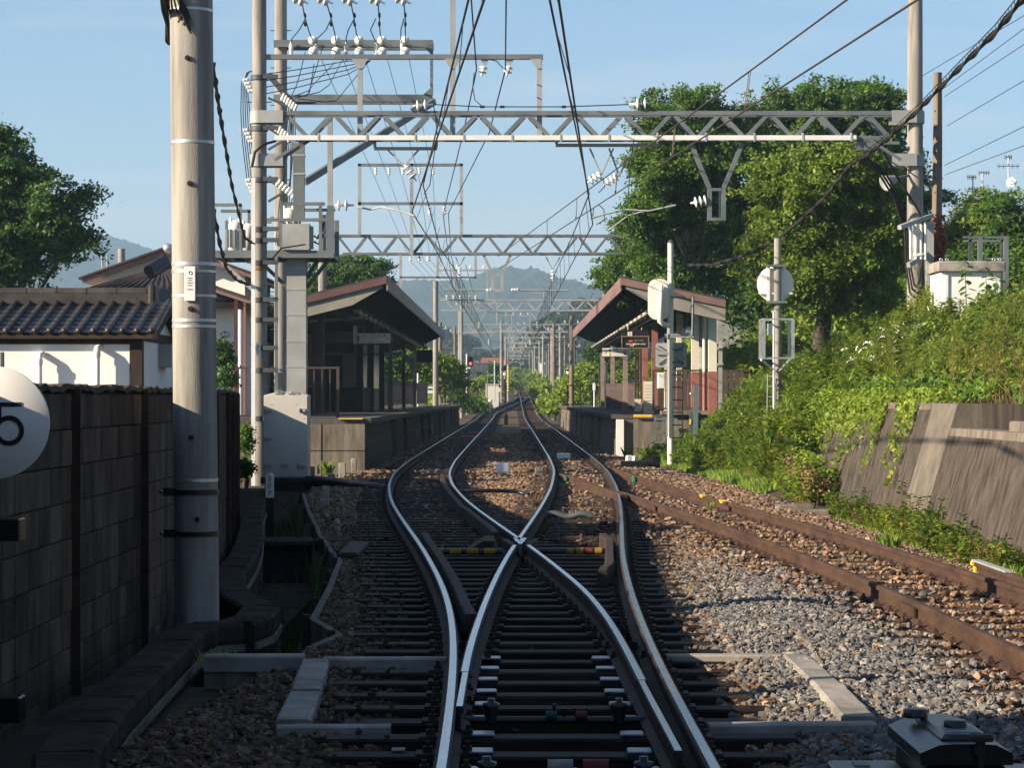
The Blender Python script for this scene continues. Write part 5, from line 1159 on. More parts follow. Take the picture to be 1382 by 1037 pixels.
# ---------------------------------------------------------------- platforms
def platform(xe, xb, Y0, Y1, zt, label, s, wallm):
    p = thing('station_platform', label, 'platform', ((xe+xb)/2, Y0, -.25)); p['kind'] = 'thing'
    a, b = sorted((xe, xb)); q = MB(); q.chbox(a-(.10 if s < 0 else 0)*0-(.0), b, Y0-.04, Y1, zt-.13, zt, .015) if False else q.box(a-(.12 if s > 0 else 0), b+(.12 if s < 0 else 0), Y0-.05, Y1, zt-.12, zt); part('platform_slab', q, 'asphalt', p)
    q = MB(); q.box(min(xe-s*.10, xe+s*.22), max(xe-s*.10, xe+s*.22), Y0-.04, Y1, zt+.001, zt+.006); part('edge_stones', q, 'old_concrete', p)
    y = Y0; k = 0
    while y < Y1-.5:
        L = 2.45; y2 = min(Y1, y+L)
        if k % 9 in (5, 8): q = MB(); q.box(min(xe+s*.5, xe+s*.6), max(xe+s*.5, xe+s*.6), y, y2, -.4, zt-.13); part('recess_panel', q, 'dark_concrete', p)
        else:
            for z0, z1, d in ((-.4, .32, 0), (.335, .62, .02), (.635, zt-.125, .035)):
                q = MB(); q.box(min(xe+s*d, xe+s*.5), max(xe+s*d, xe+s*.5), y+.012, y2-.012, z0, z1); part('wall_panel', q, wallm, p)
        y = y2; k += 1
    return p
ZP = 1.06
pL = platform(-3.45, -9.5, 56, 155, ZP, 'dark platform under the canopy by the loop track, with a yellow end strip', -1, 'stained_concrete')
q = MB(); q.box(-8.5, -3.47, 55.75, 55.99, -.5, ZP-.13); part('end_wall', q, 'old_concrete', pL); q = MB(); q.box(-5.35, -3.47, 55.735, 55.748, .30, .31); q.box(-4.5, -4.49, 55.735, 55.748, -.5, ZP-.13); part('board_mark', q, 'dark_concrete', pL)
q = MB(); q.box(PX(457, 55.9), PX(490, 55.9), 55.80, 55.94, ZP-.02, ZP+.006); part('edge_strip', q, 'yellow_paint', pL)
for px, py, Y in ((583, 585.5, 88), (598, 579, 104)):
    z0, z1 = PZ(py+4.5, Y), PZ(py-4.5, Y); q = MB(); q.box(-3.49, -3.455, Y, Y+.28, z0, z1); q.box(-3.47, -3.46, Y, Y+1, z0, z0+.01)
    o = solo('letter_plate', q, 'panel_grey', 'grey plate with the letter B on the platform wall, %s' % ('nearer the camera' if Y < 90 else 'farther along'), 'letter plate', group='letter plates on the platform wall')
for Y, py in ((86, 585.5), (102, 579)):
    q = MB(); x0 = -3.40; w_ = .26; q.box(x0-.02-w_, x0-.02+.0, Y, Y+.03, PZ(py+5, Y), PZ(py-5, Y)); o = solo('letter_board', q, 'panel_grey', 'small upright board reading B at the platform wall, %s one' % ('bigger nearer' if Y < 90 else 'smaller farther'), 'letter board', group='letter boards on the platform wall')
    text('B', .24, (x0-.02-w_/2, Y-.004, PZ(py, Y)), 'black_paint', o)
q = MB(); q.box(PX(407, 54), PX(430, 54), 53.6, 54.3, PZ(640, 54), PZ(628, 54)); solo('concrete_box', q, 'old_concrete', 'low concrete box with weeds at the platform corner', 'box')
pR = platform(3.10, 7.0, 71, 155, 1.04, 'sunlit platform on the bank side with a pale wing wall', 1, 'old_concrete')
q = MB(); q.box(3.12, 3.34, 70.70, 70.99, -.5, .90); part('wing_wall', q, 'white_paint', pR)
q = MB(); q.box(3.35, 3.62, 70.9, 70.99, -.5, .90); part('drain_strip', q, 'pale_concrete', pR)
q = MB(); q.box(3.63, 7.2, 70.75, 70.99, -.5, .91); part('end_wall', q, 'old_concrete', pR)
q = MB(); q.box(4.45, 7.2, 70.6, 71.2, 1.041, 1.16); part('kerb', q, 'old_concrete', pR)
q = MB(); q.box(PX(855, 70.7), PX(880, 70.7), 70.62, 70.74, .97, 1.048); part('edge_strip', q, 'yellow_paint', pR)
lad = thing('platform_ladder', 'galvanised step ladder fixed to the end of the sunlit platform', 'ladder', (PX(897, 70.4), 70.4, -.2))
for px in (884, 897): q = MB(); q.box(PX(px, 70.4)-.03, PX(px, 70.4)+.03, 70.35, 70.42, -.3, 1.0); part('side_rail', q, 'steel_grey', lad)
for py in (566, 583, 598, 612): q = MB(); q.box(PX(884, 70.4), PX(914, 70.4), 70.33, 70.45, PZ(py+1.5, 70.4), PZ(py-1.5, 70.4)); part('rung', q, 'steel_grey', lad)

# ---------------------------------------------------------------- canopies
def canopy(xe, ze, xl, zl, Y0, Y1, s, label, frontm, eavem, endm, xlight, zlight, cols):
    c = thing('platform_canopy', label, 'canopy', (xe, Y0, ZP)); sl = (ze-zl)/abs(xe-xl)
    def zz(x): return ze-abs(x-xe)*sl
    def slab(a, b, z_off0, z_off1, y0, y1): return [(a, zz(a)+z_off0), (b, zz(b)+z_off0), (b, zz(b)+z_off1), (a, zz(a)+z_off1)]
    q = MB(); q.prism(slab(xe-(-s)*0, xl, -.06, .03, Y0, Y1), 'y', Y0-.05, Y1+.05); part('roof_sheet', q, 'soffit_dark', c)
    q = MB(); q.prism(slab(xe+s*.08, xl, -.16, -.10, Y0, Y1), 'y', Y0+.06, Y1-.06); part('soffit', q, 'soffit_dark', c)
    q = MB(); q.prism([(xe-s*.035, ze-.02), (xe+s*.005, ze-.02), (xe+s*.005, ze-.42), (xe-s*.035, ze-.42)], 'y', Y0-.04, Y1); part('eave_fascia', q, eavem, c)
    q = MB(); q.prism(slab(xe, xl, -.22, -.02, 0, 0), 'y', Y0-.06, Y0); part('gable_fascia', q, frontm, c)
    q = MB(); xm = xe+s*(.55); q.prism([(xe+s*.12, zz(xe)-.24), (xl, zz(xl)-.22), (xl, zz(xl)-.62), (xe+s*1.0, zz(xe+s*1.0)-.60), (xe+s*.12, zz(xe)-.34)], 'y', Y0+.02, Y0+.14); part('end_board', q, endm, c)
    n = int((Y1-Y0)/1.9)
    for k in range(1, n+1):
        y = Y0+(Y1-Y0)*k/n-.1; q = MB(); q.prism([(xe+s*.06, zz(xe)-.17), (xl, zz(xl)-.17), (xl, zz(xl)-.40), (xe+s*.9, zz(xe+s*.9)-.40), (xe+s*.06, zz(xe)-.24)], 'y', y-.05, y+.05); part('rafter', q, 'soffit_dark', c)
    q = MB(); q.box(min(xlight-.02, xlight+.22), max(xlight, xlight+.22), Y0+.5, Y1-.5, zlight+.06, zlight+.10); q.box(xlight+.5*s-.07, xlight+.5*s+.07, Y0+.2, Y1-.2, zlight-.12, zlight+.12); part('cable_channel', q, 'soffit_dark', c)
    n = int((Y1-Y0-3)/2.6)
    for k in range(n):
        y = Y0+1.6+k*2.6; q = MB()
        q.box(xlight-.05, xlight+.15, y, y+1.3, zlight+.02, zlight+.06)
        for dx in (-.02, .12): q.cyl((xlight+dx, y+.03, zlight), (xlight+dx, y+1.27, zlight), .02, n=6)
        part('tube_light', q, 'cream', c)
    for x, y, w, m, mlow, zsplit in cols:
        zt = zz(x)-.18; q = MB()
        if mlow: q.box(x-w/2, x+w/2, y-w/2, y+w/2, zsplit, zt); part('column', q, m, c); q = MB(); q.box(x-w/2-.01, x+w/2+.01, y-w/2-.01, y+w/2+.01, ZP-.05, zsplit); part('column_base', q, mlow, c)
        else: q.box(x-w/2, x+w/2, y-w/2, y+w/2, ZP-.05, zt); part('column', q, m, c)
    return c
cl = canopy(-3.6, 5.05, -8.6, 3.83, 68, 125, -1, 'canopy with a dull grey-brown eave and dark soffit over the shaded platform', 'gable_maroon', 'canopy_dull', 'soffit_cream', -4.62, 4.07,
    [(PX(433, 69.5), 69.5, .19, 'dark_maroon', None, 0), (-4.9, 82, .22, 'dark_wood', None, 0), (-5.3, 82.5, .22, 'dark_wood', None, 0), (PX(527, 95), 95, .15, 'canopy_dull', None, 0), (PX(545, 107), 107, .15, 'dark_maroon', None, 0), (PX(560, 119.5), 119.5, .15, 'canopy_dull', None, 0), (-6.0, 72, .18, 'dark_maroon', None, 0), (-4.95, 90, .2, 'dark_wood', None, 0)])
for Y in (95, 119.5):
    x = PX(527 if Y == 95 else 560, Y); q = MB(); q.box(x-.10, x+.10, Y-.10, Y+.10, ZP, 2.55); part('column_sleeve', q, 'canopy_dull', cl)
q = MB(); q.beam(P(436, 420, 69.4), P(452, 404, 69.4), .04, .05); q.beam(P(413, 434, 69.4), P(500, 428, 75), .05, .09); part('brace', q, 'soffit_cream', cl)
cr_ = canopy(3.2, 5.08, 6.25, 4.42, 69.3, 123.5, 1, 'canopy with a sunlit pinkish-brown eave over the platform on the bank side', 'canopy_brown', 'canopy_brown', 'soffit_cream', 4.02, 4.05,
    [(PX(961.5, 70.6), 70.6, .24, 'cream', 'brick_red', 2.33), (PX(938, 72.4), 72.4, .22, 'cream', 'brick_red', 2.33), (PX(883.5, 79), 79, .2, 'brick_red', None, 0), (PX(870.5, 84), 84, .2, 'brick_red', None, 0), (4.55, 95, .18, 'canopy_dull', None, 0), (4.55, 107, .18, 'canopy_dull', None, 0), (4.55, 119, .18, 'canopy_dull', None, 0), (PX(917, 76), 76, .2, 'cream', 'brick_red', 2.1)])
q = MB(); x = PX(950.5, 71.2); q.cyl((x, 71.2, 1), (x, 71.2, 4.2), .055, n=12); part('drain_pipe', q, 'cream', cr_); q = MB(); q.cyl((x, 71.2, 1), (x, 71.2, 2.33), .06, n=12); part('drain_pipe_base', q, 'brick_red', cr_)
q = MB(); q.box(PX(871, 70), PX(882, 70), 70.0, 70.1, PZ(461, 70), PZ(445, 70)); part('wood_panel', q, 'yellow_paint', cr_) if False else None

# station house behind the shaded canopy, low shelter walls on the other side
sh = thing('station_house', 'dim plastered station room under the shaded canopy', 'station building', (-7.3, 86, ZP))
q = MB(); q.box(-9.4, -5.5, 84, 100, ZP, 3.9); part('wall', q, 'soffit_cream', sh)
q = MB(); q.box(-7.0, -6.0, 83.93, 83.99, ZP, 3.05); part('door', q, 'dark_wood', sh)
q = MB(); q.box(-8.4, -7.3, 83.92, 83.99, 3.05, 3.55); part('notice_board', q, 'panel_grey', sh)
q = MB(); q.box(-6.6, -5.6, 83.92, 83.99, 3.15, 3.5); part('notice_board', q, 'soffit_dark', sh)
q = MB(); q.box(-9.4, -5.48, 83.85, 83.99, ZP, 1.9); part('dado', q, 'dark_wood', sh)
q = MB(); q.box(-5.44, -5.40, 84.5, 99, 1.9, 3.2); part('window_band', q, 'glass_dark', sh)
q = MB(); x0, x1 = PX(491.5, 81), PX(499.5, 81)
for k in range(9): q.box(x0, x1, 80.95, 81.2, ZP+.03+k*.09, ZP+.11+k*.09)
solo('rubbish_bin', q, 'pale_concrete', 'slatted pale bin between dark columns under the shaded canopy', 'bin')
sw = thing('shelter_wall', 'low white tiled windbreak wall with brown glazing on the sunlit platform', 'windbreak', (4.4, 80, ZP))
q = MB(); q.box(PX(869, 78), PX(882, 78), 78, 78.15, 1.04, PZ(515, 78)); part('tiled_wall', q, 'cream', sw)
q = MB()
for z in np.arange(1.15, 2.0, .1): q.box(PX(869, 78), PX(882, 78), 77.99, 77.999, z, z+.012)
part('tile_joints', q, 'panel_grey', sw)
q = MB(); x0, x1 = PX(857, 86), PX(865, 86); q.box(x0, x1, 86, 86.2, 1.04, 1.5); part('pier', q, 'cream', sw)
q = MB()
for px in (857, 860.5, 864.5): q.box(PX(px, 86), PX(px, 86)+.06, 86, 86.15, 1.5, 3.5)
q.box(x0, x1, 86, 86.15, 3.45, 3.55); part('glazing_frame', q, 'dark_wood', sw)
vm_ = thing('vending_cabinet', 'brown and white slot cabinet against the windbreak', 'ticket cabinet', (PX(892, 77), 77, ZP))
q = MB(); q.chbox(PX(888, 77), PX(896, 77), 77, 77.5, 1.04, PZ(525, 77), .01); part('body', q, 'sleeper_rusty', vm_); q = MB(); q.chbox(PX(888, 77), PX(897, 77), 76.95, 77.5, PZ(524, 77), PZ(503, 77), .02); part('screen_head', q, 'tray_white', vm_)

# ---------------------------------------------------------------- fences on the platforms
def railing(xa, xb, Y, z0, z1, lab, bars, m='rail_brown', posts=(), w=.035, ya=None, group='platform railings'):
    f = thing('railing', lab, 'railing', (xa, Y, z0), group); yb = Y if ya is None else ya
    A = Vector((xa, Y, 0)); B = Vector((xb, yb, 0))
    for z in (z1-.03, z0+.10): q = MB(); q.beam(A+Vector((0, 0, z)), B+Vector((0, 0, z)), .05, .05); part('rail', q, m, f)
    for k in range(bars+1): p = A.lerp(B, k/bars); q = MB(); q.beam(p+Vector((0, 0, z0+.126)), p+Vector((0, 0, z1-.056)), .03, .02, up=(0, 1, 0)); part('bar', q, m, f)
    for fr in posts: p = A.lerp(B, fr); q = MB(); q.beam(p+Vector((0, 0, z0)), p+Vector((0, 0, z1)), .07, .07, up=(0, 1, 0)); part('post', q, m, f)
    return f
railing(PX(413, 57), PX(456, 57), 57, ZP, PZ(495, 57), 'brown railing at the end of the shaded platform beside the cabinet', 4, posts=(1,))
railing(PX(312, 57), PX(352, 57), 57, ZP-.05, PZ(495, 57), 'brown railing between the block wall and the gantry pole', 4, posts=(0,))
f = railing(PX(882, 71.3), PX(1014, 71.3), 71.3, 1.12, PZ(499, 71.3), 'open dark brown railing across the end of the sunlit platform', 8, posts=(0, .48, 1)) 
def board_fence(xa, ya, xb, yb, z0, z1, lab, m='fence_brown'):
    f = thing('board_fence', lab, 'fence', (xa, ya, z0), 'brown board fences'); A = Vector((xa, ya, 0)); B = Vector((xb, yb, 0)); L = (B-A).length; n = int(L/.17); q = MB(); rz = math.atan2(B.y-A.y, B.x-A.x)
    for k in range(n): p = A.lerp(B, (k+.5)/n); q.cbox((p.x, p.y, (z0+z1)/2+random.uniform(-.01, .01)), L/n-.03, .03, z1-z0, rz=rz)
    part('boards', q, m, f, kind='stuff')
    for z in (z0+.2, z1-.2): q = MB(); q.beam(A+Vector((0, .04, z)), B+Vector((0, .04, z)), .05, .05); part('cross_rail', q, m, f)
    return f
board_fence(PX(905, 74.5), 74.5, PX(1014, 74.5), 74.5, 1.05, PZ(500, 74.5), 'brown board fence behind the open railing of the sunlit platform')
board_fence(6.6, 74.5, 6.6, 92, 1.05, 2.4, 'brown board fence along the back of the sunlit platform')
board_fence(PX(818, 100), 100, PX(858, 96), 96, 1.05, 2.15, 'grey-brown board fence seen under the hanging platform sign')
board_fence(-5.6, 95, -5.0, 140, ZP+.15, 2.35, 'dark board fence along the back of the shaded platform')
railing(PX(591, 150), PX(610, 150), 150, ZP, 2.7, 'light brown railing at the far end of the shaded platform', 5, posts=(0, 1), m='canopy_dull')
railing(PX(766, 140), PX(800, 140), 140, 1.05, 2.3, 'thin dark railing at the far end of the sunlit platform', 4, posts=(0, .5, 1), m='black_iron')

# ---------------------------------------------------------------- signs and boards
s1 = thing('platform_sign', 'grey hanging sign with black lettering and a large 1', 'platform sign', P(505, 458, 76))
x0, x1, z0, z1 = PX(483, 76), PX(527.5, 76), PZ(463.5, 76), PZ(450, 76)
q = MB(); q.box(x0, x1, 75.98, 76.12, z0, z1); part('board', q, 'sign_white', s1)
q = MB(); q.box(x0-.02, x1+.02, 75.96, 76.14, z0-.035, z0); q.box(x0-.02, x1+.02, 75.96, 76.14, z1, z1+.02); q.box(x1, x1+.03, 75.96, 76.14, z0, z1); q.box(x0, x0+.045, 75.965, 75.979, z0+.04, z1-.06); part('frame', q, 'black_paint', s1)
text('吉野口・下市口・吉野 方面', .098, (x0+.10, 75.97, z1-.085), 'black_paint', s1, align='LEFT', scale=(.66, 1, 1)); text('For Yoshinoguchi', .075, (x0+.10, 75.97, z1-.17), 'black_paint', s1, align='LEFT'); text('Shimoichiguchi, Yoshino', .07, (x0+.10, 75.97, z1-.255), 'black_paint', s1, align='LEFT'); text('1', .16, (x1-.12, 75.97, (z0+z1)/2), 'black_paint', s1)
q = MB()
for x in (x0+.2, x1-.2): q.cyl((x, 76.05, z1+.02), (x, 76.05, z1+.55), .015, n=6)
part('hanger', q, 'steel_dark', s1)
q = MB(); q.box(PX(477, 76.3), PX(480, 76.3), 76.2, 76.3, PZ(464, 76.3), PZ(440, 76.3)); q.box(PX(481, 76.3), PX(482.3, 76.3), 76.2, 76.3, PZ(464, 76.3), PZ(440, 76.3)); solo('notice_case', q, 'cream', 'narrow pale notice case beside the hanging sign numbered 1', 'notice case')
s3 = thing('way_out_sign', 'dim narrow hanging sign with an arrow under the shaded canopy', 'hanging sign', P(524, 478, 92)); x0, x1, z0, z1 = PX(503, 92), PX(542, 92), PZ(480.5, 92), PZ(475.5, 92)
q = MB(); q.box(x0, x1, 92, 92.1, z0, z1); q.box(x1+.005, x1+.10, 92, 92.1, z0-.05, z1+.06); part('board', q, 'panel_grey', s3); text('← 出口', .10, (x0+.30, 91.99, (z0+z1)/2), 'black_paint', s3)
q = MB(); q.cyl((x1-.35, 92.05, z1), (x1-.35, 92.05, z1+.3), .02, n=6); part('hanger', q, 'steel_dark', s3)
dm = thing('platform_mirror', 'black backed safety mirror or monitor hung at the canopy end', 'monitor', P(573, 481, 116)); q = MB(); q.chbox(PX(562, 116), PX(584, 116), 115.9, 116.3, PZ(489.5, 116), PZ(472.5, 116), .05); part('case', q, 'black_paint', dm); q = MB(); q.cyl(P(572, 473, 116.1), P(572, 462, 116.1), .03, n=6); q.cyl(P(577, 463, 116.1), P(573, 459, 116.1), .12, n=8); part('bracket', q, 'black_iron', dm)
db = thing('departure_board', 'black electronic departure board in a tan frame with coloured text', 'departure board', P(857, 460, 79)); x0, x1, z0, z1 = PX(838.5, 79), PX(876, 79), PZ(471, 79), PZ(450, 79)
q = MB(); q.box(x0, x1, 78.95, 79.2, z0, z1+.12); part('case', q, 'black_paint', db)
q = MB(); f_ = .035; zt_ = PZ(455, 79)
for a, b, c, d in ((x0, x1, z0, z0+f_), (x0, x1, zt_, zt_+f_), (x0, x0+f_, z0+f_, zt_), (x1-f_, x1, z0+f_, zt_)): q.box(a, b, 78.92, 78.949, c, d)
part('frame', q, 'yellow_paint', db).data.materials[0] = MATS['pole_wood']
q = MB(); q.box(PX(847, 79), PX(853, 79), 78.925, 78.949, PZ(453.5, 79), PZ(448, 79)); b2 = part('number_tile', q, 'sign_white', db); text('2', .12, (PX(850, 79), 78.92, PZ(450.8, 79)), 'black_paint', b2)
q = MB(); q.box(PX(848.5, 79), PX(853.5, 79), 78.94, 78.948, PZ(461.5, 79), PZ(459.7, 79)); part('red_row', q, 'led_red', db)
text('急行 大阪', .075, (PX(862, 79), 78.945, PZ(460, 79)), 'panel_grey', db); text('まもなく電車がまいります', .055, (PX(858, 79), 78.945, PZ(464.7, 79)), 'led_white', db); text('ご注意', .05, (PX(852.5, 79), 78.945, PZ(466.8, 79)), 'led_white', db)
q = MB(); q.cyl(P(847.5, 448, 79.05), P(847.5, 440, 79.05), .015, n=6); q.cyl(P(866, 448, 79.05), P(866, 441, 79.05), .015, n=6); part('hanger', q, 'cream', db)
s2 = thing('platform_sign', 'white hanging sign numbered 2 with green, yellow and red marks', 'platform sign', P(832, 476, 88)); x0, x1, z0, z1 = PX(813, 88), PX(851, 88), PZ(481, 88), PZ(470, 88)
q = MB(); q.box(x0, x1, 88, 88.12, z0, z1); part('board', q, 'white_paint', s2); q = MB(); q.box(x0, x1, 87.99, 88.12, z0-.035, z0-.001); part('edge', q, 'dark_maroon', s2)
text('2', .16, (x0+.12, 87.99, (z0+z1)/2), 'black_paint', s2)
for m, za, zb_, xa, xb in (('green_paint', z1-.14, z1-.03, .24, .30), ('yellow_paint', z0+.03, z0+.13, .24, .30), ('red_paint', z0+.05, z0+.15, .80, .86)): q = MB(); q.box(x0+xa, x0+xb, 87.99, 87.998, za, zb_); part('colour_mark', q, m, s2)
text('橿原神宮前・大阪阿部野橋', .075, (x0+.36, 87.99, z0+.15), 'panel_grey', s2, align='LEFT', scale=(.6, 1, 1)); text('For Kashihara, Osaka', .05, (x0+.36, 87.99, z0+.06), 'panel_grey', s2, align='LEFT'); text('P 方面', .07, (x0+.36, 87.99, z1-.07), 'panel_grey', s2, align='LEFT')

# ---------------------------------------------------------------- signals and posts by the bank
mp_ = thing('mirror_pole', 'slim white rust-streaked pole with a white backed mirror and a grey panel', 'mirror pole', (PX(905, 62), 62, .1))
q = MB(); q.cyl((PX(905, 62), 62, -.2), (PX(905, 62), 62, PZ(328, 62)), .082, .075, 16); part('pole', q, 'rust_white', mp_); q = MB(); q.cyl((PX(905.5, 62), 62, PZ(328, 62)), (PX(905.5, 62), 62, PZ(324, 62)), .095, .05, 12); part('pole_cap', q, 'steel_dark', mp_)
def rrect(x0, x1, z0, z1, r, n=5):
    out = []
    for cx, cz, a0 in ((x1-r, z1-r, 0), (x0+r, z1-r, 90), (x0+r, z0+r, 180), (x1-r, z0+r, 270)):
        for k in range(n+1): a = R(a0+90*k/n); out.append((cx+r*math.cos(a), cz+r*math.sin(a)))
    return out
q = MB(); q.prism(rrect(PX(874, 62), PX(903, 62), PZ(432, 62), PZ(377, 62), .22), 'y', 61.78, 61.84); q.prism(rrect(PX(876.5, 62), PX(901, 62), PZ(428, 62), PZ(381, 62), .2), 'y', 61.72, 61.779); part('mirror_back', q, 'rust_white', mp_)
q = MB(); q.tube([P(893, 385, 61.65), P(892, 398, 61.62), P(891, 420, 61.62), P(891, 434, 61.65), P(896, 438, 61.7), P(903, 440, 61.9)], [.04, .075, .08, .075, .07, .06], 10); part('mirror_arm', q, 'white_paint', mp_)
q = MB(); q.prism(rrect(PX(885, 62), PX(927, 62), PZ(496, 62), PZ(463, 62), .07), 'y', 62.12, 62.16); pn = part('panel', q, 'panel_grey', mp_)
q = MB(); 
for a, b in (((889, 467), (900, 474)), ((923, 467), (912, 474)), ((889, 492), (900, 484)), ((923, 492), (912, 484)), ((888, 479.5), (901, 479.5))): q.beam(P(*a, 62.1), P(*b, 62.1), .03, .03)
part('stiffener', q, 'steel_dark', pn)
q = MB(); q.prism(rrect(PX(884.4, 62), PX(927.6, 62), PZ(496.5, 62), PZ(462.5, 62), .075), 'y', 62.161, 62.18); part('rim', q, 'rust', pn)
for py in (452, 455): q = MB(); q.box(PX(897, 62), PX(936, 62), 61.9, 61.95, PZ(py+1, 62), PZ(py-1, 62)); part('bracket', q, 'steel_pale', mp_)
q = MB(); q.beam(P(905, 401, 61.9), P(936, 402, 61.9), .05, .05); q.cyl(P(935.5, 400, 61.9), P(934.5, 452, 61.9), .035, n=8); part('steel_arm', q, 'steel_grey', mp_)
q = MB(); q.cyl(P(936, 402, 62), P(920, 460, 62), .012, n=5); q.cyl(P(921, 460, 62), P(921, 590, 62), .014, n=5); 
for py in range(472, 600, 17): q.cyl(P(905, py, 61.95), P(921, py, 61.95), .018, n=6)
part('step_irons', q, 'black_iron', mp_)
q = MB(); q.cyl(P(901.5, 400, 61.9), P(901, 590, 61.9), .022, n=6); part('conduit', q, 'steel_pale', mp_)
rp_ = thing('signal_pole', 'slim concrete pole by the bank carrying a round white signal back', 'signal pole', (PX(1050, 50), 50, .3))
q = MB(); q.cyl((PX(1049.5, 50), 50, -.1), (PX(1049.5, 50), 50, PZ(322, 50)), .088, .075, 16); part('pole', q, 'pole_concrete', rp_)
c = P(1046.5, 383.5, 50.12); q = MB(); q.lathe(c, (0, 1, 0), [(0, -.05), (.30, -.045), (.385, -.03), (.39, 0), (.385, .03), (0, .04)], 40); dsk = part('round_target', q, 'rust_white', rp_)
q = MB()
for px in (1037, 1056): q.box(PX(px-2, 50), PX(px+2, 50), 50.0, 50.06, PZ(408, 50), PZ(360, 50))
q.box(PX(1024, 50), PX(1070, 50), 50.02, 50.065, PZ(397, 50), PZ(395, 50)); part('backing_bars', q, 'tray_white', dsk)
for py in (359, 408): q = MB(); q.box(PX(1034, 50), PX(1062, 50), 49.88, 49.99, PZ(py+1.6, 50), PZ(py-1.6, 50)); q.cyl((PX(1049.5, 50), 50, PZ(py+3, 50)), (PX(1049.5, 50), 50, PZ(py-3, 50)), .10, n=12); part('clamp', q, 'steel_grey', rp_)
q = MB()
for px in (1027, 1066): q.box(PX(px, 50)-.03, PX(px, 50)+.03, 49.4, 49.46, PZ(485, 50), PZ(432, 50)); q.box(PX(px, 50)-.03, PX(px, 50)+.03, 50.1, 50.16, PZ(485, 50), PZ(432, 50))
for py in (432, 484):
    for y in (49.42, 50.12): q.box(PX(1027, 50), PX(1066, 50), y, y+.03, PZ(py+1, 50), PZ(py-1, 50))
    for px in (1027, 1066): q.box(PX(px, 50)-.02, PX(px, 50)+.02, 49.45, 50.12, PZ(py+1, 50), PZ(py-1, 50))
q.beam(P(1027, 486, 49.5), P(1048, 502, 49.9), .03, .04); q.beam(P(1066, 486, 49.5), P(1051, 502, 49.9), .03, .04); part('work_cage', q, 'galvanised', rp_)
q = MB(); q.box(PX(1036, 49.6), PX(1042, 49.6), 49.5, 49.6, PZ(452, 49.6), PZ(437, 49.6)); part('small_box', q, 'tray_white', rp_)
q = MB(); q.cyl(P(1044.5, 420, 49.85), P(1044.5, 608, 49.85), .025, n=8); part('conduit', q, 'tray_white', rp_)
q = MB(); q.cyl(P(1036, 505, 49.85), P(1035, 585, 49.85), .012, n=5); 
for py in range(508, 590, 14): q.cyl(P(1035.5, py, 49.85), P(1044, py, 49.85), .012, n=5)
part('ladder', q, 'steel_pale', rp_)
for py in (500, 520): q = MB(); q.cyl((PX(1049.5, 50), 50, PZ(py+1.5, 50)), (PX(1049.5, 50), 50, PZ(py-1.5, 50)), .10, n=12); part('strap', q, 'steel_grey', rp_)
bp_ = thing('blue_post', 'blue-grey square post with a yellow-striped box among the weeds', 'post', (PX(939, 66), 66, 0))
q = MB(); q.box(PX(936.3, 66), PX(942, 66), 65.95, 66.07, -.1, PZ(520, 66)); part('post', q, 'blue_grey', bp_); q = MB(); q.box(PX(931, 66), PX(946.5, 66), 66.08, 66.25, PZ(584, 66), PZ(558, 66)); part('control_box', q, 'steel_dark', bp_)
q = MB(); q.box(PX(930.5, 66), PX(933, 66), 66.06, 66.079, PZ(573, 66), PZ(566, 66)); part('stripe', q, 'yellow_paint', bp_); q = MB(); q.lathe(P(933, 532, 66), (-1, 0, 0), [(0, 0), (.05, 0), (.05, .03), (.02, .05), (0, .05)], 10); part('lamp', q, 'galvanised', bp_)
gp = thing('gauge_post', 'tall pale square post by the brown fence', 'post', (PX(973, 70), 70, 1)); q = MB(); q.box(PX(970.6, 70), PX(975.4, 70), 70.1, 70.2, .9, PZ(458, 70)); part('post', q, 'steel_pale', gp); q = MB(); q.cyl(P(968, 471, 70.1), P(976, 469, 70.1), .05, n=8); q.cyl(P(968, 493, 70.1), P(976, 492, 70.1), .05, n=8); part('clips', q, 'galvanised', gp)

# equipment on the bank: wooden pole with red ivy, white kiosk, lattice rack
wp = thing('wooden_pole', 'weathered wooden pole on the bank, its foot wrapped in red ivy', 'utility pole', (PX(1265, 50), 50.5, 2.9))
q = MB(); q.tube([(PX(1265+.6*math.sin(z), 50.5), 50.5, z) for z in np.linspace(2.5, PZ(98, 50.5), 10)], [.125-.004*k for k in range(10)], 14); part('shaft', q, 'pole_wood', wp); q = MB()
for py in (150, 172, 205, 240, 260): q.cyl(P(1262, py, 50.36), P(1262, py, 50.33), .018, n=6)
part('bolts', q, 'rust', wp)
n = 900; zz_ = RNG.uniform(PZ(420, 50.5), PZ(290, 50.5), n)**1; k_ = RNG.random(n) < np.clip((PZ(268, 50.5)-zz_)/1.2, .05, 1); th = RNG.uniform(-2.9, -.1, n); rr_ = .125+RNG.uniform(.0, .06, n)
pts = np.stack([PX(1265, 50.5)+np.cos(th)*rr_-np.where(zz_ < 3.9, RNG.uniform(0, .22, n), 0), 50.5+np.sin(th)*rr_, zz_], 1)[k_]
quads_object('ivy', leaf_quads(pts, .085, .3, .8), 'ivy_red', wp)
kq = thing('equipment_kiosk', 'white equipment kiosk with a heavy lid and lifting eyes on the bank', 'kiosk', (PX(1310, 46), 46.5, 3))
q = MB(); q.chbox(PX(1270, 46), PX(1352, 46), 46.05, 47.2, 2.2, PZ(366, 46), .02); part('body', q, 'white_paint', kq); q = MB(); q.chbox(PX(1265, 46), PX(1357, 46), 45.95, 47.3, PZ(366, 46), PZ(352.5, 46), .025); part('lid', q, 'duct_white', kq)
q = MB(); q.box(PX(1276, 46), PX(1280, 46), 46.02, 46.049, 2.4, PZ(369, 46)); part('corner_strip', q, 'tray_white', kq)
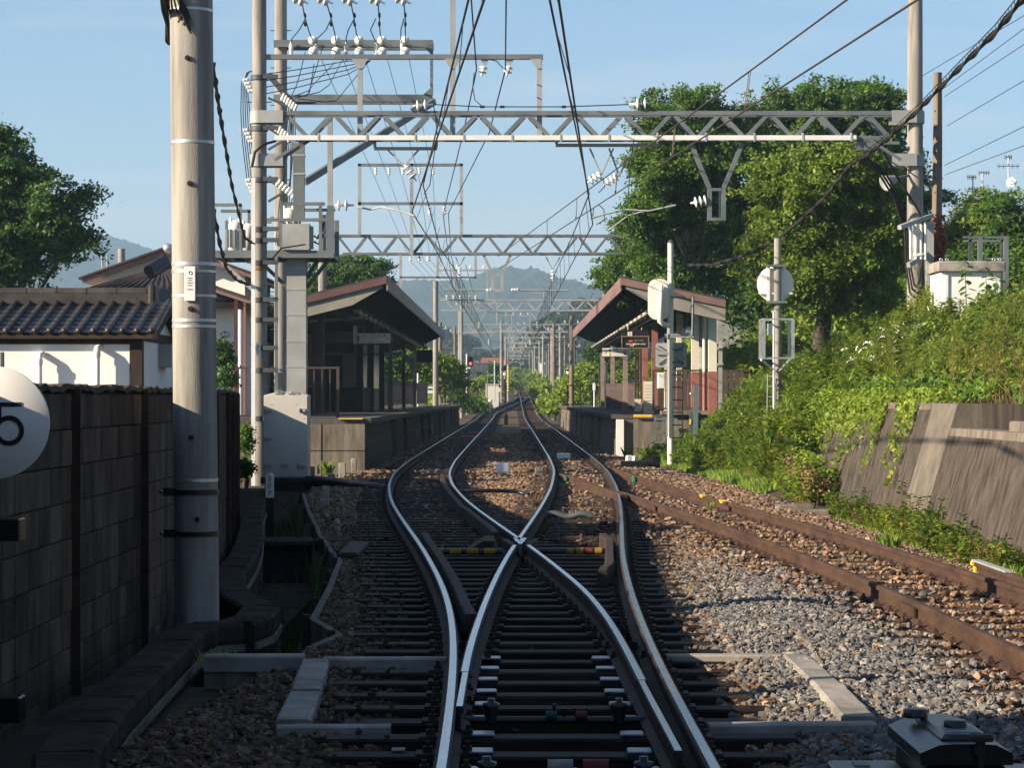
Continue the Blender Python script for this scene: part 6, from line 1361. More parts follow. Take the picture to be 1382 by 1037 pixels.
for px in (1270, 1278, 1341, 1349):
    q = MB(); cc = P(px, 350.5, 46.3); q.tube([cc+Vector((.028*math.cos(a), 0, .028*math.sin(a))) for a in np.linspace(0, 2*math.pi, 11)], .010, 5); part('lifting_eye', q, 'galvanised', kq)
ck = thing('open_gantry_rack', 'open grey steel frame standing behind the white kiosk', 'steel frame', (PX(1330, 48.5), 48.5, 3))
for px in (1322, 1357): q = MB(); q.box(PX(px, 48.3)-.045, PX(px, 48.3)+.045, 48.2, 48.3, 2.5, PZ(320, 48.3)); part('upright', q, 'steel_grey', ck)
for px in (1302, 1345): q = MB(); q.box(PX(px, 50)-.03, PX(px, 50)+.03, 49.4, 49.46, 2.5, PZ(324, 50)); part('upright', q, 'steel_dark', ck)
for py, y in ((320, 48.25), (349, 48.25), (325, 49.43)): q = MB(); q.box(PX(1300, y) if py != 349 else PX(1322, y), PX(1358, y), y-.03, y+.03, PZ(py+1.6, y), PZ(py-1, y)); part('crossbar', q, 'steel_grey', ck)
jb = thing('pole_rack', 'grey steel rack with pale conduits at the foot of the bank pole', 'cable rack', (PX(1240, 49.3), 49.3, 3))
q = MB(); q.beam(P(1214, 307, 48.9), P(1258, 291, 49.9), .09, .09); q.beam(P(1226, 358, 48.9), P(1256, 340, 49.8), .08, .10); part('arm', q, 'steel_pale', jb)
for px in (1229, 1236, 1243, 1249): q = MB(); q.cyl(P(px, 303, 49.2), P(px, 350, 49.2), .03 if px != 1236 else .045, n=8); part('conduit', q, 'tray_white', jb)
for py in (314, 345): q = MB(); q.cyl(P(1232, py, 49.2), P(1244, py-1, 49.2), .045, n=8); part('cross_tube', q, 'tray_white', jb)
q = MB(); q.box(PX(1248, 49.8), PX(1258, 49.8), 49.6, 50.1, 2.6, PZ(300, 49.8)); part('cabinet', q, 'panel_grey', jb)

# retaining wall with an inclined face
rw = thing('retaining_wall', 'weathered inclined concrete retaining wall beside the siding', 'retaining wall', (5.8, 34, -.3))
def incl(y0, y1, zt, xo=0.0, nm='wall_panel', m='stained_concrete', cap_=True):
    xb = 5.42+xo; xt = 6.0+xo-.33*(1.47-zt)
    q = MB(); q.prism([(xb, -.5), (xt, zt), (xt+.35, zt), (xt+.5, -.5)], 'y', y0+.006, y1-.006); part(nm, q, m, rw)
    if cap_: q = MB(); q.prism([(xt-.03, zt-.11), (xt-.012, zt+.004), (xt+.36, zt+.004), (xt+.36, zt-.11)], 'y', y0+.01, y1-.01); part('coping', q, 'old_concrete', rw)
incl(33.5, 36.8, 1.47); incl(36.8, 40.4, 1.47); incl(40.4, 44.0, 1.47); incl(31.7, 33.5, 1.47, -.03, 'pilaster', 'pale_concrete', False)
y = 31.7
while y > 8: incl(max(y-3.6, 8), y, 1.14, -.01); y -= 3.6
q = MB(); q.box(6.30, 6.55, 24, 31.7, .9, 1.47); part('back_wall', q, 'dark_concrete', rw)
for y in (25.9, 26.5, 27.15, 27.8): q = MB(); q.chbox(5.95, 6.22, y, y+.55, 1.146, 1.27, .02); part('loose_block', q, 'old_concrete', rw)
# ---------------------------------------------------------------- houses by the wall
ws = thing('garden_storehouse', 'small white plastered storehouse with a dark tiled roof behind the wall', 'storehouse', (-6, 27.5, -.3))
X1, X0, YF, YB = -4.23, -9.2, 27.0, 29.6; ze = 2.26
q = MB(); q.prism([(YF, -.3), (YB, -.3), (YB, ze), ((YF+YB)/2, ze+.40), (YF, ze)], 'x', X0, X1); part('wall', q, 'plaster', ws)
q = MB(); q.box(X1-.13, X1+.012, YF-.012, YF+.13, -.3, ze); q.box(X1-.12, X1+.012, YB-.12, YB+.012, -.3, ze); q.box(X1-.01, X1+.014, YF+.13, YB-.12, ze-.06, ze+.05); q.box(X0, X1-.13, YF-.01, YF-.001, ze-.10, ze); part('corner_post', q, 'dark_wood', ws)
rf = MB(); yr = (YF+YB)/2; yf0 = YF-.13; zr = ze+.43; zf0 = ze+.02; sl = (zr-zf0)/(yr-yf0); xr_ = X1+.17
rf.prism([(yf0, zf0-.06), (yr, zr-.06), (2*yr-yf0, zf0-.06), (2*yr-yf0, zf0-.01), (yr, zr-.01), (yf0, zf0-.01)], 'x', X0-.2, xr_); roof = part('roof', rf, 'dark_wood', ws)
# tiles: one pan and roll mesh, copied over the near slope
cw = .165; nc = 31; nr = 8; Ls = math.hypot(yr-yf0, zr-zf0)/nr; ang = math.atan(sl)
q = MB(); q.add([(-.15, -.005, .003), (-.08, -.005, -.006), (-.015, -.005, .003), (-.15, Ls*1.05, -.006), (-.08, Ls*1.05, -.015), (-.015, Ls*1.05, -.006), (-.15, -.005, -.010), (-.08, -.005, -.020), (-.015, -.005, -.010)], [(0, 1, 4, 3), (1, 2, 5, 4), (6, 7, 1, 0), (7, 8, 2, 1)])
m_ = 7
for j, (yy, rr2) in enumerate(((-.012, .048), (Ls*1.03, .042))): pass
vs = [(.030*math.cos(math.pi*k/m_), yy, .003+(.036 if yy < 0 else .029)*math.sin(math.pi*k/m_)) for yy in (-.012, Ls*1.03) for k in range(m_+1)]
q.add(vs, [(k, k+1, m_+2+k, m_+1+k) for k in range(m_)]+[tuple(range(m_, -1, -1))], smooth=False)
tile = q.mesh('tile', 'roof_tile')
for c_ in range(nc):
    for r_ in range(nr):
        inst('tile', tile, (xr_-.03-c_*cw, yf0+(yr-yf0)*r_/nr, zf0+(zr-zf0)*r_/nr+.018), roof, (ang+random.uniform(-.01, .01), random.uniform(-.012, .012), random.uniform(-.008, .008)))
q = MB(); q.lathe((0, 0, 0), (0, -1, 0), [(.030, -.02), (.034, 0), (.034, .014), (.02, .028), (0, .03)], 12); endcap = q.mesh('eave_cap', 'roof_tile')
for c_ in range(nc): inst('eave_cap', endcap, (xr_-.03-c_*cw, yf0-.01, zf0+.032), roof)
q = MB()
for k in range(3): q.box(X0-.2, xr_-.26, yr-.13+.02*k, yr+.13-.02*k, zr-.02+.04*k, zr+.018+.04*k)
q.tube([(X0-.2, yr, zr+.115), (xr_-.26, yr, zr+.115)], .06, 12)
for k in range(14): q.cyl((xr_-.3-k*.36, yr, zr+.115), (xr_-.315-k*.36, yr, zr+.115), .066, n=12)
part('ridge', q, 'roof_tile', ws)
for x in (xr_-.27, X0+2.25-.55): q = MB(); q.chbox(x, x+.09, yr-.16, yr+.16, zr-.02, zr+.22, .03); part('ridge_end', q, 'roof_tile', ws)
q = MB(); q.beam((xr_+.01, yf0-.02, zf0-.02), (xr_+.01, yr, zr+.0), .05, .09); q.beam((xr_+.01, 2*yr-yf0, zf0-.02), (xr_+.01, yr, zr), .05, .09); part('verge', q, 'dark_wood', ws)
for px, pt_ in ((129, 470), (51, 480)):
    x = PX(px, 26.8); z = PZ(pt_, 26.8); q = MB(); q.tube([(x, 26.88, -.2), (x, 26.88, z-.05), (x, 26.90, z), (x+.02, 26.99, z+.02)], .036, 12); q.cyl((x, 26.88, z-.10), (x, 26.88, z-.04), .043, n=12); part('vent_pipe', q, 'white_paint', ws)
q = MB(); q.chbox(PX(212, 28.5), PX(235, 28.5), 28.3, 28.9, PZ(496, 28.5), PZ(465, 28.5), .01); q.box(PX(211, 28.5), PX(216, 28.5), 28.28, 28.3, PZ(497, 28.5), PZ(493, 28.5)); part('meter_box', q, 'panel_grey', ws)
def house(name, lab, x0, x1, y0, y1, z0, ze, zr, wm, rm, cat='house', over=.45, axis='x', windows=(), hip=0.0):
    h = thing(name, lab, cat, ((x0+x1)/2, (y0+y1)/2, z0)); q = MB(); q.box(x0, x1, y0, y1, z0, ze); part('wall', q, wm, h)
    a0, a1, b0, b1 = x0-over, x1+over, y0-over, y1+over; ym = (y0+y1)/2; xm = (x0+x1)/2; q = MB()
    if axis == 'x': vs = [(a0, b0, ze), (a1, b0, ze), (a1, b1, ze), (a0, b1, ze), (a0+hip, ym, zr), (a1-hip, ym, zr)]; fs = [(0, 1, 5, 4), (2, 3, 4, 5), (1, 2, 5), (3, 0, 4), (3, 2, 1, 0)]
    else: vs = [(a0, b0, ze), (a1, b0, ze), (a1, b1, ze), (a0, b1, ze), (xm, b0+hip, zr), (xm, b1-hip, zr)]; fs = [(0, 1, 4), (1, 2, 5, 4), (2, 3, 5), (3, 0, 4, 5), (3, 2, 1, 0)]
    q.add(vs, fs); 
    q.box(a0, a1, b0, b0+.05, ze-.14, ze-.002); q.box(a1-.05, a1, b0+.05, b1, ze-.14, ze-.002); r = part('roof', q, rm, h)
    q = MB()
    if axis == 'x':
        q.tube([(a0+hip, ym, zr+.05), (a1-hip, ym, zr+.05)], .12, 8)
        x = a0+.3
        while x < a1: f = 0; q.beam((x, b0, ze+.03), (min(max(x, a0+hip), a1-hip), ym, zr+.02), .05, .03); x += .30 if rm != 'slate' else .6
    else: q.tube([(xm, b0+hip, zr+.05), (xm, b1-hip, zr+.05)], .12, 8)
    part('ridge', q, rm, r)
    for (wx0, wx1, wz0, wz1) in windows:
        q = MB(); q.box(wx0, wx1, y0-.03, y0-.002, wz0, wz1); wd = part('window', q, 'glass_dark', h); q = MB()
        for a, b, c, d in ((wx0-.05, wx1+.05, wz1, wz1+.05), (wx0-.05, wx1+.05, wz0-.05, wz0), (wx0-.05, wx0, wz0, wz1), (wx1, wx1+.05, wz0, wz1), ((wx0+wx1)/2-.02, (wx0+wx1)/2+.02, wz0, wz1)): q.box(a, b, y0-.05, y0-.004, c, d)
        part('frame', q, 'tray_white', wd)
    return h
hm = house('brown_roof_house', 'white-walled house with a broad brown roof and pinkish eaves behind the thick pole', -11.9, -7.25, 62, 70, -.3, 4.05, 5.2, 'plaster', 'brown_tile', over=.5, hip=3.0)
q = MB(); q.box(-9.5, -6.72, 61.36, 61.44, 3.86, 4.03); part('gable_board', q, 'canopy_brown', hm)
q = MB(); q.lathe(P(303, 452, 61.98), (0, -1, 0), [(0, .1), (.07, .09), (.10, .04), (.10, 0)], 14); part('vent_hood', q, 'galvanised', hm)
uz = thing('upper_house', 'upper gabled house with pinkish bargeboards and a round ridge tile, behind the brown roof', 'house', (-11, 76, 0)); zr = PZ(334, 76); q = MB(); xm = PX(238, 76)
q.box(xm-2.2, xm+2.2, 76, 84, 0, zr-.9); q.prism([(xm-2.2, zr-.9), (xm+2.2, zr-.9), (xm, zr-.12)], 'y', 76, 84); part('wall', q, 'plaster', uz)
q = MB()
for s in (-1, 1): q.prism([(xm, zr), (xm+s*2.9, zr-1.05), (xm+s*2.9, zr-1.17), (xm, zr-.12)], 'y', 75.3, 84.5)
part('roof', q, 'canopy_brown', uz)
q = MB()
for s in (-1, 1): q.prism([(xm, zr+.07), (xm+s*3.0, zr-1.0), (xm+s*3.0, zr-1.06), (xm, zr+.002)], 'y', 75.2, 84.6)
part('roof_cover', q, 'brown_tile', uz); q = MB(); q.lathe((PX(226, 75.2), 75.2, zr-.06), (.0, -1, .2), [(0, -.3), (.15, -.28), (.15, 0), (.1, .05), (0, .07)], 14); part('ridge_tile', q, 'galvanised', uz)
hip = thing('hip_ridge', 'stacked dark hip ridge tile at the corner of the brown roof', 'ridge tile', P(216, 358, 63)); q = MB(); q.tube([P(201, 366, 62.5), P(222, 352, 63.2)], .16, 12); q.tube([P(203, 371, 62.4), P(226, 357, 63.1)], .13, 8); part('tile_stack', q, 'roof_tile', hip)
sp_ = thing('side_canopy', 'small brown-edged side roof on dark posts beside the white house', 'side roof', (-5.8, 60, 0))
q = MB(); q.prism([(PX(288, 60), PZ(385, 60)), (PX(345, 60), PZ(404, 60)), (PX(345, 60), PZ(409, 60)), (PX(288, 60), PZ(390, 60))], 'y', 59, 66); part('roof', q, 'brown_tile', sp_); q = MB(); q.prism([(PX(288, 60), PZ(390, 60)), (PX(345, 60), PZ(409, 60)), (PX(345, 60), PZ(413, 60)), (PX(288, 60), PZ(394, 60))], 'y', 58.95, 59.05); part('edge_board', q, 'canopy_brown', sp_)
for px, w_, m in ((318.5, 5, 'dark_maroon'), (330, 3, 'brick_red')): q = MB(); q.box(PX(px-w_/2, 60), PX(px+w_/2, 60), 60, 60.1, 0, PZ(400, 60)); part('post', q, m, sp_)
q = MB(); q.cyl((PX(324.5, 59.5), 59.5, 0), (PX(324.5, 59.5), 59.5, PZ(418, 59.5)), .06, n=10); part('downpipe', q, 'white_paint', sp_)
up = thing('utility_pole', 'distant concrete pole with fittings above the brown roof', 'utility pole', (PX(164, 90), 90, 0)); q = MB(); q.cyl((PX(164, 90), 90, 0), (PX(164, 90), 90, PZ(336, 90)), .16, .14, 12); part('shaft', q, 'pole_concrete', up); q = MB(); q.box(PX(160, 90), PX(168, 90), 89.7, 89.8, PZ(357, 90), PZ(354, 90)); q.cyl(P(167, 370, 89.8), P(167, 360, 89.8), .06, n=8); part('crossarm', q, 'galvanised', up)
an = thing('rooftop_antennas', 'pair of pale aerial masts far behind the tiled roof', 'antenna', (PX(141, 120), 120, 0)); q = MB()
for px, h in ((138, 343), (145, 343)): q.cyl((PX(px, 120), 120, 3), (PX(px, 120), 120, PZ(h, 120)), .05, n=6)
q.box(PX(131, 120), PX(154, 120), 119.9, 120, PZ(368, 120), PZ(364, 120)); q.box(PX(137, 120), PX(141, 120), 119.8, 119.9, PZ(374, 120), PZ(360, 120)); part('masts', q, 'panel_grey', an)
hb = thing('grey_outbuilding', 'grey flat-roofed outbuilding in shade behind the sunlit canopy', 'outbuilding', (9, 92, 2)); q = MB(); q.box(PX(968, 92), PX(1010, 92), 92, 98, 1.5, PZ(428, 92)); part('wall', q, 'panel_grey', hb); q = MB(); q.prism([(PX(965, 92), PZ(421, 92)), (PX(1004, 92), PZ(410, 92)), (PX(1012, 92), PZ(428, 92)), (PX(965, 92), PZ(430, 92))], 'y', 91.7, 98.2); part('roof', q, 'dark_wood', hb)
q = MB(); q.box(PX(1011, 92), PX(1019, 92), 91.5, 92, PZ(449, 92), PZ(436, 92)); part('side_box', q, 'dark_concrete', hb)
bh = house('bank_house', 'grey-roofed house with aerials, half hidden by garden trees on the bank', PX(1285, 85), PX(1400, 85), 85, 92, 3, PZ(315, 85), PZ(268, 85), 'soffit_cream', 'slate', over=.3, axis='x', hip=1.5)
for px0, top, Y, bars in ((1313, 236, 84, ((1305, 1318, 239), (1306, 1325, 255))), (1326, 232, 85, ((1320, 1336, 233), (1316, 1338, 256))), (1361, 208, 84, ((1355, 1366, 212), (1345, 1376, 224)))):
    x = PX(px0, Y); q = MB(); q.cyl((x, Y, PZ(300, Y)), (x, Y, PZ(top, Y)), .03, n=6); 
    for a, b, py in bars:
        q.cyl(P(a, py, Y), P(b, py, Y), .02, n=5)
        for k in range(5): c_ = a+(b-a)*(k+.5)/5; q.cyl(P(c_, py-3, Y-.1), P(c_, py+3, Y+.1), .012, n=4)
    solo('roof_aerial', q, 'galvanised', {1313: 'lower twin-bar aerial on the bank house roof', 1326: 'broad aerial standing behind the lower twin-bar one', 1361: 'tallest aerial on the bank house roof, above the white dish'}[px0], 'aerial', group='aerials on the bank house')
sd_ = thing('satellite_dish', 'small white satellite dish under the tallest roof aerial', 'satellite dish', P(1367, 247, 84)); q = MB(); q.lathe(P(1366, 247, 83.8), (-.5, -.8, .25), [(0, 0), (.10, .015), (.19, .06), (.2, .075), (.1, .03), (0, .02)], 18); part('dish', q, 'white_paint', sd_); q = MB(); q.cyl(P(1363, 262, 84), P(1366, 247, 83.9), .025, n=6); part('mount', q, 'galvanised', sd_)

# ---------------------------------------------------------------- down the line: signals, crossing, far houses
def zg(Y): return float(ZT(Y))-.25
sgp = thing('colour_signal', 'railway colour light signal showing red on a black and white post', 'railway signal', (PX(630, 200), 200, zg(200)))
x = PX(630, 200); q = MB(); q.cyl((x, 200, -.3), (x, 200, PZ(478, 200)), .075, n=10); part('post', q, 'white_paint', sgp)
for py in (507, 513, 519, 556): q = MB(); q.cyl((x, 200, PZ(py+2, 200)), (x, 200, PZ(py-2, 200)), .08, n=10); part('black_band', q, 'black_paint', sgp)
q = MB(); q.prism(rrect(PX(630.8, 200), PX(638.5, 200), PZ(496, 200), PZ(481, 200), .2), 'y', 199.8, 199.9); hd = part('signal_head', q, 'black_paint', sgp)
for py in (485, 491): q = MB(); q.lathe((PX(635, 200), 199.8, PZ(py, 200)), (0, -1, 0), [(.0, 0), (.11, 0), (.12, .12), (.0, .01)] if False else [(.12, 0), (.125, .15)], 12); part('visor', q, 'black_paint', hd)
q = MB(); q.lathe((PX(635, 200), 199.79, PZ(491, 200)), (0, -1, 0), [(.105, 0), (.09, .02), (0, .03)], 14); part('red_light', q, 'red_lamp', hd)
q = MB(); q.box(PX(631, 200), PX(635, 200), 199.7, 199.8, PZ(497.5, 200), PZ(496, 200)); part('bracket', q, 'tray_white', sgp)
q = MB(); x = PX(661.5, 205); q.cyl((x, 205, -.2), (x, 205, PZ(545, 205)), .04, n=8); q.lathe((x, 204.95, PZ(542, 205)), (0, -1, 0), [(0, 0), (.21, 0), (.21, .03), (0, .035)], 20); solo('round_sign', q, 'sign_white', 'small round white sign on a thin post near the far turnout', 'sign')
q = MB(); q.chbox(PX(667, 235), PX(675, 235), 235, 235.6, zg(235), PZ(529, 235), .02); q.box(PX(668.5, 235), PX(671.5, 235), 234.9, 235, zg(235), PZ(544, 235)); solo('grey_cabinet', q, 'blue_grey', 'grey-blue trackside cabinet beside the far level crossing', 'cabinet')
xs_ = thing('crossing_signal', 'yellow and black level crossing post by the grey-blue cabinet', 'crossing signal', (PX(678, 240), 240, zg(240))); x = PX(678, 240); q = MB(); q.cyl((x, 240, zg(240)), (x, 240, PZ(526, 240)), .06, n=8); part('post', q, 'pale_concrete', xs_)
for k, py in enumerate((530, 538)):
    for s in (-1, 1): q = MB(); q.beam((x-.25, 239.9, PZ(py+s*1.5, 240)), (x+.25, 239.9, PZ(py-s*1.5, 240)), .03, .10, up=(0, 1, 0)); part('cross_arm', q, 'yellow_paint' if k else 'orange_tile', xs_)
bb = thing('round_signal', 'black oval signal back high on a pole above the crossing', 'signal', (PX(680, 240), 240, zg(240))); q = MB(); q.cyl((PX(681, 240), 240.3, zg(240)), (PX(681, 240), 240.3, PZ(492, 240)), .07, n=8); part('post', q, 'steel_pale', bb); q = MB(); q.lathe((PX(680, 240), 240.1, PZ(497, 240)), (0, -1, 0), [(0, 0), (.3, .01), (.3, .08), (.1, .1), (0, .1)], 16); part('target', q, 'black_paint', bb)
q = MB(); q.box(PX(678.7, 240), PX(682, 240), 240.05, 240.2, PZ(507, 240), PZ(503, 240)); part('plate', q, 'white_paint', bb); q = MB(); q.cyl((PX(681, 240), 240.3, PZ(545, 240)), (PX(681, 240), 240.3, PZ(512, 240)), .14, n=10); part('sleeve', q, 'black_paint', bb)
yp = thing('guy_marker_pole', 'concrete pole wrapped with slanting yellow marks beside the crossing', 'pole', (PX(686, 262), 262, zg(262))); x = PX(686, 262); q = MB(); q.cyl((x, 262, zg(262)), (x, 262, PZ(492, 262)), .13, n=10); part('shaft', q, 'pole_concrete', yp); q = MB()
for k in range(9): q.cyl((x, 262, PZ(528-k*3.8, 262)), (x, 262, PZ(526-k*3.8, 262)), .137, n=10)
part('marks', q, 'yellow_paint', yp)
xg = thing('level_crossing', 'dark level crossing deck across the single track', 'level crossing', (1.5, 283, float(ZT(283)))); q = MB(); q.box(-3, .88, 280, 285, float(ZT(280))-.2, float(ZT(285))-.02); q.box(1.05, 2.02, 280, 285, float(ZT(280))-.2, float(ZT(285))-.02); q.box(2.2, 6, 280, 285, float(ZT(280))-.2, float(ZT(285))-.02); part('deck', q, 'asphalt', xg)
for k, (px, pt_, pb, Y, r, lab) in enumerate(((657.5, 500, 530, 220, .05, 'thin grey post in front of the far garden wall'), (667.5, 487, 530, 225, .06, 'taller pale post beside the far yellow-green shed'))): q = MB(); q.cyl((PX(px, Y), Y, PZ(pb, Y)-.8), (PX(px, Y), Y, PZ(pt_, Y)), r, n=8); solo('steel_post', q, 'galvanised', lab, 'post')
bw = thing('garden_wall', 'grey block garden wall with a reddish brick end beyond the loop track', 'garden wall', (PX(642, 225), 225, 0)); 
for r_ in range(5):
    for c_ in range(5): x = PX(631, 225)+c_*.31+(.0 if r_ % 2 else .02); q = MB(); q.box(x, x+.295, 225, 225.15, .2+r_*.27, .2+r_*.27+.255); part('block', q, 'block_grey', bw)
q = MB(); q.box(PX(653.5, 225), PX(664, 225), 225, 225.15, .2, 1.3); part('brick_end', q, 'brick_dark', bw)
q = MB(); q.box(PX(655.5, 228), PX(673, 228), 228, 230, 0, PZ(519.5, 228)); q.box(PX(655, 228), PX(674, 228), 227.9, 230.1, PZ(519.5, 228), PZ(518.5, 228)); solo('garden_shed', q, 'cream', 'small yellowish-white shed behind the far garden wall', 'shed')
house('dark_roof_house', 'low house with a dark roof behind the garden wall', PX(622, 240), PX(645, 240), 240, 247, 0, PZ(513, 240), PZ(503, 240), 'brick_dark', 'slate', over=.3, hip=.6)
house('long_roof_house', 'wide house with a long slate roof and white eave line down the line', PX(640, 300), PX(676, 300), 300, 308, 1, PZ(503, 300), PZ(491, 300), 'plaster', 'slate', over=.4, hip=.2, windows=((PX(645, 300), PX(650, 300), PZ(510, 300), PZ(505, 300)),))
house('orange_roof_house', 'house with a salmon-orange tiled roof rising over the slate roof', PX(650, 420), PX(684, 420), 420, 430, 2, PZ(492, 420), PZ(484, 420), 'plaster', 'orange_tile', over=.4, hip=.3)
house('tiled_roof_house', 'house with a pale grey tiled roof beyond the shaded platform poles', PX(588, 215), PX(614, 215), 215, 222, 0, PZ(485, 215), PZ(471, 215), 'plaster', 'slate', over=.5, hip=.4, windows=((PX(610, 215), PX(615, 215), PZ(507, 215), PZ(500, 215)),))
house('grey_gable_house', 'white-gabled grey roofed house above the bushes by the sunlit platform', PX(783, 215), PX(826, 215), 215, 223, 1, PZ(493, 215), PZ(481, 215), 'plaster', 'slate', over=.4, hip=.0, axis='x')
house('grey_wing_house', 'lower grey roofed wing in front of the white-gabled house', PX(766, 208), PX(785, 208), 208, 213, 1, PZ(495, 208), PZ(486, 208), 'plaster', 'slate', over=.3, hip=.0, axis='y')
house('low_dark_house', 'dark low roof among the poles on the bank side of the single track', PX(750, 280), PX(766, 280), 280, 286, 1.5, PZ(521, 280), PZ(514, 280), 'soffit_dark', 'slate', over=.3, hip=.3)
rb = thing('relay_hut', 'white relay box on a pole by the single track', 'relay box', (PX(731.5, 330), 330, zg(330))); q = MB(); q.chbox(PX(728.5, 330), PX(735, 330), 330, 330.6, PZ(504, 330), PZ(491, 330), .03); part('box', q, 'white_paint', rb); q = MB(); q.cyl((PX(729.5, 330), 330.2, zg(330)), (PX(729.5, 330), 330.2, PZ(490, 330)), .1, n=8); q.cyl((PX(735.5, 330), 330.2, zg(330)), (PX(735.5, 330), 330.2, PZ(490, 330)), .08, n=8); part('legs', q, 'tray_white', rb)
q = MB(); q.chbox(PX(733.5, 300), PX(741, 300), 300, 300.5, zg(300), PZ(521, 300), .03); solo('grey_cabinet', q, 'tray_white', 'pale pinkish-white cabinet in the weeds by the single track poles', 'cabinet')
# extra line-side poles that stand apart from the gantries
for k, (px, pt_, Y, m, lab) in enumerate(((771.5, 427, 146, 'pole_wood', 'brown timber pole just off the tip of the sunlit canopy'), (747.6, 437, 172, 'pole_wood', 'slim brown pole standing in the bank shrubs'), (756, 449, 230, 'pole_concrete', 'pale pole between the two brown timber poles'), (775, 460, 185, 'pole_wood', 'short brown pole close behind the canopy tip'), (623, 404, 186, 'pole_concrete', 'concrete pole close beside the red signal'), (614, 441, 214, 'pole_wood', 'slim brown pole near the pale grey tiled roof'), (594, 435, 165, 'pole_wood', 'brown pole behind the shaded platform fence'))):
    x = PX(px, Y); z0 = float(GZ(x, Y))-.3; q = MB(); p_ = thing('line_pole', lab, 'pole', (x, Y, z0), 'line-side poles'); q.cyl((x, Y, z0), (x, Y, PZ(pt_, Y)), .15, .12, 10); part('shaft', q, m, p_); q = MB(); q.box(x-.5, x+.5, Y-.05, Y+.05, PZ(pt_, Y)-.5, PZ(pt_, Y)-.42)
    for dx in (-.4, .4): q.cyl((x+dx, Y, PZ(pt_, Y)-.42), (x+dx, Y, PZ(pt_, Y)-.25), .05, n=6)
    part('crossarm', q, 'galvanised', p_)
for k in range(14):
    Y = 250+k*30; x = (4.6 if k % 3 else 5.6)+.12*k; z0 = float(ZT(Y)); q = MB(); q.cyl((x, Y, z0-.3), (x, Y, z0+6.6+1.2*(k % 2)), .14, .11, 8); q.box(x-.6, x+.6, Y-.05, Y+.05, z0+6.1, z0+6.2)
    solo('line_pole', q, 'pole_concrete' if k % 2 else 'pole_wood', '%s line-side pole on the bank side, %s in the row beyond the far crossing' % ('brown' if k % 2 == 0 else 'pale', 'first second third fourth fifth sixth seventh eighth ninth tenth eleventh twelfth thirteenth fourteenth'.split()[k]), 'pole', group='line-side poles')
# platform-end details on the shaded side
pp2 = thing('striped_post', 'thin white post with an orange lamp box on the far shaded platform', 'post', (PX(564, 135), 135, ZP)); x = PX(564, 135); q = MB(); q.cyl((x, 135, ZP), (x, 135, PZ(504, 135)), .05, n=8); part('post', q, 'white_paint', pp2); q = MB(); q.box(x-.12, x+.12, 134.8, 134.9, PZ(523.5, 135), PZ(520.5, 135)); part('lamp_box', q, 'yellow_paint', pp2)
q = MB(); q.box(PX(577, 142), PX(584, 142), 142, 142.1, PZ(531, 142), PZ(522, 142)); o = solo('notice_plate', q, 'white_paint', 'small blue and white notice on the gantry pole at the shaded platform', 'notice'); q = MB(); q.box(PX(577.5, 142), PX(583.5, 142), 141.985, 141.999, PZ(527, 142), PZ(524, 142)); part('blue_field', q, 'blue_grey', o)
q = MB(); x = PX(802, 130); q.cyl((x, 130, 1.04), (x, 130, PZ(518, 130)), .04, n=8); q.chbox(x-.08, x+.08, 129.95, 130.05, PZ(527, 130), PZ(517, 130), .02); solo('white_post', q, 'white_paint', 'short white lamp post at the far end of the sunlit platform', 'post')
# ---------------------------------------------------------------- trees and plants
def clump_crown(blobs, n, size, rng, flat=.75):
    """leaves strung along short twigs that grow out of lumpy ellipsoid boughs"""
    sub_ = []
    for b in blobs:
        c = np.array(b[:3]); r = np.array(b[3:]); sub_.append((c, r*.86, 1.0))
        for k in range(14):
            d = unit(rng.normal(size=3)); d[2] = abs(d[2])*.9-.25; sub_.append((c+d*r*rng.uniform(.6, 1.12), r*rng.uniform(.16, .40)*np.array([1.15, 1.15, .8]), .7))
    w = np.array([(x[1].prod())**.67*x[2] for x in sub_]); w /= w.sum(); out = []; cl = []
    per = 30; nt_ = max(20, n//per)
    for (c, r, _), f in zip(sub_, w):
        m = max(3, int(f*nt_)); d = unit(rng.normal(size=(m, 3))); d[:, 2] = np.where(d[:, 2] < -.5, -d[:, 2], d[:, 2])
        rad = np.where(rng.random((m, 1)) < .25, rng.uniform(.3, .8, (m, 1)), rng.uniform(.72, 1.22, (m, 1))); cc = c+d*r*rad; cl.append(cc)
        L = np.clip(r.mean()*rng.uniform(.4, 1.1, (m, 1)), size*2.6, size*9); dirn = unit(d*np.array([1, 1, .55])+rng.normal(size=(m, 3))*.35); t = rng.random((m, per, 1))
        p = cc[:, None]+dirn[:, None]*L[:, None]*(t-.25)-np.array([0, 0, 1])*(t**2)*L[:, None]*.38
        p = p+rng.normal(size=(m, per, 3))*np.array([1, 1, flat*.7])*(size*.55+L[:, None]*.10)
        out.append(p.reshape(-1, 3))
    return np.concatenate(out), np.concatenate(cl)
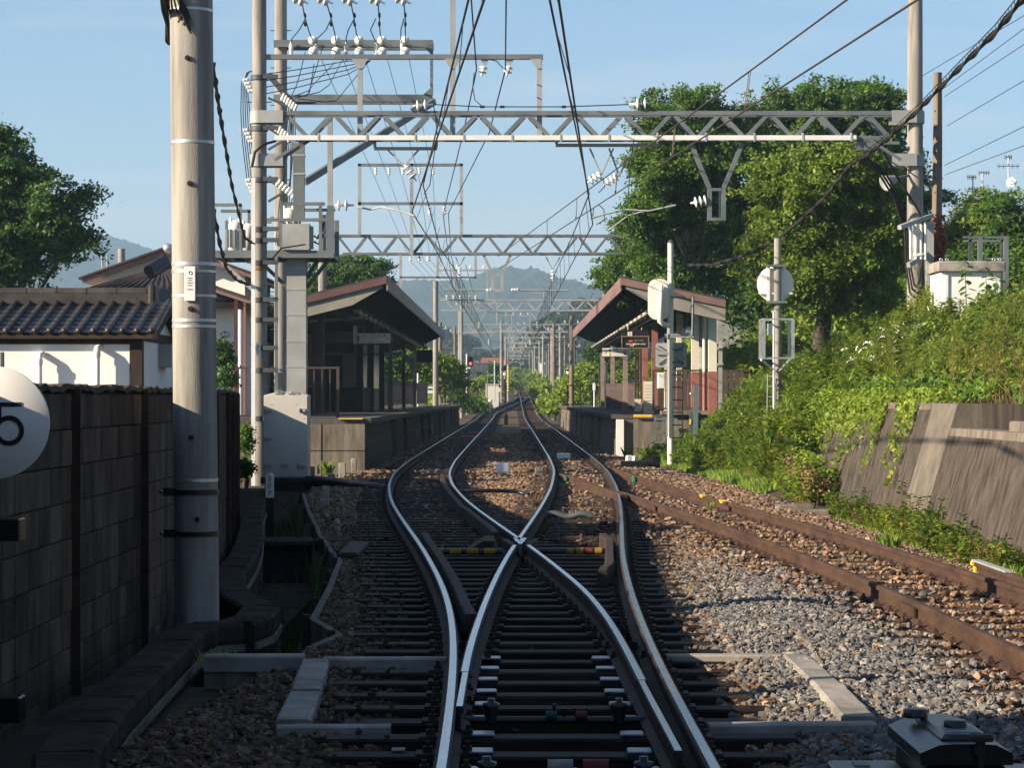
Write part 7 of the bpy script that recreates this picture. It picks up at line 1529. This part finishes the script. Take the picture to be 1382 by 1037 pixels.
def boughs(base, fork, top, blobs, n, size, rng, sc, nb):
    """boughs reach from the stem to points in the crown; leaves sit in loose sprays along their outer twigs"""
    vol = np.array([b[3]*b[4]*b[5] for b in blobs])**.55; vol /= vol.sum(); paths = []; out = []
    ends = []
    for b, f in zip(blobs, vol):
        c = np.array(b[:3]); r = np.array(b[3:])
        for k in range(max(3, int(round(f*nb)))):
            d = unit(rng.normal(size=3)); d[2] = d[2] if d[2] > -.55 else -d[2]*.6; ends.append(c+d*r*(rng.uniform(.35, .8) if rng.random() < .3 else rng.uniform(.72, 1.08)))
    nl = max(12, int(n/len(ends)/16))
    for e in ends:
        s0 = np.array(fork)+(np.array(top)-np.array(fork))*rng.uniform(-.15, .75); m_ = s0*.45+e*.55+np.array([0, 0, .10*np.linalg.norm(e-s0)])+rng.normal(size=3)*.25*sc
        t = np.linspace(0, 1, 7)[:, None]; P_ = (1-t)**2*s0+2*t*(1-t)*m_+t*t*e; paths.append(P_)
        tt_ = rng.uniform(.42, 1.0, 16)**.8; q_ = (1-tt_[:, None])**2*s0+2*tt_[:, None]*(1-tt_[:, None])*m_+tt_[:, None]**2*e; bd = unit(e-m_)
        dr = unit(bd*.75+rng.normal(size=(16, 3))*np.array([.8, .8, .45])+np.array([0, 0, .12])); L = sc*rng.uniform(.45, 1.15, (16, 1))
        u = rng.random((16, nl, 1))**.8; p = q_[:, None]+dr[:, None]*L[:, None]*u-np.array([0, 0, .30])*u**2*L[:, None]+rng.normal(size=(16, nl, 3))*np.array([1, 1, .55])*(size*.5+.11*L[:, None]*(1.1-u*.6))
        out.append(p.reshape(-1, 3))
    return np.concatenate(out), paths
def tree(name, label, base, blobs, n, size, m, seed, trunk_r=.16, bark='bark', limbs=26, group=None, fork=None, up=.5, aspect=.5):
    rng = np.random.default_rng(seed); t = thing(name, label, 'tree', base, group)
    b = Vector(base); top = Vector(np.array([x[:3] for x in blobs]).mean(0)); fork_p = b.lerp(top, .45) if fork is None else Vector(fork)
    ext_ = np.mean([x[3] for x in blobs]); sc = float(np.clip(ext_*.85, .8, 1.5)); nb = int(np.clip(n/1000, 20, 170))
    pts, paths = boughs(b, fork_p, top, blobs, n, size, rng, sc, nb)
    quads_object('crown', leaf_quads(pts, size, up, aspect, rng, .35), m, t)
    q = MB(); q.tube([b-Vector((0, 0, .3)), b.lerp(fork_p, .5)+Vector((.08, 0, 0)), fork_p, top], [trunk_r*1.2, trunk_r, trunk_r*.8, trunk_r*.35], 9)
    for P_ in paths: q.tube([tuple(v) for v in P_[::2]], [trunk_r*.36, trunk_r*.24, trunk_r*.13, .010], 5, caps=False)
    part('trunk', q, bark, t); return t
def E(px, py, Y, rpx, rpy, dy=0, ry=None):
    k = Y/F; c = P(px, py, Y); return (c.x, c.y+dy, c.z, rpx*k, (ry if ry else (rpx+rpy)/2*k), rpy*k)
tree('broadleaf_tree', 'dark leafy tree rising behind the tiled storehouse', (-13.5, 60, -.3), [E(0, 235, 60, 50, 54), E(60, 285, 60, 44, 34, -.5), E(-40, 300, 60, 80, 80), E(5, 345, 60, 66, 40, -.8), E(90, 325, 60, 24, 22, -.4), E(25, 190, 60, 20, 20), E(-50, 200, 60, 56, 46), E(105, 272, 60, 16, 10), E(45, 240, 60, 22, 14)], 85000, .13, 'leaf_dark', 1, .28)
tree('cherry_tree', 'green spreading tree behind the shaded canopy roof', (PX(440, 118), 118, 0), [E(450, 375, 118, 62, 24), E(425, 385, 118, 30, 30), E(490, 360, 118, 24, 12), E(512, 357, 118, 12, 5), E(460, 355, 118, 34, 14), E(500, 380, 118, 26, 18)], 26000, .18, 'leaf_mid', 2, .25)
tree('cherry_tree', 'tall dark green tree with a mottled trunk behind the near gantry', (PX(961, 72), 75, 2.8), [E(925, 205, 74, 82, 62), E(880, 160, 73, 30, 26), E(960, 140, 74, 42, 24), E(880, 290, 73, 40, 40), E(935, 300, 74, 80, 70), E(900, 235, 72, 46, 34), E(985, 180, 75, 50, 50), E(860, 215, 73, 26, 14), E(895, 345, 75, 55, 34), E(960, 375, 75, 60, 38), E(925, 128, 74, 20, 14), E(1000, 260, 74, 50, 60), E(905, 385, 74, 40, 34), E(870, 180, 73, 18, 14), E(890, 130, 74, 14, 10), E(1010, 150, 75, 30, 16)], 175000, .125, 'leaf_mid', 3, .22, 'birch_bark', 34)
tree('cherry_tree', 'thin outer boughs hanging over the roof of the sunlit canopy', (PX(870, 95), 97, 2.5), [E(840, 360, 95, 38, 22), E(815, 383, 95, 20, 6), E(850, 325, 95, 28, 18), E(875, 300, 95, 20, 16), E(880, 385, 95, 40, 22)], 20000, .15, 'leaf_mid', 4, .14, limbs=18)
tree('yellowish_tree', 'lighter yellow-green tree in front of the taller dark trees', (PX(1120, 60), 62, 3), [E(1110, 270, 60, 72, 62), E(1060, 250, 59, 44, 44), E(1150, 320, 60, 66, 70), E(1080, 330, 60, 62, 56), E(1130, 215, 59, 54, 22), E(1050, 300, 59, 34, 30), E(1180, 270, 61, 40, 50), E(1090, 390, 60, 64, 40), E(1165, 390, 61, 60, 38), E(1040, 350, 60, 34, 44), E(1195, 340, 61, 30, 40), E(1110, 350, 59, 60, 50), E(1170, 225, 60, 36, 20), E(1075, 220, 60, 26, 18)], 165000, .120, 'leaf_yellow', 5, .2, limbs=30)
tree('tall_tree', 'tall dark tree rising over the truss at the bank pole', (PX(1130, 82), 84, 3.5), [E(1100, 150, 80, 56, 32), E(1165, 150, 80, 50, 34), E(1040, 165, 80, 50, 30), E(1195, 215, 82, 40, 60), E(1225, 250, 83, 38, 46), E(1130, 230, 82, 110, 60), E(1010, 200, 80, 46, 36), E(1260, 268, 84, 26, 10), E(1245, 320, 84, 40, 40), E(1150, 122, 80, 30, 14), E(1200, 150, 80, 14, 18), E(1095, 128, 80, 16, 12), E(1050, 135, 80, 26, 14), E(1185, 128, 80, 16, 12), E(1060, 190, 80, 50, 30)], 140000, .145, 'leaf_mid', 6, .3)
tree('dark_tree', 'dense shady tree filling the bank behind the yellow-green one', (PX(1050, 88), 88, 3), [E(1040, 320, 88, 110, 90), E(1180, 340, 88, 120, 80), E(950, 330, 90, 70, 80), E(1020, 420, 85, 60, 40), E(1170, 410, 80, 90, 40)], 45000, .22, 'leaf_dark', 7, .3)
tree('garden_tree', 'bronze-green garden tree below the roof aerials', (PX(1320, 78), 78, 3.2), [E(1315, 290, 78, 34, 26), E(1340, 300, 77, 26, 22), E(1300, 320, 78, 34, 24), E(1330, 330, 78, 50, 26)], 20000, .13, 'leaf_yellow', 8, .1)
tree('garden_tree', 'dark green garden tree by the edge of the bank house', (PX(1370, 72), 72, 3.2), [E(1370, 280, 72, 32, 24), E(1385, 310, 72, 44, 36), E(1350, 330, 72, 40, 30), E(1375, 360, 70, 50, 36), E(1310, 365, 72, 60, 30)], 22000, .15, 'leaf_mid', 9, .12)
# bushes along the far platforms and line
for k, (nm, lab, Y, bl, n, sz, m) in enumerate((
    ('bush', 'bright green bush between the shaded platform poles', 150, [E(575, 500, 150, 22, 26), E(600, 500, 152, 20, 20), E(555, 510, 150, 20, 28), E(545, 480, 152, 18, 22), E(610, 520, 154, 18, 18)], 12000, .26, 'leaf_bush'),
    ('bush', 'dark bush under the shaded canopy at the board fence', 138, [E(535, 500, 138, 24, 30), E(512, 495, 138, 18, 34)], 7000, .25, 'leaf_mid'),
    ('bush', 'shrub mass by the red signal post', 190, [E(622, 545, 190, 9, 12), E(640, 551, 205, 11, 7), E(612, 535, 186, 10, 16)], 7000, .28, 'leaf_mid'),
    ('bush', 'low shrub beside the round white sign', 215, [E(650, 549, 215, 9, 5), E(640, 545, 216, 12, 8)], 3500, .25, 'leaf_bush'),
    ('bush', 'rounded bush on the bank where the brown poles stand', 165, [E(745, 545, 170, 14, 10), E(735, 530, 220, 14, 10), E(728, 522, 250, 10, 8), E(755, 552, 160, 12, 8)], 8000, .26, 'leaf_bush'),
    ('bush', 'wide leafy shrub climbing the bank beside the sunlit platform end', 150, [E(800, 520, 150, 40, 26), E(780, 530, 156, 26, 18), E(830, 495, 148, 34, 26), E(850, 500, 146, 24, 26), E(765, 540, 160, 18, 12)], 22000, .24, 'leaf_bush'),
    ('small_pine', 'small rounded pine above the platform sign numbered 2', 135, [E(808, 474, 135, 11, 6), E(815, 478, 135, 12, 6), E(802, 479, 135, 7, 4)], 3000, .2, 'leaf_mid'),
    ('bush', 'garden shrub in front of the yellowish-white shed', 236, [E(648, 520, 236, 10, 6), E(640, 523, 236, 8, 5), E(660, 515, 250, 14, 6)], 4000, .25, 'leaf_bush'),
    ('conifer', 'narrow dark conifer before the long slate roof', 280, [E(666, 505, 280, 5, 10), E(666, 498, 280, 3, 8), E(640, 508, 285, 12, 6)], 3000, .25, 'leaf_dark'),
    ('bush', 'green bushes lining the rising single track on the bank side', 300, [E(722, 512, 330, 9, 8), E(715, 515, 420, 7, 6), E(738, 518, 290, 10, 8), E(712, 508, 520, 8, 10)], 7000, .34, 'leaf_bush'),
    ('bush', 'green bushes lining the rising single track on the loop side', 300, [E(692, 522, 330, 7, 6), E(690, 512, 420, 8, 8), E(697, 506, 520, 7, 10), E(684, 520, 300, 5, 8)], 6000, .34, 'leaf_bush'),
    ('bush', 'leafy shrub growing beside the white house and thick pole', 44, [E(300, 485, 56, 7, 26), E(303, 515, 56, 9, 12), E(232, 500, 50, 8, 18)], 2200, .10, 'leaf_dark'),
    ('bush', 'weedy shrub at the gantry pole foot behind the block wall', 47, [E(329, 600, 49, 6, 30), E(331, 635, 48.5, 5, 16)], 1500, .07, 'leaf_mid'),
    )):
    rng = np.random.default_rng(50+k); c0 = bl[0]; t = thing(nm, lab, 'bush' if nm == 'bush' else 'tree', (c0[0], c0[1], float(GZ(c0[0], c0[1]))), None)
    pts, cl_ = clump_crown(bl, n, sz, rng, flat=1.0); pts[:, 2] = np.maximum(pts[:, 2], GZ(pts[:, 0], pts[:, 1])); quads_object('foliage', leaf_quads(pts, sz, .6, .6, rng), m, t)
    q = MB()
    for b in bl:
        z0 = float(GZ(b[0], b[1])); q.tube([(b[0], b[1], z0-.2), (b[0]+.05, b[1], (z0+b[2])/2), (b[0], b[1], b[2])], [.05, .04, .015], 5)
    part('stems', q, 'bark', t)
# ground cover on the bank: grass, weeds, goldenrod
rngv = np.random.default_rng(99)
def scatter(name, n, yr, xf, hf, size, m, up=.7, aspect=.35, blades=False, keep=None, clump=.0, lump=1.3, lean=.25):
    y = rngv.uniform(*yr, n) if not callable(yr) else yr(n); x0, x1 = xf(y); x = x0+(x1-x0)*rngv.random(n)
    if keep is not None: k = keep(x, y); x, y = x[k], y[k]
    k = np.abs(x)*F/y < 760; x, y = x[k], y[k]; n = len(x)
    ph = np.sin(x*lump*2.1+y*.9)*np.sin(y*lump*.8-x*1.3)+.6*np.sin(x*5.1+1.7*y)*np.sin(y*2.3); h = hf(x, y)*(1+.32*ph)*rngv.uniform(.15, 1.0, n)**.55
    z = GZ(x, y); s = size(x, y) if callable(size) else size
    if blades:
        L = h[:, None]; d = rngv.normal(size=(n, 2))*lean; tip = np.stack([x, y, z], 1)+np.stack([d[:, 0], d[:, 1], np.ones(n)], 1)*L; a = rngv.uniform(0, 6.28, n); w = np.stack([np.cos(a), np.sin(a), 0*a], 1)*s*.5
        base = np.stack([x, y, z-.02], 1); mid = base*.45+tip*.55-np.stack([d[:, 0], d[:, 1], 0*a], 1)*L*.22; V = np.stack([base-w, base+w, mid+w*.8, tip, mid-w*.8], 1); return quads_object(name, V, m, None, 'stuff')
    p = np.stack([x, y, z+h], 1); return quads_object(name, leaf_quads(p, s, up, aspect, rngv), m, None, 'stuff')
def toe(y): return np.interp(y, [36, 44, 50, 58, 66, 71], [5.0, 4.72, 4.62, 4.35, 3.95, 3.65])
def ydens(a, b): return lambda n: np.sqrt(rngv.uniform(a*a, b*b, n))
slope_ok = lambda x, y: ~((x < 6.2) & (y < 43.8))
scatter('slope_grass', 60000, (44, 70.6), lambda y: (toe(y)-.1, np.full_like(y, 9.0)), lambda x, y: np.interp(x, [4, 5.4, 6.5, 8], [.16, .30, .36, .4]), .022, 'grass_green', blades=True, lean=.35)
scatter('slope_weeds', 38000, (44, 71), lambda y: (toe(y)+.2, np.full_like(y, 10.0)), lambda x, y: np.interp(x, [4, 5.2, 6.5, 8.5], [.08, .26, .45, .75])*np.interp(y, [50, 60, 70], [1, .7, .4]), .085, 'leaf_bush', aspect=.55)
scatter('platform_bank_plants', 36000, (71.5, 150), lambda y: (np.full_like(y, 7.1), np.full_like(y, 13.0)), lambda x, y: np.interp(x, [6.6, 8, 11], [.3, 1.2, 1.8]), lambda x, y: (.10+.0012*y)[:, None], 'leaf_bush', aspect=.6)
scatter('brush', 12000, (40.5, 47), lambda y: (np.full_like(y, 4.9), np.full_like(y, 6.1)), lambda x, y: np.interp(y, [38, 41, 46], [.4, .85, .8])*np.interp(x, [4.8, 5.3, 6.0], [.3, 1, 1.0]), .085, 'leaf_bush', aspect=.5, keep=lambda x, y: (x < 5.55) | (y > 44))
scatter('brown_brush', 2600, (40.0, 44.0), lambda y: (np.full_like(y, 4.95), np.full_like(y, 5.4)), lambda x, y: np.full_like(x, .62), .09, 'dry_brown', aspect=.45)
scatter('bank_weeds', 52000, ydens(26, 60), lambda y: (np.full_like(y, 6.35), np.interp(y, [26, 60], [9, 13.5])), lambda x, y: np.interp(x, [6.3, 6.8, 7.6, 9.5], [.25, .55, .65, .6]), lambda x, y: (.055+.0009*y)[:, None], 'leaf_bush', aspect=.5, keep=slope_ok)
scatter('dark_bank_leaves', 18000, ydens(24, 60), lambda y: (np.full_like(y, 6.3), np.interp(y, [24, 60], [8.4, 12])), lambda x, y: np.interp(x, [6.3, 6.8, 8], [.3, .6, .8]), lambda x, y: (.085+.0007*y)[:, None], 'leaf_mid', aspect=.7, keep=slope_ok)

scatter('ditch_grass', 1300, (17, 44), lambda y: (LX(y)-.75, LX(y)-.15), lambda x, y: np.full_like(x, .42), .018, 'leaf_dark', blades=True)
scatter('far_verge_plants', 26000, ydens(160, 520), lambda y: (np.full_like(y, 3.9), np.full_like(y, 9.0)), lambda x, y: np.full_like(x, .8), lambda x, y: (.2+.0008*y)[:, None], 'leaf_bush', aspect=.7)
scatter('far_loop_verge_plants', 26000, ydens(160, 520), lambda y: (np.full_like(y, -12.0), np.interp(y, [160, 210, 260, 300], [-5.0, -4.7, -2.6, -1.2])), lambda x, y: np.full_like(x, .7), lambda x, y: (.2+.0008*y)[:, None], 'leaf_bush', aspect=.7)
# creeper hanging over the wall top in thin strands
pts = []
for k in range(100):
    y = rngv.uniform(34.5, 44); L = rngv.uniform(.1, .55) if rngv.random() < .72 else rngv.uniform(.5, 1.25); ph = rngv.uniform(0, 6)
    for j in range(int(L*42)+8):
        f = rngv.random(); z = 1.50-f*L; pts.append((6.0-.33*(1.47-min(z, 1.47))-.04-rngv.random()*.06, y+.05*math.sin(f*5+ph)+rngv.normal()*.035, z))
n = 1800; y = rngv.uniform(33.5, 44, n); pts += list(zip(5.95+rngv.random(n)*.65, y, 1.47+rngv.random(n)*.22))
quads_object('creeper', leaf_quads(np.array(pts), .070, .4, .75, rngv), 'leaf_bush', None, 'stuff')
# stalky weeds: stems with whorls of narrow leaves
def stalks(name, n, pos, hr, m, leaf=.17, wid=.016, dens=46, stem_m='dry_brown', spread=.10, upw=.45):
    st = []; gl = []
    for k in range(n):
        x, y = pos(); z0 = float(GZ(x, y))
        if abs(x)*F/y > 740: continue
        h = rngv.uniform(*hr)*(.8+.35*math.sin(x*2.3+y*1.1)*math.sin(y*1.9))*float(np.interp(y, [50, 60, 70, 71.5], [1, .6, .34, 1])); dx, dy = rngv.normal(size=2)*spread; st.append(((x, y, z0-.05), (x+dx, y+dy, z0+h)))
        m_ = int(dens*h)+4; t_ = rngv.uniform(.22, 1, m_); a = rngv.uniform(0, 6.28, m_); base = np.stack([x+dx*t_, y+dy*t_, z0+h*t_], 1); d = np.stack([np.cos(a), np.sin(a), rngv.normal(upw, .3, m_)], 1)*(leaf*(1.15-.6*t_))[:, None]; w = np.stack([-np.sin(a), np.cos(a), 0*a], 1)*wid
        gl.append(np.stack([base-w*.3, base+d*.5-w, base+d-np.array([0, 0, leaf*.25]), base+d*.5+w], 1))
    quads_object(name, np.concatenate(gl), m, None, 'stuff')
    q = MB()
    for a, b in st: q.tube([a, b], [.008, .004], 3, caps=False)
    o = bpy.data.objects.new(name+'_stems', q.mesh(name+'_stems', stem_m)); o['kind'] = 'stuff'; col.objects.link(o)
def pos_gold():
    y = math.sqrt(rngv.uniform(30*30, 50*50)); return min(rngv.uniform(6.7, 6.7+.07*y), 10.5), y
def pos_slope():
    y = rngv.uniform(44.3, 70.4); t_ = float(toe(y)); return rngv.uniform(t_+.15, 9.0), y
def pos_plat():
    y = math.sqrt(rngv.uniform(72*72, 140*140)); return rngv.uniform(7.2, 12), y
def pos_brush():
    return rngv.uniform(4.95, 5.45), rngv.uniform(40.3, 47)
stalks('goldenrod', 1250, pos_gold, (.6, 1.45), 'goldenrod', dens=56, leaf=.19, wid=.019)
stalks('slope_weed', 4200, pos_slope, (.35, 1.25), 'leaf_bush', leaf=.20, wid=.034, dens=44, spread=.14)
stalks('tall_grass', 2200, pos_slope, (.35, .9), 'grass_green', leaf=.34, wid=.013, dens=26, spread=.18, upw=1.1)
stalks('platform_bank_weed', 900, pos_plat, (.5, 1.6), 'leaf_bush', leaf=.34, wid=.075, dens=34, spread=.2)
stalks('dry_weed', 500, pos_slope, (.4, 1.2), 'dry_brown', leaf=.12, wid=.014, dens=26, spread=.2)
def pos_foot():
    y = rngv.uniform(24.5, 37.2); return rngv.uniform(4.92, 5.48), y
stalks('wall_foot_weed', 420, pos_foot, (.10, .42), 'leaf_bush', leaf=.11, wid=.026, dens=70, spread=.08)
stalks('wall_foot_dry_weed', 150, pos_foot, (.12, .40), 'dry_brown', leaf=.10, wid=.020, dens=70, spread=.08)
stalks('wall_foot_tall_weed', 30, pos_foot, (.4, .7), 'leaf_mid', leaf=.13, wid=.022, dens=50, spread=.06)
scatter('wall_foot_grass', 1800, (23, 37), lambda y: (np.full_like(y, 4.8), np.full_like(y, 5.4)), lambda x, y: np.full_like(x, .16), .014, 'grass_green', blades=True)
stalks('brush_weed', 260, pos_brush, (.4, 1.0), 'leaf_bush', leaf=.17, wid=.03, dens=48, spread=.16)
# white flower spikes among the weeds
pts = []
for k in range(60):
    y = rngv.uniform(44, 47); x = rngv.uniform(6.6, 7.9); z = float(GZ(x, y))+rngv.uniform(.6, 1.15); a = rngv.uniform(0, 6.28)
    for j in range(16): f = j/16; pts.append((x+.14*f*math.cos(a), y+.1*f, z+.10*f-.16*f*f))
quads_object('white_flowers', leaf_quads(np.array(pts), .030, .6, .9, rngv), 'plaster', None, 'stuff')
# dry stalks by the edge of the frame
q = MB()
for k in range(260):
    y = rngv.uniform(29, 36); x = rngv.uniform(6.55, 7.4); z = float(GZ(x, y)); q.tube([(x, y, z), (x+rngv.normal()*.06, y, z+.4), (x+rngv.normal()*.16, y, z+rngv.uniform(.5, .95))], [.006, .005, .003], 4, caps=False)
o = bpy.data.objects.new('dry_stalks', q.mesh('dry_stalks', 'dry_brown')); o['kind'] = 'stuff'; col.objects.link(o)
# broad-leaved saplings
q = MB(); L_ = .155; q.add([(0, 0, 0), (-.035, .04, .006), (-.055, .075, 0), (-.03, .12, -.006), (0, .165, -.02), (.03, .12, -.006), (.055, .075, 0), (.035, .04, .006), (0, .075, -.012)], [(0, 8, 2, 1), (2, 8, 4, 3), (0, 7, 6, 8), (8, 6, 5, 4)]); bigleaf = q.mesh('leaf', 'leaf_mid')
for k, (px, pt_, Y, lab) in enumerate(((1302, 352, 38, 'broad-leaved sapling in front of the white kiosk, the tallest one'), (1345, 372, 37.5, 'broad-leaved sapling close to the frame edge by the kiosk'), (1318, 425, 36.5, 'drooping broad-leaved shoot among the goldenrod'), (1330, 360, 39, 'slim broad-leaved sapling between the two taller saplings'))):
    x = PX(px, Y); z0 = float(GZ(x, Y)); z1 = PZ(pt_, Y); t = thing('sapling', lab, 'sapling', (x, Y, z0), 'broad-leaved saplings on the bank'); q = MB(); q.tube([(x, Y, z0-.1), (x+.04, Y, (z0+z1)/2), (x, Y, z1)], [.016, .011, .004], 6); part('stem', q, 'bark', t)
    for j in range(34):
        f = .3+.7*j/33; a = j*2.4; o = inst('leaf', bigleaf, (x+.05*math.cos(a)*(1-f*.5)+.04*math.sin(3*f), Y+.05*math.sin(a), z0+(z1-z0)*f), t, (R(random.uniform(-40, 5)), R(random.uniform(-15, 15)), a), (1.5-f*.55,)*3)
for k, (x, y, h, lab) in enumerate(((-1.9, 15.3, .14, 'tiny weed tuft growing on the white duct'), (-4.15, 53.2, .4, 'bright grass tuft at the concrete box by the platform corner'), (-.17, 52.0, .12, 'small weed in front of the white box between the tracks'), (4.35, 27.2, .22, 'yellowish grass tuft beside the siding rail'), (3.1, 36.2, .2, 'low weed sprouting in the rails of the siding switch'), (3.3, 67.5, .4, 'weed clump at the foot of the wing wall'))):
    n = 60; a = rngv.uniform(0, 6.28, n); L2 = rngv.uniform(.4, 1, n)*h; b = np.array([x, y, -.2])+rngv.normal(size=(n, 3))*np.array([.05, .04, .0]); tip = b+np.stack([np.cos(a)*.5*L2, np.sin(a)*.5*L2, L2], 1); w = np.stack([-np.sin(a), np.cos(a), 0*a], 1)*.010
    o = quads_object('weed_tuft', np.stack([b-w, b+w, (b+tip)/2+w+np.array([0, 0, .15])*L2[:, None], tip, (b+tip)/2-w+np.array([0, 0, .15])*L2[:, None]], 1), 'grass_green'); tag(o, lab, 'weed', 'weed tufts')

# ---------------------------------------------------------------- hills, wood, haze
def ridge(name, prof, Y, depth, front, m, seed, rough=1.0, kind='structure'):
    px = np.array([p[0] for p in prof], float); pz = np.array([PZ(p[1], Y) for p in prof]); X = (px-691)*Y/F
    xs = np.linspace(X[0], X[-1], 420); ys = np.linspace(-front, depth, 90); rng = np.random.default_rng(seed)
    Xg, Yg_ = np.meshgrid(xs, ys); top = np.interp(xs, X, pz); fall = np.where(Yg_ < 0, sst(-front, 0, Yg_)**.8, 1-sst(0, depth, Yg_))
    nz_ = np.zeros_like(Xg)
    for k in range(26): f = rng.uniform(.004, .05); a = rng.uniform(0, 6.28); nz_ += np.sin((Xg*math.cos(a)+Yg_*math.sin(a))*f*6.28/ (1) * .35+rng.uniform(0, 6.28))*(.0035/f)*.9
    spur = .10*np.sin(Xg*.021+Yg_*.004)*np.sin(Yg_*.008+1)+.06*np.sin(Xg*.05+2)
    Z = top[None]*(fall*(1+spur*(1-fall)))+nz_*rough*fall*.8+rng.normal(size=Xg.shape)*1.6*rough*fall-6
    V = np.stack([Xg, Yg_+Y, Z], -1).reshape(-1, 3); nx = len(xs); i = (np.arange(len(ys)-1)[:, None]*nx+np.arange(nx-1)[None]).ravel(); q = MB(); q.v = [tuple(v) for v in V.tolist()]; q.f = [(a, a+1, a+nx+1, a+nx) for a in i.tolist()]; q.m = [0]*len(q.f); q.sm = [True]*len(q.f)
    o = bpy.data.objects.new(name, q.mesh(name, m)); o['kind'] = kind; col.objects.link(o); return o
ridge('mountain', [(-300, 420), (-120, 395), (20, 400), (80, 372), (110, 350), (130, 336), (150, 323), (165, 319), (176, 323), (186, 325), (205, 332), (225, 346), (260, 362), (320, 385), (400, 402), (470, 420), (560, 440)], 2900, 250, 1500, 'forest_floor', 21)
ridge('mountain', [(300, 450), (400, 400), (440, 388), (500, 374), (530, 372), (545, 379), (575, 376), (600, 378), (640, 376), (660, 364), (685, 359), (705, 363), (722, 362), (745, 372), (775, 378), (800, 388), (850, 400), (950, 412), (1100, 420), (1300, 440), (1700, 470)], 2500, 500, 1300, 'forest_floor', 22)
def wood(name, Y, prof, n, size, m, seed):
    """a wooded rise: ground plus leaf masses gathered into crowns"""
    rng = np.random.default_rng(seed); px = np.array([p[0] for p in prof], float); py = np.array([p[1] for p in prof], float); nt_ = n//220
    tx = rng.uniform(px[0], px[-1], nt_); f = rng.random(nt_)**.8; ty = np.interp(tx, px, py); yy = Y+rng.uniform(-40, 60, nt_)-f*60; pyy = ty+(520-ty)*f
    c = np.stack([(tx-691)*yy/F, yy, H0-(pyy-537)*yy/F], 1); r = rng.uniform(2.2, 4.2, nt_)*Y/650
    d = unit(rng.normal(size=(nt_, 220, 3))); d[..., 2] = np.abs(d[..., 2])*.9-.15; p = c[:, None]+d*r[:, None, None]*rng.uniform(.75, 1.05, (nt_, 220, 1))-np.array([0, 0, 1])*r[:, None, None]*.6
    o = quads_object(name, leaf_quads(p.reshape(-1, 3), size, .5, .8, rng), m, None, 'stuff')
wood('wooded_hill', 620, [(690, 500), (705, 470), (715, 440), (726, 425), (745, 412), (762, 410), (780, 404), (800, 396), (840, 405), (900, 420), (1000, 440)], 70000, 1.5, 'leaf_far', 31)
wood('wooded_hill', 800, [(560, 470), (580, 445), (595, 437), (612, 446), (640, 455), (665, 470), (690, 480), (720, 490)], 45000, 1.9, 'leaf_far', 32)
wood('wooded_edge', 1000, [(400, 500), (560, 480), (640, 486), (690, 495), (705, 494), (740, 486), (900, 470), (1100, 480)], 35000, 2.4, 'leaf_far', 33)
hz_ = MB(); hz_.box(-1750, 1750, -70, 3230, -45, 262); ho = bpy.data.objects.new('haze', hz_.mesh('haze', 'plaster')); ho['kind'] = 'stuff'; col.objects.link(ho)
hm_ = bpy.data.materials.new('haze_air'); hm_.use_nodes = True; hn = hm_.node_tree; hn.nodes.clear(); oo = hn.nodes.new('ShaderNodeOutputMaterial'); pv = hn.nodes.new('ShaderNodeVolumePrincipled')
pv.inputs['Color'].default_value = (.52, .77, 1.0, 1); pv.inputs['Density'].default_value = .00034; pv.inputs['Anisotropy'].default_value = .15; hn.links.new(pv.outputs[0], oo.inputs['Volume'])
ho.data.materials.clear(); ho.data.materials.append(hm_)

# ---------------------------------------------------------------- unseen trees and a building, added to block sky light on the tracks
tree('sky_block_tree', 'unseen dark tree beyond the added wall section, put there to block sky light', (-9.5, 5, -.3), [(-9.5, 5, 2.6, 2.4, 2.6, 1.5), (-9.8, 2.5, 2.4, 2.0, 2.0, 1.4), (-10, 8, 2.3, 2.0, 2.0, 1.3)], 5000, .26, 'leaf_dark', 41, .18)
tree('sky_block_bank_tree', 'unseen leafy tree on the bank, added to block sky over the near end of the retaining wall', (11, 14, 3), [(11, 14, 6, 3.2, 4, 3.4), (11.5, 8, 5.5, 3, 3.6, 3), (12, 20, 6.2, 3, 3.4, 3.2)], 9000, .32, 'leaf_mid', 42, .25)
tree('sky_block_bank_tree', 'second unseen leafy tree on the bank, added to block sky nearer the crossing', (10.5, 0, 2.5), [(10.5, 0, 5, 3, 4, 3), (10, -6, 5, 3.4, 4, 3.2)], 6000, .34, 'leaf_mid', 43, .25)
house('sky_block_house', 'unseen plain two-storey building, added behind the camera to block sky light', -5, 9, -24, -15, -.3, 6.0, 7.8, 'old_concrete', 'slate', over=.4, hip=1.0)
